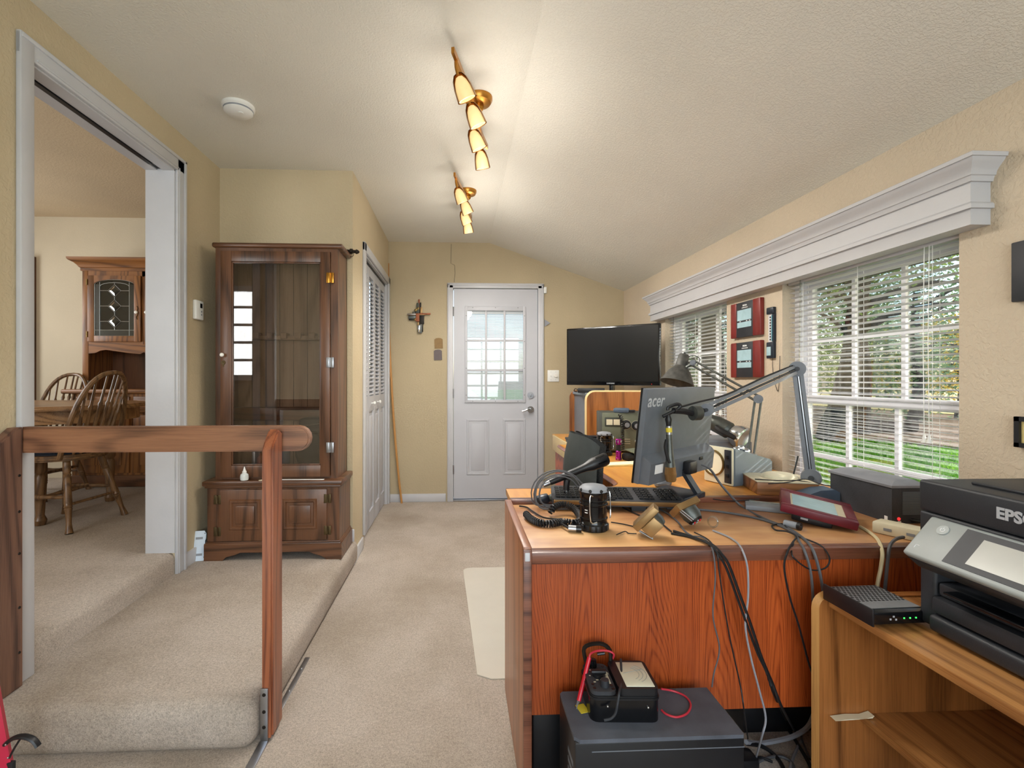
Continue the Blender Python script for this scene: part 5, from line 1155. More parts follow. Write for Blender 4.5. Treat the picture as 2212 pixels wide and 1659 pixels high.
# ------------------------------------------------------------------ office chair
ch = root('office_chair', (0.80, 2.33, 0), 'grey office chair tucked under the golden desk', 'chair', 0)
def shell(off, thick, zs, ys, R0):
    m = Mb(); g = []
    for i in range(zs + 1):
        row = []
        for j in range(ys + 1):
            v = -1 + 2 * j / ys; u = i / zs; z = 0.52 + 0.40 * u
            wv_ = 0.215 * (1 - 0.25 * max(0, u - 0.6) / 0.4 * (abs(v) ** 3)) * (1 - 0.05 * u)
            zz = z - 0.05 * (v ** 4) * (u if u > 0.5 else 0)
            x = -0.245 + 0.10 * v * v + off - 0.035 * math.sin(PI * u)
            row.append(m.bm.verts.new((x, v * wv_, zz)))
        g.append(row)
    for i in range(zs):
        for j in range(ys): m.bm.faces.new((g[i][j], g[i][j + 1], g[i + 1][j + 1], g[i + 1][j]))
    r_ = bmesh.ops.solidify(m.bm, geom=m.bm.faces[:], thickness=thick); return m
shell(0, 0.02, 16, 20, 0).build('back_shell', 'chair_shell', ch)
shell(0.030, 0.02, 16, 20, 0).build('back_cushion', 'chair_fabric', ch)
Mb().box((-0.2, -0.23, 0.43), (0.24, 0.23, 0.51), 0.035, None, 3).build('seat', 'chair_fabric', ch)
Mb().tube([(-0.05, 0, 0.43), (-0.22, 0, 0.42), (-0.275, 0, 0.5), (-0.268, 0, 0.62)], 0.02, 8, 4).build('back_bar', 'black_plastic', ch)
Mb().cyl((0, 0, 0.1), (0, 0, 0.43), 0.028).build('gas_column', 'black_plastic', ch)
for k in range(5):
    a = 2 * PI * k / 5 + 0.3; e = V((0.27 * math.cos(a), 0.27 * math.sin(a), 0.065))
    l_ = Mb().tube([(0, 0, 0.11), e], [0.024, 0.016], 6).build('leg', 'black_plastic', ch)
    Mb().cyl(e + V((-0.012, 0, -0.04)), e + V((0.012, 0, -0.04)), 0.025, n=12).build('caster', 'black_plastic', l_)
# clear mat
tag(Mb().prism([(0.075, 1.90)] + [(0.03 + 0.05 - 0.05 * math.cos(a), 2.93 + 0.05 * math.sin(a)) for a in [PI / 2 * k / 5 for k in range(6)]] + [(1.0, 2.98), (1.0, 1.88), (0.13, 1.87)], 0.004, None, 0.0005).build('chair_mat', 'clear_mat'), 'translucent plastic chair mat on the carpet beside the desk', 'mat')
# ------------------------------------------------------------------ monitor seen from behind
BL = P(1372, 1045, d=1.70); BR = P(1520, 1006, d=2.06); du = (BR - BL); du.z = 0; wm = du.length
mang = math.atan2(du.y, du.x)
mo = root('computer_monitor', ((BL.x + BR.x) / 2, (BL.y + BR.y) / 2, DT2), 'large black computer monitor seen from the back', 'monitor', mang)
zb = BL.z - DT2; hm_ = 0.342
Tm = TR((0, 0, zb), R(6.5), 0, 0)      # local: x along, -y towards the camera (back), tilt top towards camera
m = Mb().box((-wm / 2, -0.012, 0), (wm / 2, 0.010, hm_), 0.004, Tm); m.build('back_cover', 'monitor_grey', mo)
Mb().box((-wm / 2 - 0.001, 0.009, -0.001), (wm / 2 + 0.001, 0.016, hm_ + 0.001), 0.002, Tm).build('screen_bezel', 'black_gloss', mo)
poly = [(-0.012, 0.002), (-0.048, 0.006), (-0.048, 0.080), (-0.036, 0.092), (-0.012, 0.105)]
ch_ = Mb().prism(poly, wm - 0.034, Tm @ Matrix(((0, 0, 1, -(wm - 0.012) / 2), (1, 0, 0, 0), (0, 1, 0, 0), (0, 0, 0, 1)))).build('lower_housing', 'monitor_grey', mo)
for k in range(16): Mb().box((-0.2 + 0.026 * k, -0.0635, 0.05), (-0.19 + 0.026 * k, -0.061, 0.075), 0, Tm).build('vent', 'black_plastic', ch_) if k % 4 == 9 else None
Mb().box((-0.235, -0.0492, 0.042), (-0.18, -0.0478, 0.074), 0, Tm).build('sticker', 'white_print', ch_)
Mb().box((-0.15, -0.0492, 0.016), (-0.095, -0.0478, 0.058), 0, Tm).build('label', 'white_print', ch_)
for k in range(4): Mb().box((-0.145, -0.050, 0.022 + 0.008 * k), (-0.11, -0.0492, 0.025 + 0.008 * k), 0, Tm).build('label_line', 'dark_print', ch_)
for (x, z) in ((0.05, 0.045), (0.11, 0.055)): Mb().box((x, -0.052, z), (x + 0.026, -0.047, z + 0.012), 0.001, Tm).build('port', 'black_plastic', ch_)
lettering('acer', 0.066, 'grey_print', mo, Tm @ TR((-0.212, -0.0125, hm_ - 0.044), R(90), 0, 0), shear=0.15, bold=0.0006)
# stand
m = Mb().box((-0.03, -0.085, zb + 0.012), (0.03, -0.055, zb + 0.06), 0.006, None); m.build('stand_mount', 'black_plastic', mo)
inv = parent_matrix(mo).inverted()
s0_ = inv @ P(1479, 1020, y=1.80); s1_ = inv @ P(1508, 1066, z=DT2 + 0.02)
m = Mb().prism([(0, 0), (0, 0.012), (1, 0.012), (1, 0)], 0.036, frame(s0_ + V((-0.018, -0.0, 0)), s1_ - s0_, (1, 0, 0)) @ Matrix.Diagonal(((s1_ - s0_).length, 1, 1, 1)))
m = Mb(); ax_ = (s1_ - s0_).normalized(); sd = V((1, 0, 0)); nn = ax_.cross(sd).normalized()
vs_ = [[m.bm.verts.new(p + sd * a + nn * b) for a, b in ((-0.018, -0.007), (0.018, -0.007), (0.018, 0.007), (-0.018, 0.007))] for p in (s0_ + V((0, 0.02, 0.03)), s0_, s1_)]
for A_, B_ in zip(vs_, vs_[1:]):
    for k in range(4): m.bm.faces.new((A_[k], A_[(k + 1) % 4], B_[(k + 1) % 4], B_[k]))
m.bm.faces.new(vs_[0]); m.bm.faces.new(list(reversed(vs_[-1]))); m.build('stand_arm', 'charcoal', mo)
bp = inv @ P(1503, 1079, z=DT2)
Mb().box((bp.x - 0.10, bp.y - 0.005, 0.0), (bp.x + 0.075, bp.y + 0.16, 0.02), 0.005).build('stand_base', 'blue_black', mo)
# tangle of mouse behind the screen
ms = root('computer_mouse', P(1432, 1050, z=DT2), 'small grey computer mouse below the monitor', 'mouse', 0.6)
Mb().sph((0, 0, 0.012), 0.05, 14, (1, 0.6, 0.42)).build('shell', 'grey_plastic', ms)
# ------------------------------------------------------------------ keyboard
kb = root('keyboard', (0.585, 1.765, DT + 0.026), 'dusty black computer keyboard on the near desk', 'keyboard', R(-8))
Kt = TR((0, 0, 0), R(5), 0, 0)
m = Mb().prism([(-0.235, -0.07), (-0.225, -0.08), (0.225, -0.08), (0.235, -0.07), (0.232, 0.075), (0.222, 0.085), (-0.222, 0.085), (-0.232, 0.075)], 0.022, Kt); m.build('case', 'dusty_black', kb)
Mb().box((-0.23, -0.0815, 0.004), (0.23, -0.077, 0.02), 0.002, Kt).build('front_edge', 'brown_metal', kb)
key0 = None
for r_ in range(6):
    x = -0.222
    while x < 0.212:
        if not (0.055 < x < 0.064 or 0.128 < x < 0.136):
            loc = Kt @ V((x + 0.009, -0.055 + 0.021 * r_, 0.022))
            if key0 is None:
                key0 = Mb().box((-0.0075, -0.0075, 0), (0.0075, 0.0075, 0.007), 0.0015, None, 1).build('key', 'black_plastic', kb); key0.location = loc; key0.rotation_euler = (R(5), 0, 0)
            else: inst(key0, kb, loc)
        x += 0.0186
for (x, w) in ((-0.06, 0.05),): Mb().box((x - w, -0.0785 + 0.004, 0.0222), (x + w, -0.066, 0.028), 0.001, Kt).build('space_bar', 'black_plastic', kb)
for x in (-0.17, 0.17): Mb().box((x - 0.02, 0.0, -0.026), (x + 0.02, 0.03, 0.005), 0.002).build('foot', 'cream_plastic', kb)
Mb().box((-0.12, -0.05, -0.026), (-0.02, 0.02, 0.002), 0.002).box((0.05, -0.06, -0.026), (0.1, 0.03, 0.002)).build('underside_stand', 'black_plastic', kb)
# ------------------------------------------------------------------ desk microphone on a stand
dm = root('desk_microphone', (0.375, 1.70, DT), 'black desk microphone on a short metal stand', 'microphone')
mb_ = P(1224, 1092, z=DT); dm.location = mb_
Mb().lathe([(0.05, 0), (0.05, 0.006), (0.03, 0.012), (0.012, 0.02), (0, 0.02)], 20, Matrix.Translation(mb_)).build('base', 'blue_black', dm, True)
Y0m = mb_.y
Mb().cyl(mb_ + V((0, 0, 0.015)), P(1223.5, 1053, y=Y0m), 0.0085, n=14).lathe([(0.013, 0), (0.012, 0.012), (0.009, 0.018)], 14, Matrix.Translation(mb_ + V((0, 0, 0.018)))).build('pillar', 'chrome', dm, True)
Mb().tube([P(1223.5, 1058, y=Y0m), P(1224, 1046, y=Y0m), P(1226, 1036, y=Y0m)], 0.012, 8, 3).build('swivel', 'black_plastic', dm, True)
A_ = P(1188, 1042, y=Y0m); B_ = P(1311, 990, y=Y0m + 0.04); ax_ = (B_ - A_).normalized(); L_ = (B_ - A_).length
Fm_ = Matrix.Translation(A_) @ ax_.to_track_quat('Z', 'Y').to_matrix().to_4x4()
Mb().lathe([(0, 0), (0.011, 0), (0.0125, L_ * 0.1), (0.014, L_ * 0.5), (0.016, L_ * 0.62), (0.023, L_ * 0.72), (0.0245, L_ * 0.78), (0.0245, L_ * 0.98), (0.021, L_), (0, L_)], 20, Fm_).build('body', 'black_plastic', dm, True)
Mb().lathe([(0.0205, L_), (0.0, L_ + 0.004)], 18, Fm_).build('grille', 'slate_blue', dm, True)
for k in range(6):
    a = 2 * PI * k / 6; Mb().box((0.0238, -0.003, L_ * 0.8), (0.0255, 0.003, L_ * 0.95), 0, Fm_ @ TR((0, 0, 0), 0, 0, a)).build('slot', 'black_gloss', dm, True)
Mb().lathe([(0.008, -0.028), (0.0095, -0.02), (0.0095, -0.002), (0, 0)], 12, Fm_).build('connector', 'steel', dm, True)
# ------------------------------------------------------------------ boom arm with hanging microphone
ba = root('boom_arm', P(1752, 1046, z=DT2), 'grey spring boom arm clamped near the window', 'boom arm')
b0 = P(1752, 1032, d=1.93); b1 = P(1722, 797, d=1.96); b2 = P(1527, 885, d=1.74); b3 = P(1497, 892, d=1.72)
ba.location = V((b0.x, b0.y, DT2))
def bars(A, B, sep, w, nm, mat='grey_plastic'):
    ax = (B - A).normalized(); s = ax.cross(V((0.5, 1, 0)).normalized()).normalized()
    for sg in (-1, 1):
        m = Mb(); o = s * sep * sg; q = V((ax.y, -ax.x, 0)).normalized() if abs(ax.z) < 0.95 else V((0, 1, 0)); q = ax.cross(s)
        r = [[m.bm.verts.new(p + o + s * a + q * b) for a, b in ((-w, -w), (w, -w), (w, w), (-w, w))] for p in (A, B)]
        for k in range(4): m.bm.faces.new((r[0][k], r[0][(k + 1) % 4], r[1][(k + 1) % 4], r[1][k]))
        m.bm.faces.new(r[0]); m.bm.faces.new(list(reversed(r[1]))); m.build(nm, mat, ba, True, sm=0)
bars(b0, b1, 0.012, 0.0065, 'upright_bar'); bars(b1, b2, 0.013, 0.006, 'boom_bar')
Mb().tube([b0, b1], 0.005, 8).build('spring', 'steel', ba, True); Mb().tube([b1 + V((0, 0, 0.0)), b2], 0.0045, 8).build('spring', 'black_plastic', ba, True)
vd = (V((0, 0, EYE)) - b1).normalized()
for c, rr, nm in ((b0, 0.036, 'pivot_disc'), (b1, 0.031, 'elbow_disc'), (b2, 0.023, 'end_disc')):
    o_ = Mb().cyl(c + vd * 0.014, c - vd * 0.018, rr, n=24).build(nm, 'grey_plastic', ba, True)
    Mb().cyl(c + vd * 0.014, c + vd * 0.018, rr * 0.3, n=14).cyl(c + vd * 0.018, c + vd * 0.019, rr * 0.14, n=10).build('bolt', 'charcoal', o_, True)
Mb().cyl((b0.x, b0.y, DT2), b0 + V((0, 0, -0.02)), 0.014).box((b0.x - 0.03, b0.y - 0.025, DT2), (b0.x + 0.03, b0.y + 0.025, DT2 + 0.012), 0.003).build('clamp', 'charcoal', ba, True)
Mb().tube([b2, b3], 0.009, 8).build('link', 'black_plastic', ba, True)
Mb().cyl(b3 + V((0.02, -0.005, 0)), b3 + V((-0.008, -0.012, 0)), 0.026, n=24).build('counter_knob', 'gunmetal', ba, True)
cl = P(1455, 887, d=1.69)
Mb().tube([b3 + V((-0.005, -0.01, 0)), (b3 + cl) / 2 + V((0, 0, 0.002)), cl], 0.011, 8, 3).build('swivel', 'black_plastic', ba, True)
Mb().tube([P(1432, 900, d=1.69), P(1446, 893, d=1.69), P(1462, 885, d=1.69), P(1470, 877, d=1.69), P(1462, 873, d=1.69), P(1444, 880, d=1.69), P(1443, 886, d=1.69)], 0.006, 8, 4).build('clip', 'black_plastic', ba, True)
Mb().tube([P(1470, 879, d=1.69), P(1510, 868, d=1.73), P(1570, 852, d=1.78), P(1650, 815, d=1.9), P(1712, 790, d=1.95)], 0.0035, 6, 5).build('cable', 'black_cable', ba, True)
mc = root('hanging_microphone', P(1448, 1038, d=1.69), 'dark handheld microphone with brown mesh head hanging from the boom arm', 'microphone')
t_ = P(1444, 903, d=1.69); e_ = P(1449, 1040, d=1.69); Lm = (t_ - e_).length
Fm_ = Matrix.Translation(e_) @ (t_ - e_).to_track_quat('Z', 'Y').to_matrix().to_4x4()
Mb().lathe([(0, 0), (0.015, 0.0), (0.0185, 0.006), (0.0195, 0.022), (0.0205, 0.024), (0.0205, 0.028), (0.0195, 0.03), (0.0175, 0.052), (0, 0.052)], 20, Fm_).build('mesh_head', 'mic_gold', mc, True)
Mb().lathe([(0.0175, 0.052), (0.0145, 0.075), (0.0115, 0.11), (0.010, Lm - 0.055), (0.0, Lm - 0.055)], 18, Fm_).build('body', 'gunmetal', mc, True)
Mb().lathe([(0.0105, Lm - 0.058), (0.0105, Lm - 0.028), (0, Lm - 0.028)], 16, Fm_).build('collar', 'steel', mc, True)
Mb().lathe([(0.0109, Lm - 0.05), (0.0109, Lm - 0.034)], 16, Fm_).build('tape_band', 'gold_sticker', mc, True)
Mb().lathe([(0.008, Lm - 0.028), (0.010, Lm - 0.015), (0.012, Lm - 0.005), (0.006, Lm + 0.012), (0, Lm + 0.012)], 14, Fm_).build('plug', 'black_plastic', mc, True)
Mb().tube([P(1440, 950, d=1.685), P(1437, 965, d=1.68), P(1441, 985, d=1.68), P(1447, 1000, d=1.68)], 0.006, 6, 4).build('tape_wrap', 'black_rubber', mc, True)
# ------------------------------------------------------------------ oscilloscope-like grey box
so = root('test_scope', (1.245, 2.09, DT2), 'grey bench instrument with round cream dial on its front', 'instrument', R(-70))
# local: -y is the front
m = Mb(); fr_ = [(-0.075, -0.10, 0.0), (0.075, -0.10, 0.0), (0.075, -0.10, 0.165), (-0.075, -0.10, 0.165)]; bk_ = [(-0.075, 0.14, 0.0), (0.075, 0.14, 0.0), (0.075, 0.14, 0.10), (-0.075, 0.14, 0.10)]
a_ = [m.bm.verts.new(p) for p in fr_]; b_ = [m.bm.verts.new(p) for p in bk_]
for k in range(4): m.bm.faces.new((a_[k], a_[(k + 1) % 4], b_[(k + 1) % 4], b_[k]))
m.bm.faces.new(a_); m.bm.faces.new(list(reversed(b_)))
bmesh.ops.bevel(m.bm, geom=m.bm.edges[:], offset=0.006, segments=2, affect='EDGES'); m.build('case', 'scope_grey', so)
Mb().box((-0.073, -0.112, 0.002), (0.073, -0.098, 0.163), 0.005).build('front_frame', 'scope_cream', so)
dl = Mb().lathe([(0.058, 0), (0.058, 0.01), (0.052, 0.012), (0.05, 0.006), (0, 0.006)], 28, TR((-0.02, -0.108, 0.09), R(90), 0, 0)).build('dial', 'antique_brass', so)
Mb().lathe([(0.05, 0.0065), (0, 0.0075)], 28, TR((-0.02, -0.108, 0.09), R(90), 0, 0)).build('dial_face', 'paper', dl)
Mb().box((0.038, -0.116, 0.012), (0.071, -0.11, 0.155), 0.002).build('control_strip', 'charcoal', so)
for z in (0.045, 0.085, 0.125): Mb().box((0.048, -0.122, z - 0.008), (0.062, -0.115, z + 0.008), 0.002).build('switch', 'black_plastic', so)
# ------------------------------------------------------------------ balanced-arm desk lamp
dl_ = root('desk_lamp', P(1600, 985, d=2.16), 'grey balanced-arm desk lamp with scuffed metal shade', 'lamp')
l0 = P(1622, 980, d=2.16); l1 = P(1638, 862, d=2.2); l2 = P(1497, 784, d=2.42); ls = P(1472, 800, d=2.45)
dl_.location = V((l0.x, l0.y, DT2 + 0.12))
Mb().box(P(1562, 976, d=2.12) + V((0, -0.02, -0.012)), P(1628, 995, d=2.12) + V((0.01, 0.05, 0.03)), 0.003).build('clamp_plate', 'steel', dl_, True)
for (px, py) in ((1590, 972), (1600, 968), (1612, 975), (1606, 982)): Mb().sph(P(px, py, d=2.12), 0.016, 8).build('clamp_bolt', 'chrome', dl_, True)
for (A, B, sep) in ((l0, l1, 0.0125), (l1, l2, 0.0125)):
    ax = (B - A).normalized(); s_ = ax.cross(V((0.5, 1, 0)).normalized()).normalized()
    for sg in (-1, 1): Mb().tube([A + s_ * sep * sg, B + s_ * sep * sg], 0.0055, 8).build('arm_bar', 'gunmetal', dl_, True)
vd = (V((0, 0, EYE)) - l1).normalized()
for c in (l1, l2): Mb().cyl(c + vd * 0.014, c - vd * 0.014, 0.02 if c is l1 else 0.014, n=18).cyl(c + vd * 0.014, c + vd * 0.018, 0.008, n=12).build('joint', 'grey_plastic', dl_, True)
top_ = P(1478, 766, d=2.47); bot_ = P(1462, 828, d=2.45); Fm_ = Matrix.Translation(top_) @ (bot_ - top_).to_track_quat('Z', 'Y').to_matrix().to_4x4(); Ls = (bot_ - top_).length
Mb().lathe([(0.0, 0), (0.022, 0.0), (0.026, 0.006), (0.030, Ls * 0.42), (0.036, Ls * 0.46), (0.055, Ls * 0.62), (0.085, Ls * 1.0), (0.083, Ls * 1.0), (0.05, Ls * 0.62), (0.028, Ls * 0.44), (0, Ls * 0.4)], 28, Fm_).build('shade', 'scratched_shade', dl_, True)
Mb().cyl(top_ + V((0.003, 0, 0.012)), top_ - V((0, 0, 0.001)), 0.006, n=8).build('switch', 'black_plastic', dl_, True)
Mb().tube([top_ + V((0.02, 0, -0.01)), P(1500, 768, d=2.45), P(1512, 776, d=2.42), P(1506, 790, d=2.42)], 0.0022, 6, 4).build('cord', 'black_cable', dl_, True)
Mb().tube([l2, ls], 0.008, 8).build('shade_arm', 'gunmetal', dl_, True)
# chrome searchlight lying behind the monitor on a grey box
gb = tag(Mb().box((1.27, 2.42, DT2), (1.53, 2.72, DT2 + 0.135), 0.006).build('storage_box', 'grey_plastic'), 'plain grey box behind the monitor under the chrome searchlight', 'box')
sl_ = root('searchlight', (1.38, 2.52, DT2 + 0.136), 'black and chrome searchlight lying on a grey box', 'searchlight')
a_ = P(1548, 916, d=2.55); b_ = P(1608, 948, d=2.42); sl_.location.z = DT2 + 0.136
Fm_ = Matrix.Translation(a_) @ (b_ - a_).to_track_quat('Z', 'Y').to_matrix().to_4x4(); Ls = (b_ - a_).length
Mb().lathe([(0, -0.05), (0.036, -0.04), (0.044, 0.0), (0.044, Ls * 0.45), (0.032, Ls * 0.55), (0, Ls * .55)], 20, Fm_).build('barrel', 'gunmetal', sl_, True)
Mb().lathe([(0.03, Ls * 0.5), (0.045, Ls * 0.62), (0.058, Ls * 0.8), (0.06, Ls * 0.98), (0.05, Ls), (0, Ls * 0.86)], 24, Fm_).build('reflector', 'chrome', sl_, True)
Mb().tube([Fm_ @ V((0.05, 0, 0)), Fm_ @ V((0.075, 0, Ls * 0.3)), Fm_ @ V((0.06, 0, Ls * 0.75))], 0.008, 8, 4).build('handle', 'black_plastic', sl_, True)
Mb().tube([Fm_ @ V((-0.045, 0, Ls * 0.2)), Fm_ @ V((-0.06, 0, Ls * 0.5)), Fm_ @ V((-0.05, 0, Ls * 0.9))], 0.014, 8, 4).build('guard', 'black_plastic', sl_, True)
# wooden box with cream disc, blue box, red-framed tablet
wb = root('wooden_box', (1.305, 1.905, DT2), 'wooden box with a cream lid disc beside the boom arm', 'box', R(-14))
Mb().box((-0.10, -0.085, 0), (0.12, 0.10, 0.05), 0.004).build('box', 'box_wood', wb)
Mb().box((-0.102, -0.087, 0.05), (0.122, 0.102, 0.055), 0.002).build('lid', 'cream_plastic', wb)
Mb().lathe([(0.065, 0.055), (0.062, 0.064), (0.05, 0.07), (0, 0.072)], 32, TR((0.02, 0.02, 0))).build('disc', 'disc_cream', wb)
Mb().tube([(-0.1, -0.06, 0.057), (-0.02, -0.075, 0.058), (0.06, -0.06, 0.058), (0.12, -0.085, 0.05)], 0.002, 6, 4).build('lead', 'black_cable', wb)
bb = root('blue_case', (1.415, 1.76, DT), 'slate blue plastic case between the wooden box and the red frame', 'case', R(-8))
m = Mb(); 
Mb().prism([(-0.12, 0.0), (0.07, 0.0), (0.07, 0.02), (0.0, 0.062), (-0.05, 0.058), (-0.12, 0.03)], 0.075, MY, -0.035).build('shell', 'slate_blue', bb)
Mb().box((-0.118, -0.037, 0.006), (0.066, -0.0345, 0.012)).build('seam', 'white_plastic', bb)
Mb().box((0.072, -0.03, 0.004), (0.092, 0.0, 0.022), 0.003).build('clip', 'teal_plastic', bb)
# frame: tilted digital frame
fr = root('digital_frame', (1.17, 1.60, DT), 'burgundy wood digital photo frame lying face up and tilted', 'photo frame')
B_ = P(1688, 1088, z=0.772); C_ = P(1857, 1131, z=0.738); A_ = P(1668, 1053, z=0.79)
U = (C_ - B_); Wd = U.length; U.normalize(); Vv = (A_ - B_); Vv = (Vv - U * Vv.dot(U)); Hh = 0.20; Vv.normalize()
Fm_ = Matrix((U, Vv, U.cross(Vv))).transposed().to_4x4(); Fm_ = Matrix.Translation(B_) @ Fm_
Mb().box((0, 0, -0.026), (Wd, 0.028, 0.0), 0.003, Fm_).box((0, Hh - 0.028, -0.026), (Wd, Hh, 0), 0.003, Fm_).box((0, 0.028, -0.026), (0.028, Hh - 0.028, 0), 0.003, Fm_).box((Wd - 0.028, 0.028, -0.026), (Wd, Hh - 0.028, 0), 0.003, Fm_).build('border', 'burgundy', fr, True)
Mb().box((0.026, 0.026, -0.012), (Wd - 0.026, Hh - 0.026, -0.005), 0, Fm_).build('mat_board', 'cream_plastic', fr, True)
Mb().box((0.034, 0.032, -0.0055), (Wd - 0.05, Hh - 0.036, -0.0035), 0, Fm_).build('screen', 'lcd_blue', fr, True)
Mb().box((0.035, 0.02, -0.05), (Wd - 0.06, Hh - 0.03, -0.022), 0.005, Fm_).build('back_unit', 'black_plastic', fr, True)
Mb().box((0.06, 0.018, -0.04), (0.08, 0.021, -0.034), 0, Fm_).build('port', 'steel', fr, True)
Mb().tube([Fm_ @ V((0.10, 0.12, -0.045)), (1.20, 1.66, DT + 0.006)], 0.008, 6).build('kick_stand', 'black_plastic', fr, True)
cal = root('calculator', (1.13, 1.70, DT), 'grey slab calculator half under the tilted frame', 'calculator', R(-30))
Mb().box((-0.07, -0.045, 0), (0.07, 0.045, 0.018), 0.004).build('body', 'grey_mid', cal); Mb().box((-0.055, 0.012, 0.018), (0.055, 0.035, 0.0195)).build('display', 'lcd_grey', cal)
# UPS
up = root('backup_power_unit', (1.512, 1.645, DT), 'dark grey backup power unit with ribbed vents near the printer', 'power unit')
Mb().prism([(-0.085, 0), (0.035, 0), (0.035, 0.118), (-0.085, 0.118)], 0.26, MY, -0.135).build('case', 'dusty_black', up)
m = Mb(); rings = []
for z, ix, iy in ((0.118, 0, 0), (0.118, -0.004, -0.004), (0.126, -0.006, -0.006), (0.142, 0.03, 0.02), (0.144, 0.036, 0.03)):
    rings.append([m.bm.verts.new(p) for p in ((-0.085 + ix, -0.135 + iy, z), (0.035 - max(ix, 0), -0.135 + iy, z), (0.035 - max(ix, 0), 0.125 - iy, z), (-0.085 + ix, 0.125 - iy, z))])
for A_, B2 in zip(rings, rings[1:]):
    for i in range(4): m.bm.faces.new((A_[i], A_[(i + 1) % 4], B2[(i + 1) % 4], B2[i]))
m.bm.faces.new(rings[-1]); m.bm.faces.new(list(reversed(rings[0]))); m.build('lid', 'ups_lid', up, sm=25)
for k in range(20): Mb().box((-0.05, -0.1375, 0.03 + 0.0038 * k), (0.03, -0.135, 0.032 + 0.0038 * k)).build('vent_rib', 'grey_plastic', up)
Mb().cyl((-0.062, -0.137, 0.016), (-0.062, -0.1345, 0.016), 0.005, n=10).build('indicator', 'led_red', up)
Mb().box((-0.065, -0.137, 0.002), (-0.055, -0.1345, 0.009)).build('port', 'white_print', up)
Mb().box((-0.0862, -0.12, 0.006), (-0.0845, -0.108, 0.02)).build('sticker', 'white_print', up)
Mb().tube([(-0.02, -0.136, 0.012), (0.0, -0.16, 0.012), (0.06, -0.17, 0.01)], 0.005, 8, 3).build('plug', 'black_plastic', up)
# cream power strip with adapter
ps = root('power_strip', (1.358, 1.355, DT), 'cream plastic multi-outlet strip at the right end of the near desk', 'power strip', R(-62))
Mb().box((-0.10, -0.03, 0), (0.13, 0.03, 0.036), 0.006).build('body', 'cream_plastic', ps)
for k in range(3): Mb().box((-0.07 + 0.055 * k, -0.031, 0.014), (-0.05 + 0.055 * k, -0.0295, 0.022)).build('socket', 'grey_mid', ps)
Mb().box((0.08, -0.0315, 0.012), (0.098, -0.0295, 0.024)).build('switch', 'charcoal', ps)
# brown metal gadgets
def gadget(loc, rz, tilt, lab, lens, rx=0.0):
    r = root('camera_head', loc, lab, 'camera', rz)
    T_ = TR((0, 0, 0.048), rx, tilt, 0)
    Mb().box((-0.045, -0.028, -0.008), (0.045, 0.028, 0.013), 0.003, T_).build('plate', 'brown_metal', r)
    Mb().lathe([(0.024, -0.045), (0.03, -0.03), (0.03, -0.008), (0, -0.008)], 18, T_ @ TR((0.006, 0.006, 0))).build('dome', 'gunmetal', r)
    if lens:
        ln = Mb().lathe([(0.02, -0.052), (0.024, -0.046), (0.024, -0.04), (0, -0.04)], 18, T_ @ TR((0.006, 0.006, 0))).build('lens_ring', 'dark_iron', r)
        for k in range(7):
            a = 2 * PI * k / 7; Mb().sph(T_ @ V((0.006 + 0.013 * math.cos(a), 0.006 + 0.013 * math.sin(a), -0.052)), 0.0035, 8).build('diode', 'lcd_grey' if k % 2 else 'red_plastic', ln)
    else:
        Mb().box((-0.03, -0.03, -0.045), (0.022, 0.0, -0.008), 0.002, T_).build('bracket_box', 'brown_metal', r)
    for k in range(2): Mb().tube([T_ @ V((-0.04, -0.026 + 0.01 * k, -0.008)), T_ @ V((-0.028, -0.03 + 0.01 * k, -0.05))], 0.0022, 5).build('prong', 'steel', r)
    return r
g1 = gadget(P(1402, 1163, z=DT) + V((0, 0.02, 0.008)), R(-22), R(-48), 'brown metal camera head with angled plate lying on the near desk', False)
g2 = gadget(P(1490, 1142, z=DT) + V((0, 0.03, 0.012)), R(20), R(-14), 'brown metal camera head with ringed lens facing the desk edge', True, R(-42))
g2.location.z = DT + 0.012
rg = root('clear_ring', P(1540, 1140, z=DT), 'small clear plastic ring standing on the near desk', 'ring')
Mb().tube([V((0.016 * math.cos(a), 0.004 * math.sin(a), 0.019 + 0.016 * math.sin(a))) for a in [2 * PI * k / 20 for k in range(21)]], 0.0028, 6).build('ring', 'clear_plastic', rg)
ck = root('cable_end', P(1717, 1143, z=DT), 'round black cable socket on the near desk below the frame', 'connector', R(30))
Mb().cyl((0, 0.03, 0.012), (0, -0.008, 0.012), 0.011, n=14).build('sleeve', 'grey_mid', ck); Mb().lathe([(0.012, 0), (0.012, 0.01), (0.006, 0.01), (0.004, 0.004), (0, 0.004)], 14, TR((0, -0.008, 0.012), R(90), 0, 0)).build('socket', 'black_plastic', ck)
card = P(1650, 1092, z=DT); tag(Mb().box((-0.03, -0.04, 0), (0.03, 0.04, 0.002), 0, TR(card, 0, 0, 0.5)).build('paper_card', 'paper'), 'small cream card lying on the near desk', 'card')
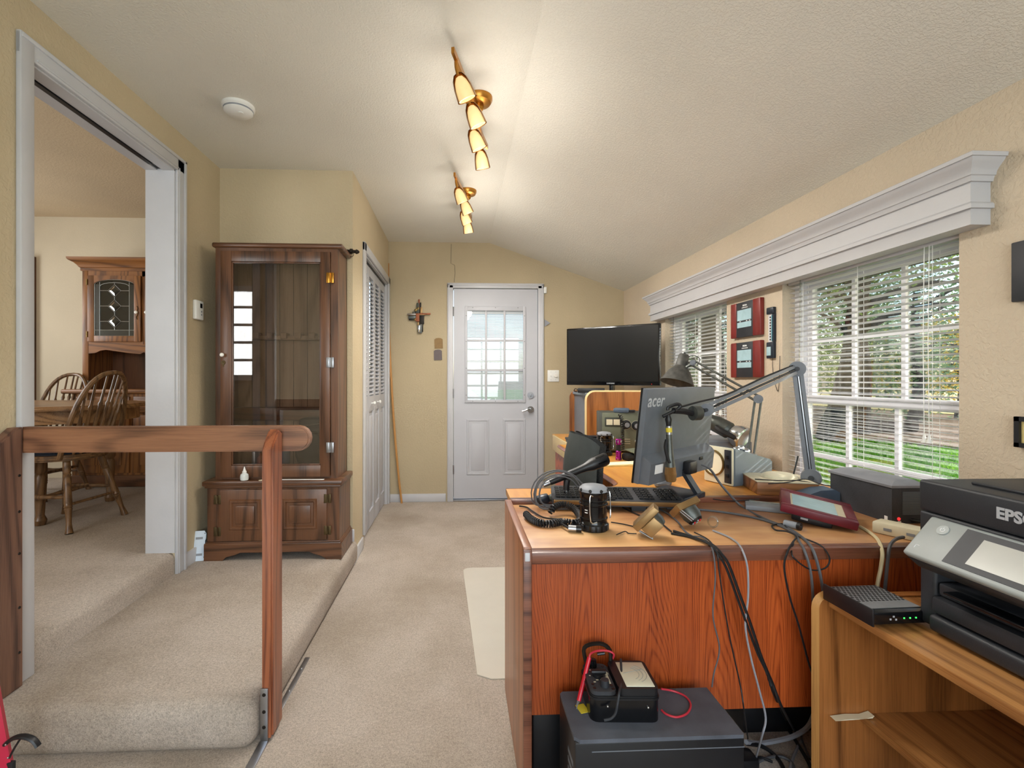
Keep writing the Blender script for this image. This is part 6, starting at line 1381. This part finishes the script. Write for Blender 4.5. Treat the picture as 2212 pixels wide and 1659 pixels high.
# ================================================================== things on the right wall
def wallclock(z0, lab):
    y0, y1 = 2.472, 2.748; z1 = z0 + 0.20
    r = root('wall_clock', (XR, (y0 + y1) / 2, z0), lab, 'clock', group='digital wall clocks between the windows')
    yt = lambda f: y1 - (y1 - y0) * f      # f from left (far) to right (near)
    Mb().box((XR - 0.024, yt(0.20), z0), (XR, yt(0.0), z1), 0.004).build('wood_panel', 'cherry', r, True)
    Mb().box((XR - 0.024, yt(1.0), z0), (XR, yt(0.76), z1), 0.004).build('wood_panel', 'cherry', r, True)
    b = Mb().box((XR - 0.022, yt(0.76), z0 + 0.001), (XR, yt(0.20), z1 - 0.001), 0.002).build('centre_panel', 'charcoal', r, True)
    Mb().box((XR - 0.0235, yt(0.71), z0 + 0.095), (XR - 0.0215, yt(0.24), z0 + 0.155)).build('display', 'lcd_blue', b, True)
    Mb().box((XR - 0.0235, yt(0.71), z0 + 0.055), (XR - 0.0215, yt(0.24), z0 + 0.085)).build('display', 'lcd_blue', b, True)
    me = lettering('NOAA', 0.013, 'white_print', r, Matrix.Identity(4), bold=0.0004); me.location = (-0.0235, 0, 0.178); me.rotation_euler = (R(90), 0, R(-90))
    me = lettering('ATOMIC CLOCK', 0.0075, 'white_print', r, Matrix.Identity(4), bold=0.0002); me.location = (-0.0235, 0, 0.165); me.rotation_euler = (R(90), 0, R(-90))
    for f in (0.32, 0.54, 0.64): Mb().box((XR - 0.0235, yt(f + 0.04), z0 + 0.088), (XR - 0.0215, yt(f), z0 + 0.0915)).build('print_mark', 'white_print', b, True)
wallclock(1.42, 'cherry wood digital clock with bright display, upper of the two'); wallclock(1.192, 'cherry wood digital clock directly below its twin')
tm = root('thermometer', (XR, 2.405, 1.29), 'narrow blue-black wall thermometer strip with small screen', 'thermometer')
yA, yB = 2.378, 2.432
Mb().box((XR - 0.018, yA, 1.29), (XR, yB, 1.375), 0.004).box((XR - 0.018, yA, 1.52), (XR, yB, 1.555), 0.004).box((XR - 0.012, yA, 1.375), (XR, yA + 0.014, 1.52)).build('frame', 'blue_black', tm, True)
Mb().box((XR - 0.008, yA + 0.014, 1.375), (XR, yB - 0.004, 1.52)).build('scale_plate', 'slat_white', tm, True)
for k in range(9): Mb().cyl((XR - 0.0095, 2.412, 1.388 + 0.0145 * k), (XR - 0.007, 2.412, 1.388 + 0.0145 * k), 0.005, n=10).build('scale_mark', 'charcoal', tm, True)
Mb().box((XR - 0.0095, 2.398, 1.38), (XR - 0.0075, 2.402, 1.515)).build('tube', 'teal_plastic', tm, True)
Mb().box((XR - 0.0195, yA + 0.016, 1.305), (XR - 0.0175, yB - 0.006, 1.35)).build('screen', 'lcd_blue', tm, True)
Mb().tube([(XR - 0.004, 2.40, 1.29), (XR - 0.004, 2.40, 1.24), (XR - 0.004, 2.385, 1.17), (XR - 0.004, 2.36, 1.12), (XR - 0.004, 2.35, 1.17), (XR - 0.004, 2.345, 1.3)], 0.0014, 5, 5).build('lead', 'black_cable', tm, True)
nw = tag(Mb().box((XR - 0.02, 1.06, 1.405), (XR, 1.322, 1.578), 0.003).build('wall_picture', 'charcoal'), 'dark rectangular panel on the wall at the right edge', 'picture')
pf = root('framed_picture', (XR, 1.2, 0.99), 'small black framed picture low on the wall at the right edge', 'picture')
Mb().box((XR - 0.02, 1.08, 0.985), (XR, 1.315, 0.998)).box((XR - 0.02, 1.08, 1.06), (XR, 1.315, 1.073)).box((XR - 0.02, 1.302, 0.985), (XR, 1.315, 1.073)).box((XR - 0.02, 1.08, 0.985), (XR, 1.093, 1.073)).build('frame', 'black_plastic', pf, True)
Mb().box((XR - 0.012, 1.09, 0.995), (XR, 1.304, 1.064)).build('print', 'yellow_paper', pf, True)
# ================================================================== printer stand at the right
st = root('printer_stand', (1.25, 0.85, 0), 'oak printer stand with rounded end panel at the right edge', 'stand')
sx0 = 0.966; sy1 = 1.245; sz = 0.60
def stpanel(y0, y1):
    poly = [(sx0 - 0.012, 0.0), (1.60, 0.0), (1.60, sz + 0.004)] + [(sx0 - 0.012 + 0.03 - 0.03 * math.sin(a), sz + 0.004 - 0.03 + 0.03 * math.cos(a)) for a in [PI / 2 * k / 6 for k in range(7)]]
    m = Mb().prism(poly, y1 - y0, MY, y0); return m
stpanel(1.221, sy1).build('end_panel', 'oak_red', st, True)
stpanel(0.30, 0.324).build('end_panel', 'oak_red', st, True)
poly = [(sx0 - 0.0125, 1.2205, 0.02)]
Mb().tube([(sx0 - 0.012, 1.233, 0.0)] + [(sx0 - 0.012 + 0.03 - 0.0302 * math.sin(a), 1.233, sz + 0.004 - 0.03 + 0.0302 * math.cos(a)) for a in [PI / 2 * (6 - k) / 6 for k in range(7)]] + [(1.0, 1.233, sz + 0.004)], 0.0125, 4).build('edge_strip', 'stick_wood', st, True)
Mb().box((sx0 + 0.015, 0.324, sz - 0.02), (1.60, 1.221, sz), 0.002).build('top_shelf', 'oak_y', st, True)
Mb().box((sx0 + 0.0135, 0.324, sz - 0.021), (sx0 + 0.02, 1.221, sz - 0.001), 0.001).build('shelf_edge', 'oak_y', st, True)
Mb().box((sx0 + 0.10, 0.324, 0.275), (1.60, 1.221, 0.293), 0.002).build('lower_shelf', 'oak_y', st, True)
Mb().box((1.58, 0.324, 0.0), (1.598, 1.221, sz - 0.02)).build('back_panel', 'oak_red', st, True)
Mb().prism([(0.98, 0.292), (1.02, 0.296), (1.06, 0.295), (1.085, 0.302), (1.08, 0.296), (1.03, 0.2935)], 0.02, MY, 1.198).build('torn_tape', 'paper', st, True)
# printer, front facing into the room
pr = root('printer', (1.28, 0.88, sz), 'large black office printer with tilted grey control panel', 'printer')
px0, px1, py0, py1 = 1.09, 1.50, 0.66, 1.083
Mb().box((px0, py0, sz + 0.185), (px1, py1, sz + 0.272), 0.006, None, 3).build('upper_body', 'printer_body', pr, True)
Mb().box((px0 - 0.001, py0 - 0.001, sz + 0.2735), (px1, py1 + 0.001, sz + 0.345), 0.007, None, 3).build('scanner_lid', 'printer_body', pr, True)
Mb().box((px0 + 0.06, py0 + 0.03, sz + 0.344), (px1 - 0.03, py1 - 0.06, sz + 0.352), 0.004).build('feeder_cover', 'printer_body', pr, True)
# side cheek and lower body
Mb().box((px0 + 0.0, 1.045, sz + 0.01), (px1, py1, sz + 0.187), 0.008, None, 3).build('side_cheek', 'printer_body', pr, True)
Mb().box((px0 + 0.12, py0, sz + 0.01), (px1, 1.046, sz + 0.187)).build('lower_body', 'black_plastic', pr, True)
Mb().box((px0 + 0.02, py0 + 0.02, sz), (px1 - 0.02, py1 - 0.02, sz + 0.012)).build('foot_frame', 'black_rubber', pr, True)
# control panel
cpY0, cpY1 = 0.70, 1.052
U = V((-0.072, 0, -0.082)); Lp = U.length; Un = U.normalized()
Fp = Matrix((V((0, -1, 0)), -Un, V((0, -1, 0)).cross(-Un))).transposed().to_4x4(); Fp = Matrix.Translation(V((px0 - 0.002, cpY1, sz + 0.268))) @ Fp
# local x: towards camera (-Y), y: up the panel, z: outwards
cp = Mb().box((0, -Lp, -0.018), (cpY1 - cpY0, 0, 0.0), 0.006, Fp, 3).build('control_panel', 'printer_grey', pr, True)
Mb().box((0.085, -Lp + 0.012, -0.001), (cpY1 - cpY0 - 0.03, -0.008, 0.0012), 0.0, Fp).build('touch_bezel', 'charcoal', cp, True)
Mb().box((0.125, -Lp + 0.024, 0.0008), (cpY1 - cpY0 - 0.07, -0.022, 0.0018), 0, Fp).build('touch_screen', 'print_screen', cp, True)
Mb().lathe([(0.012, 0), (0.012, 0.002), (0, 0.002)], 20, Fp @ TR((0.045, -0.028, 0))).build('power_button', 'printer_grey', cp, True)
Mb().tube([Fp @ V((0.045 + 0.0045 * math.sin(a), -0.028 + 0.0045 * math.cos(a), 0.0022)) for a in [0.6 + (2 * PI - 1.2) * k / 12 for k in range(13)]], 0.0006, 4).tube([Fp @ V((0.045, -0.0265, 0.0022)), Fp @ V((0.045, -0.0215, 0.0022))], 0.0006, 4).build('power_symbol', 'white_print', cp, True)
Mb().tube([Fp @ V((0.018, -Lp + 0.02, 0.0005)), Fp @ V((0.018, -Lp + 0.028, 0.0005)), Fp @ V((0.026, -Lp + 0.028, 0.0005))], 0.0006, 4).build('card_mark', 'white_print', cp, True)
Mb().box((0.0, -Lp + 0.0, -0.055), (cpY1 - cpY0, -Lp + 0.03, -0.017), 0.004, Fp).build('panel_underside', 'printer_body', cp, True)
# output tray and cassette fronts
tr_ = Mb().box((px0 + 0.004, 0.70, sz + 0.088), (px0 + 0.12, 1.042, sz + 0.118), 0.006).build('output_tray', 'printer_body', pr, True)
Mb().box((px0 - 0.03, 0.72, sz + 0.108), (px0 + 0.06, 1.0, sz + 0.116), 0.003, None).build('tray_flap', 'black_gloss', tr_, True)
c_ = Mb().box((px0 - 0.008, 0.69, sz + 0.048), (px0 + 0.12, 1.048, sz + 0.086), 0.008).build('paper_cassette', 'printer_body', pr, True)
c_ = Mb().box((px0 - 0.012, 0.685, sz + 0.006), (px0 + 0.12, 1.052, sz + 0.044), 0.010, None, 3).build('paper_cassette', 'printer_body', pr, True)
Me = Matrix(((0, 0, -1, 0), (-1, 0, 0, 0), (0, 1, 0, 0), (0, 0, 0, 1)))
lettering('EPSON', 0.031, 'grey_print', pr, Matrix.Translation(V((px0 - 0.0015, 0.872, sz + 0.310)) - pr.location) @ Me, bold=0.0012)
# cable modem
rt = root('cable_modem', (1.034, 1.14, sz + 0.004), 'black cable modem with perforated top on the printer stand', 'modem', R(2))
Mb().box((-0.072, -0.068, 0.004), (0.072, 0.072, 0.032), 0.002).build('case', 'black_gloss', rt)
Mb().box((-0.074, -0.07, 0.0), (-0.069, 0.075, 0.04), 0.001).build('side_fin', 'black_plastic', rt)
m = Mb()
Mb().box((-0.062, -0.05, 0.032), (0.068, 0.07, 0.0335)).build('top_grille', 'steel', rt)
h0 = None
for i in range(12):
    for j in range(9):
        l_ = V((-0.054 + 0.0105 * i + (0.005 if j % 2 else 0), -0.012 + 0.0095 * j, 0.0336))
        if h0 is None: h0 = Mb().lathe([(0.0034, 0), (0.0034, 0.0006), (0, 0.0006)], 6).build('vent_hole', 'black_plastic', rt); h0.location = l_
        else: inst(h0, rt, l_)
for k in range(3): Mb().box((0.005 + 0.015 * k, -0.069, 0.016), (0.008 + 0.015 * k, -0.0675, 0.019)).build('status_light', 'led_green', rt)
for (x, z) in ((-0.03, 0.014), (-0.022, 0.02), (-0.016, 0.013)): Mb().box((x, -0.069, z), (x + 0.004, -0.0675, z + 0.004)).build('status_mark', 'grey_print', rt)
lettering('NETGEAR', 0.0055, 'grey_print', rt, TR((0.0665, -0.0688, 0.018), R(90), R(-90), 0))
# ================================================================== black computer case with the analogue meter
ct = root('computer_tower', (0.48, 1.20, 0), 'dusty black computer case standing in front of the desk', 'computer')
x0, x1, y0, y1, zt = 0.275, 0.685, 1.113, 1.288, 0.33
Mb().box((x0, y0, 0.0), (x1, y1, zt - 0.008), 0.004).build('case', 'black_plastic', ct, True)
Mb().prism([(x0, y0 + 0.012), (x0 + 0.012, y0), (x1 - 0.003, y0), (x1, y0 + 0.003), (x1, y1), (x0 + 0.008, y1), (x0, y1 - 0.008)], 0.009, None, zt - 0.009).build('top_cover', 'dusty_top', ct, True)
Mb().box((x0 + 0.04, y0 - 0.001, zt - 0.03), (x1, y0 + 0.001, zt - 0.028)).build('seam', 'grey_plastic', ct, True)
for k in range(9): Mb().box((x0 - 0.001, y0 + 0.02, 0.06 + 0.024 * k), (x0 + 0.001, y0 + 0.07, 0.072 + 0.024 * k)).build('vent', 'grey_plastic', ct, True)
sp = root('subwoofer', (0.27, 1.47, 0), 'black box with vents under the desk beside the computer case', 'box')
Mb().box((-0.055, -0.1, 0), (0.06, 0.1, 0.215), 0.005).build('case', 'black_plastic', sp)
for k in range(6): Mb().box((-0.01 + 0.009 * k, -0.1012, 0.012), (-0.006 + 0.009 * k, -0.0995, 0.024)).build('vent', 'grey_plastic', sp)
mm = root('analogue_multimeter', (0.418, 1.227, zt), 'black analogue multimeter with pale dial on the computer case', 'multimeter', R(-3))
a, b = 0.086, 0.062
def rr(w, d, c, n=4):
    out = []
    for cx_, cy_, s in ((w - c, d - c, 0), (-w + c, d - c, 1), (-w + c, -d + c, 2), (w - c, -d + c, 3)):
        out += [(cx_ + c * math.cos(PI / 2 * (s + k / n)), cy_ + c * math.sin(PI / 2 * (s + k / n))) for k in range(n + 1)]
    return out
Mb().prism(rr(a, b, 0.02), 0.055, None, 0.0).build('case', 'black_gloss', mm)
Mb().prism(rr(a + 0.002, b + 0.002, 0.02), 0.005, None, 0.055).prism(rr(a, b, 0.02), 0.004, None, 0.060).build('rim', 'black_plastic', mm)
Mb().prism([(x - 0.052, y) for x, y in rr(0.032, b - 0.003, 0.016)], 0.010, None, 0.064).build('switch_panel', 'dusty_black', mm)
wn_ = Mb().prism([(x + 0.034, y) for x, y in rr(0.05, b - 0.002, 0.014)], 0.018, None, 0.064).build('meter_cover', 'black_plastic', mm)
Mb().box((0.005, -0.052, 0.0815), (0.076, 0.05, 0.0835), 0.001).build('dial_plate', 'lcd_grey', wn_).data.materials[0] = plain('dial_paper', 'dcdac4', 0.3, 0, 0.03)
dp = Mb()
for r_ in (0.05, 0.062, 0.074): dp.tube([(0.012 + r_ * math.cos(t) * 0.8, r_ * math.sin(t) * 0.6, 0.0838) for t in [-0.9 + 1.8 * k / 14 for k in range(15)]], 0.0005, 4)
dp.tube([(0.012, 0.0, 0.084), (0.066, 0.018, 0.084)], 0.0005, 4).build('scale', 'lcd_grey', wn_)
Mb().cyl((-0.052, 0.005, 0.074), (-0.052, 0.005, 0.082), 0.015, n=18).box((-0.072, -0.002, 0.080), (-0.032, 0.012, 0.09), 0.004).build('range_knob', 'black_plastic', mm)
Mb().lathe([(0.011, 0.074), (0.010, 0.092), (0, 0.092)], 16, TR((-0.057, 0.046, 0))).build('knob', 'black_gloss', mm); Mb().lathe([(0.011, 0.074), (0.010, 0.09), (0, 0.09)], 16, TR((-0.045, -0.036, 0))).build('knob', 'charcoal', mm)
for (x, y) in ((-0.074, -0.03), (-0.073, -0.045), (-0.028, -0.034), (-0.027, -0.048), (-0.03, 0.045), (-0.03, 0.03)): Mb().cyl((x, y, 0.0735), (x, y, 0.0748), 0.004, n=10).build('jack', 'black_gloss', mm)
Mb().cyl((-0.03, 0.02, 0.0735), (-0.03, 0.02, 0.075), 0.0035, n=10).build('jack', 'porcelain', mm)
lettering('Simpson', 0.014, 'cream_plastic', mm, TR((-0.029, -0.004, 0.0745), 0, 0, R(-90)), shear=0.2)
for (x, y, w) in ((-0.07, 0.028, 0.008), (-0.062, 0.028, 0.004), (-0.05, 0.026, 0.008), (-0.076, 0.004, 0.004), (-0.062, -0.014, 0.006), (-0.05, -0.012, 0.006), (-0.07, -0.022, 0.006)): Mb().box((x, y, 0.074), (x + w, y + 0.003, 0.0744)).build('print_mark', 'cream_plastic', mm)
lh = Mb().tube([(-0.07, 0.05, 0.07), (-0.075, 0.07, 0.11), (-0.03, 0.078, 0.118), (-0.005, 0.07, 0.105), (-0.005, 0.06, 0.07)], 0.006, 6, 5).build('leather_handle', 'dark_iron', mm)
for (x, z) in ((-0.045, 0.04), (0.055, 0.038)): Mb().sph((x, -b - 0.001, z), 0.0035, 8).build('rivet', 'chrome', mm)
tlr = root('test_lead_red', P(1262, 1490, z=zt), 'red test probe and lead draped over the multimeter', 'test lead')
tlr.name = 'test_lead'
Mb().tube([P(1250, 1514, d=1.235), P(1273, 1420, d=1.28)], 0.0055, 10).build('probe', 'red_plastic', tlr, True)
Mb().tube([P(1250, 1514, d=1.235), P(1247, 1522, d=1.233), P(1245, 1533, d=1.23)], [0.004, 0.002, 0.001], 6).build('tip', 'chrome', tlr, True)
Mb().tube([P(1273, 1420, d=1.28), P(1276, 1412, d=1.285), P(1290, 1406, d=1.30), P(1313, 1406, d=1.305), P(1326, 1414, d=1.305), P(1320, 1428, d=1.31)], 0.0028, 8, 5).build('lead', 'red_cable', tlr, True)
Mb().tube([P(1428, 1488, z=zt + 0.012), P(1455, 1493, z=zt + 0.004), P(1480, 1504, z=zt + 0.003), P(1492, 1522, z=zt + 0.003), P(1484, 1541, z=zt + 0.003), P(1462, 1549, z=zt + 0.003), P(1440, 1543, z=zt + 0.003), P(1429, 1534, z=zt + 0.003)], 0.0026, 8, 6).build('lead', 'red_cable', tlr, True)
tlb = root('test_lead', P(1330, 1550, z=zt), 'black test lead hanging over the front of the multimeter', 'test lead')
Mb().tube([P(1341, 1424, d=1.29), P(1342, 1445, d=1.262), P(1343, 1470, d=1.225), P(1338, 1495, d=1.165), P(1334, 1520, d=1.155), P(1330, 1540, d=1.155), P(1320, 1552, d=1.155), P(1305, 1556, d=1.155)], 0.003, 8, 6).build('lead', 'charcoal', tlb, True)
Mb().tube([P(1290, 1413, d=1.30), P(1306, 1411, d=1.30)], 0.004, 8).build('plug', 'black_plastic', tlb, True)
tag(Mb().box((-0.012, -0.016, 0), (0.012, 0.016, 0.001), 0, TR(P(1258, 1531, z=zt + 0.0005), 0, 0, 0.25)).build('sticker_label', 'gold_sticker'), 'small yellow and white sticker on the computer case', 'sticker')
# ================================================================== loose cables
def cable(pts, r, mat, lab, nm='cable', sm=6, n=6, plug=None):
    o = Mb().tube(pts, r, n, sm).build(nm, mat); tag(o, lab, 'cable'); return o
D = lambda px, py, h=0.004: P(px, py, z=DT + h)
F_ = lambda px, py, y=1.284: P(px, py, y=y)
G_ = lambda px, py, h=0.006: P(px, py, z=h)
cable([P(1515, 1003, d=1.86), P(1535, 1015, d=1.84), P(1560, 1050, d=1.78), D(1600, 1092), D(1650, 1120), D(1700, 1140), D(1725, 1155), D(1745, 1172), F_(1757, 1190, 1.292), F_(1768, 1225), F_(1776, 1265), F_(1779, 1300)], 0.0042, 'grey_cable', 'thick grey cable running from the monitor over the desk edge')
cable([D(1440, 1098), D(1500, 1100), D(1560, 1106), D(1620, 1116), D(1670, 1130), D(1712, 1150), D(1728, 1172), F_(1738, 1190, 1.292), F_(1750, 1230), F_(1756, 1290), F_(1758, 1400)], 0.0038, 'grey_cable', 'grey cable crossing the near desk behind the camera heads')
cable([D(1700, 1140, .008), D(1690, 1132, .006), D(1668, 1135, .006), D(1676, 1145, .008), D(1700, 1148, .01), D(1720, 1158, 0.008), D(1712, 1172), F_(1702, 1190, 1.29), F_(1694, 1225), F_(1706, 1290), F_(1725, 1350), F_(1745, 1425), F_(1758, 1465)], 0.0028, 'black_cable', 'thin black lead with a loop hanging left of the cable socket')
cable([D(1722, 1158), D(1745, 1166), D(1772, 1178), F_(1788, 1196, 1.288), F_(1792, 1212), F_(1784, 1226), F_(1764, 1232), F_(1745, 1228), F_(1722, 1212), F_(1710, 1196, 1.288), D(1714, 1172)], 0.0022, 'black_cable', 'thin black wire loop dangling over the front desk edge')
cable([D(1455, 1147), D(1480, 1155), D(1510, 1165), D(1540, 1178), F_(1558, 1196, 1.290), F_(1575, 1222), F_(1600, 1290), F_(1622, 1350), F_(1645, 1420), F_(1668, 1475), F_(1690, 1530), G_(1720, 1585)], 0.0040, 'black_cable', 'thick black cord dropping from the left camera head to the floor')
cable([D(1450, 1152), D(1490, 1160), D(1530, 1174, .008), F_(1550, 1196, 1.290), F_(1568, 1225), F_(1592, 1290), F_(1612, 1345), F_(1636, 1410), F_(1655, 1450), F_(1672, 1500), G_(1700, 1560)], 0.0036, 'black_cable', 'black cord twinned with the thick cord down the desk front')
cable([D(1490, 1158), D(1515, 1160), D(1530, 1172), F_(1541, 1195, 1.290), F_(1545, 1250), F_(1540, 1330), F_(1554, 1400), F_(1542, 1455), F_(1538, 1484)], 0.0020, 'grey_cable', 'thin grey wire hanging nearest the multimeter')
cable([D(1500, 1150, .006), D(1530, 1166, .006), F_(1548, 1192, 1.290), F_(1553, 1230), F_(1563, 1300), F_(1575, 1370), F_(1588, 1430), F_(1600, 1485), F_(1608, 1540), G_(1616, 1600)], 0.0020, 'black_cable', 'thin black wire reaching the floor right of the computer case')
cable([D(1540, 1146), D(1570, 1158), D(1592, 1172), F_(1606, 1194, 1.290), F_(1615, 1230), F_(1616, 1290), F_(1610, 1350), F_(1622, 1420), F_(1640, 1490), F_(1654, 1550), F_(1646, 1590), G_(1632, 1640)], 0.0028, 'silver_cable', 'pale grey wire hanging from the clear ring to the floor')
cable([D(1858, 1138), D(1878, 1150), D(1896, 1166), F_(1906, 1192, 1.288), F_(1903, 1225), F_(1897, 1255), F_(1893, 1280)], 0.0048, 'cream_cable', 'flat cream cord hanging over the right end of the desk')
cable([P(1952, 1160, z=DT + 0.022), P(1935, 1165, z=DT + 0.02), F_(1922, 1180, 1.288), F_(1917, 1215), F_(1913, 1255), F_(1910, 1290)], 0.0045, 'grey_cable', 'dark grey adapter lead plugged into the cream power strip')
cable([D(1345, 1096), D(1370, 1108), D(1395, 1118), D(1420, 1125), D(1450, 1148)], 0.0025, 'black_cable', 'black lead from under the keyboard to the left camera head')
cable([D(1405, 1090), D(1435, 1105), D(1462, 1125), D(1480, 1148), D(1495, 1158)], 0.003, 'grey_cable', 'grey lead curling between the two camera heads')
cable([D(1320, 1128), D(1345, 1132), D(1372, 1138)], 0.002, 'black_cable', 'short black wire beside the near lantern')
cable([D(1332, 1155), D(1350, 1148), D(1358, 1152), D(1375, 1153)], 0.0016, 'black_cable', 'fine black wire end in front of the left camera head')
cable([P(1540, 1078, z=DT2 + .003), P(1580, 1082, z=DT2 + .003), P(1640, 1078, z=DT2 + .003)], 0.002, 'black_cable', 'thin black wire on the rear desk beside the monitor base')
cable([P(1795, 1050, z=DT2 + 0.1), P(1770, 1045, z=DT2 + 0.09), P(1740, 1035, z=DT2 + 0.07), P(1700, 1042, z=DT2 + 0.06), P(1660, 1045, z=DT2 + .062)], 0.002, 'black_cable', 'thin black wire draped over the cream disc')
cable([P(1724, 985, d=1.98), P(1718, 1010, d=1.98), P(1714, 1025, d=1.97)], 0.003, 'black_cable', 'short black cable behind the boom arm upright')
# cables coiled at the desk microphone
dmY = mb_.y
lc = []
for k in range(6):
    for j in range(14):
        t = 2 * PI * j / 14 + 0.4; rx = 50 + 8.0 * math.sin(k * 2.1); ry = 45 + 7.0 * math.cos(k * 1.7)
        lc.append(P(1207 + rx * math.cos(t) + 3 * math.sin(k * 1.3), 1068 - ry * math.sin(t) + 2 * math.cos(k), y=dmY - 0.03 + 0.012 * (k - 2.5) + 0.01 * math.sin(t)))
for p in lc: p.z = max(p.z, DT + 0.006)
cable(lc, 0.0026, 'grey_cable', 'coil of grey microphone cable hung over the desk microphone', 'cable_coil', 2)
cp_ = [D(1190, 1108, .013), D(1196, 1096, .03), D(1215, 1090, .035), D(1235, 1095, .03), D(1248, 1108, .02), D(1254, 1124, .014), D(1240, 1130, .013), D(1215, 1127, .013), D(1190, 1131, .013), D(1165, 1129, .013), D(1146, 1120, .013), D(1136, 1110, .013)]
hc = root('coiled_cord', D(1200, 1125, 0), 'black coiled microphone cord with metal plug on the near desk', 'cable')
helix(cp_, 0.0095, 0.0085, 0.0034, 5).build('cord', 'black_cable', hc, True)
q0_ = D(1228, 1141, 0.012); q1_ = D(1256, 1143, 0.012)
Mb().tube([D(1212, 1131, .012), D(1222, 1137, .012), q0_], 0.0035, 6, 4).build('tail', 'black_cable', hc, True)
Mb().cyl(q0_, q0_.lerp(q1_, 0.6), 0.0105, n=16).build('plug', 'steel', hc, True); Mb().cyl(q0_.lerp(q1_, 0.6), q1_, 0.0112, n=16).build('plug_end', 'black_gloss', hc, True)
cable([D(1122, 1093, .006), D(1138, 1096, .006), D(1150, 1104, .006), D(1175, 1118, .006), D(1215, 1122, .006)], 0.003, 'black_cable', 'black audio lead with brass tip at the left end of the desk')
cc = root('webcam', D(1178, 1088, 0), 'small dark webcam lying behind the cable coil', 'webcam')
Mb().box((-0.03, -0.012, 0), (0.02, 0.02, 0.035), 0.008, TR((0, 0, 0), 0, R(-15), 0)).build('body', 'blue_black', cc); Mb().sph((0.035, 0.01, 0.018), 0.022, 12, (1.3, 1, 0.8)).build('cloth_pouch', 'olive_dark', cc)
# floor tangle beside the printer stand
cable([G_(1760, 1540, .10), G_(1745, 1570, .07), G_(1715, 1590, .05), G_(1680, 1600, .03), G_(1640, 1606, .02), G_(1612, 1603, .05)], 0.0075, 'silver_cable', 'thick silver-grey cable curving across the floor to the computer case')
cable([G_(1612, 1606, .045), G_(1645, 1612, .02), G_(1672, 1630), G_(1690, 1655), G_(1700, 1690)], 0.006, 'black_cable', 'thick black power cord on the floor beside the computer case')
cable([G_(1628, 1655), G_(1650, 1640), G_(1685, 1634), G_(1712, 1650), G_(1718, 1690)], 0.0045, 'grey_cable', 'grey cord arching over the floor tangle')
cable([G_(1730, 1600), G_(1712, 1640), G_(1700, 1690)], 0.0045, 'silver_cable', 'short pale lead crossing the floor tangle')
cable([G_(1700, 1570), G_(1728, 1615), G_(1748, 1650), G_(1765, 1690)], 0.006, 'black_cable', 'black cord running along the printer stand foot')
cable([G_(1735, 1545), G_(1730, 1565), G_(1732, 1595), G_(1750, 1640)], 0.003, 'grey_cable', 'thin dark lead rising beside the printer stand')
pa = root('power_adapter', G_(1600, 1652, 0), 'black power adapter on the floor right of the computer case', 'adapter')
Mb().box((-0.045, -0.03, 0), (0.045, 0.03, 0.035), 0.012).build('brick', 'black_plastic', pa); Mb().tube([(0.045, 0, 0.018), (0.07, 0.01, 0.012), (0.1, 0.0, 0.005)], 0.004, 6, 4).build('lead', 'black_cable', pa)
bx2 = tag(Mb().box((0.95, 1.55, 0.0), (1.5, 1.75, 0.09), 0.005).build('storage_crate', 'black_plastic'), 'low black box under the desk behind the cables', 'box')
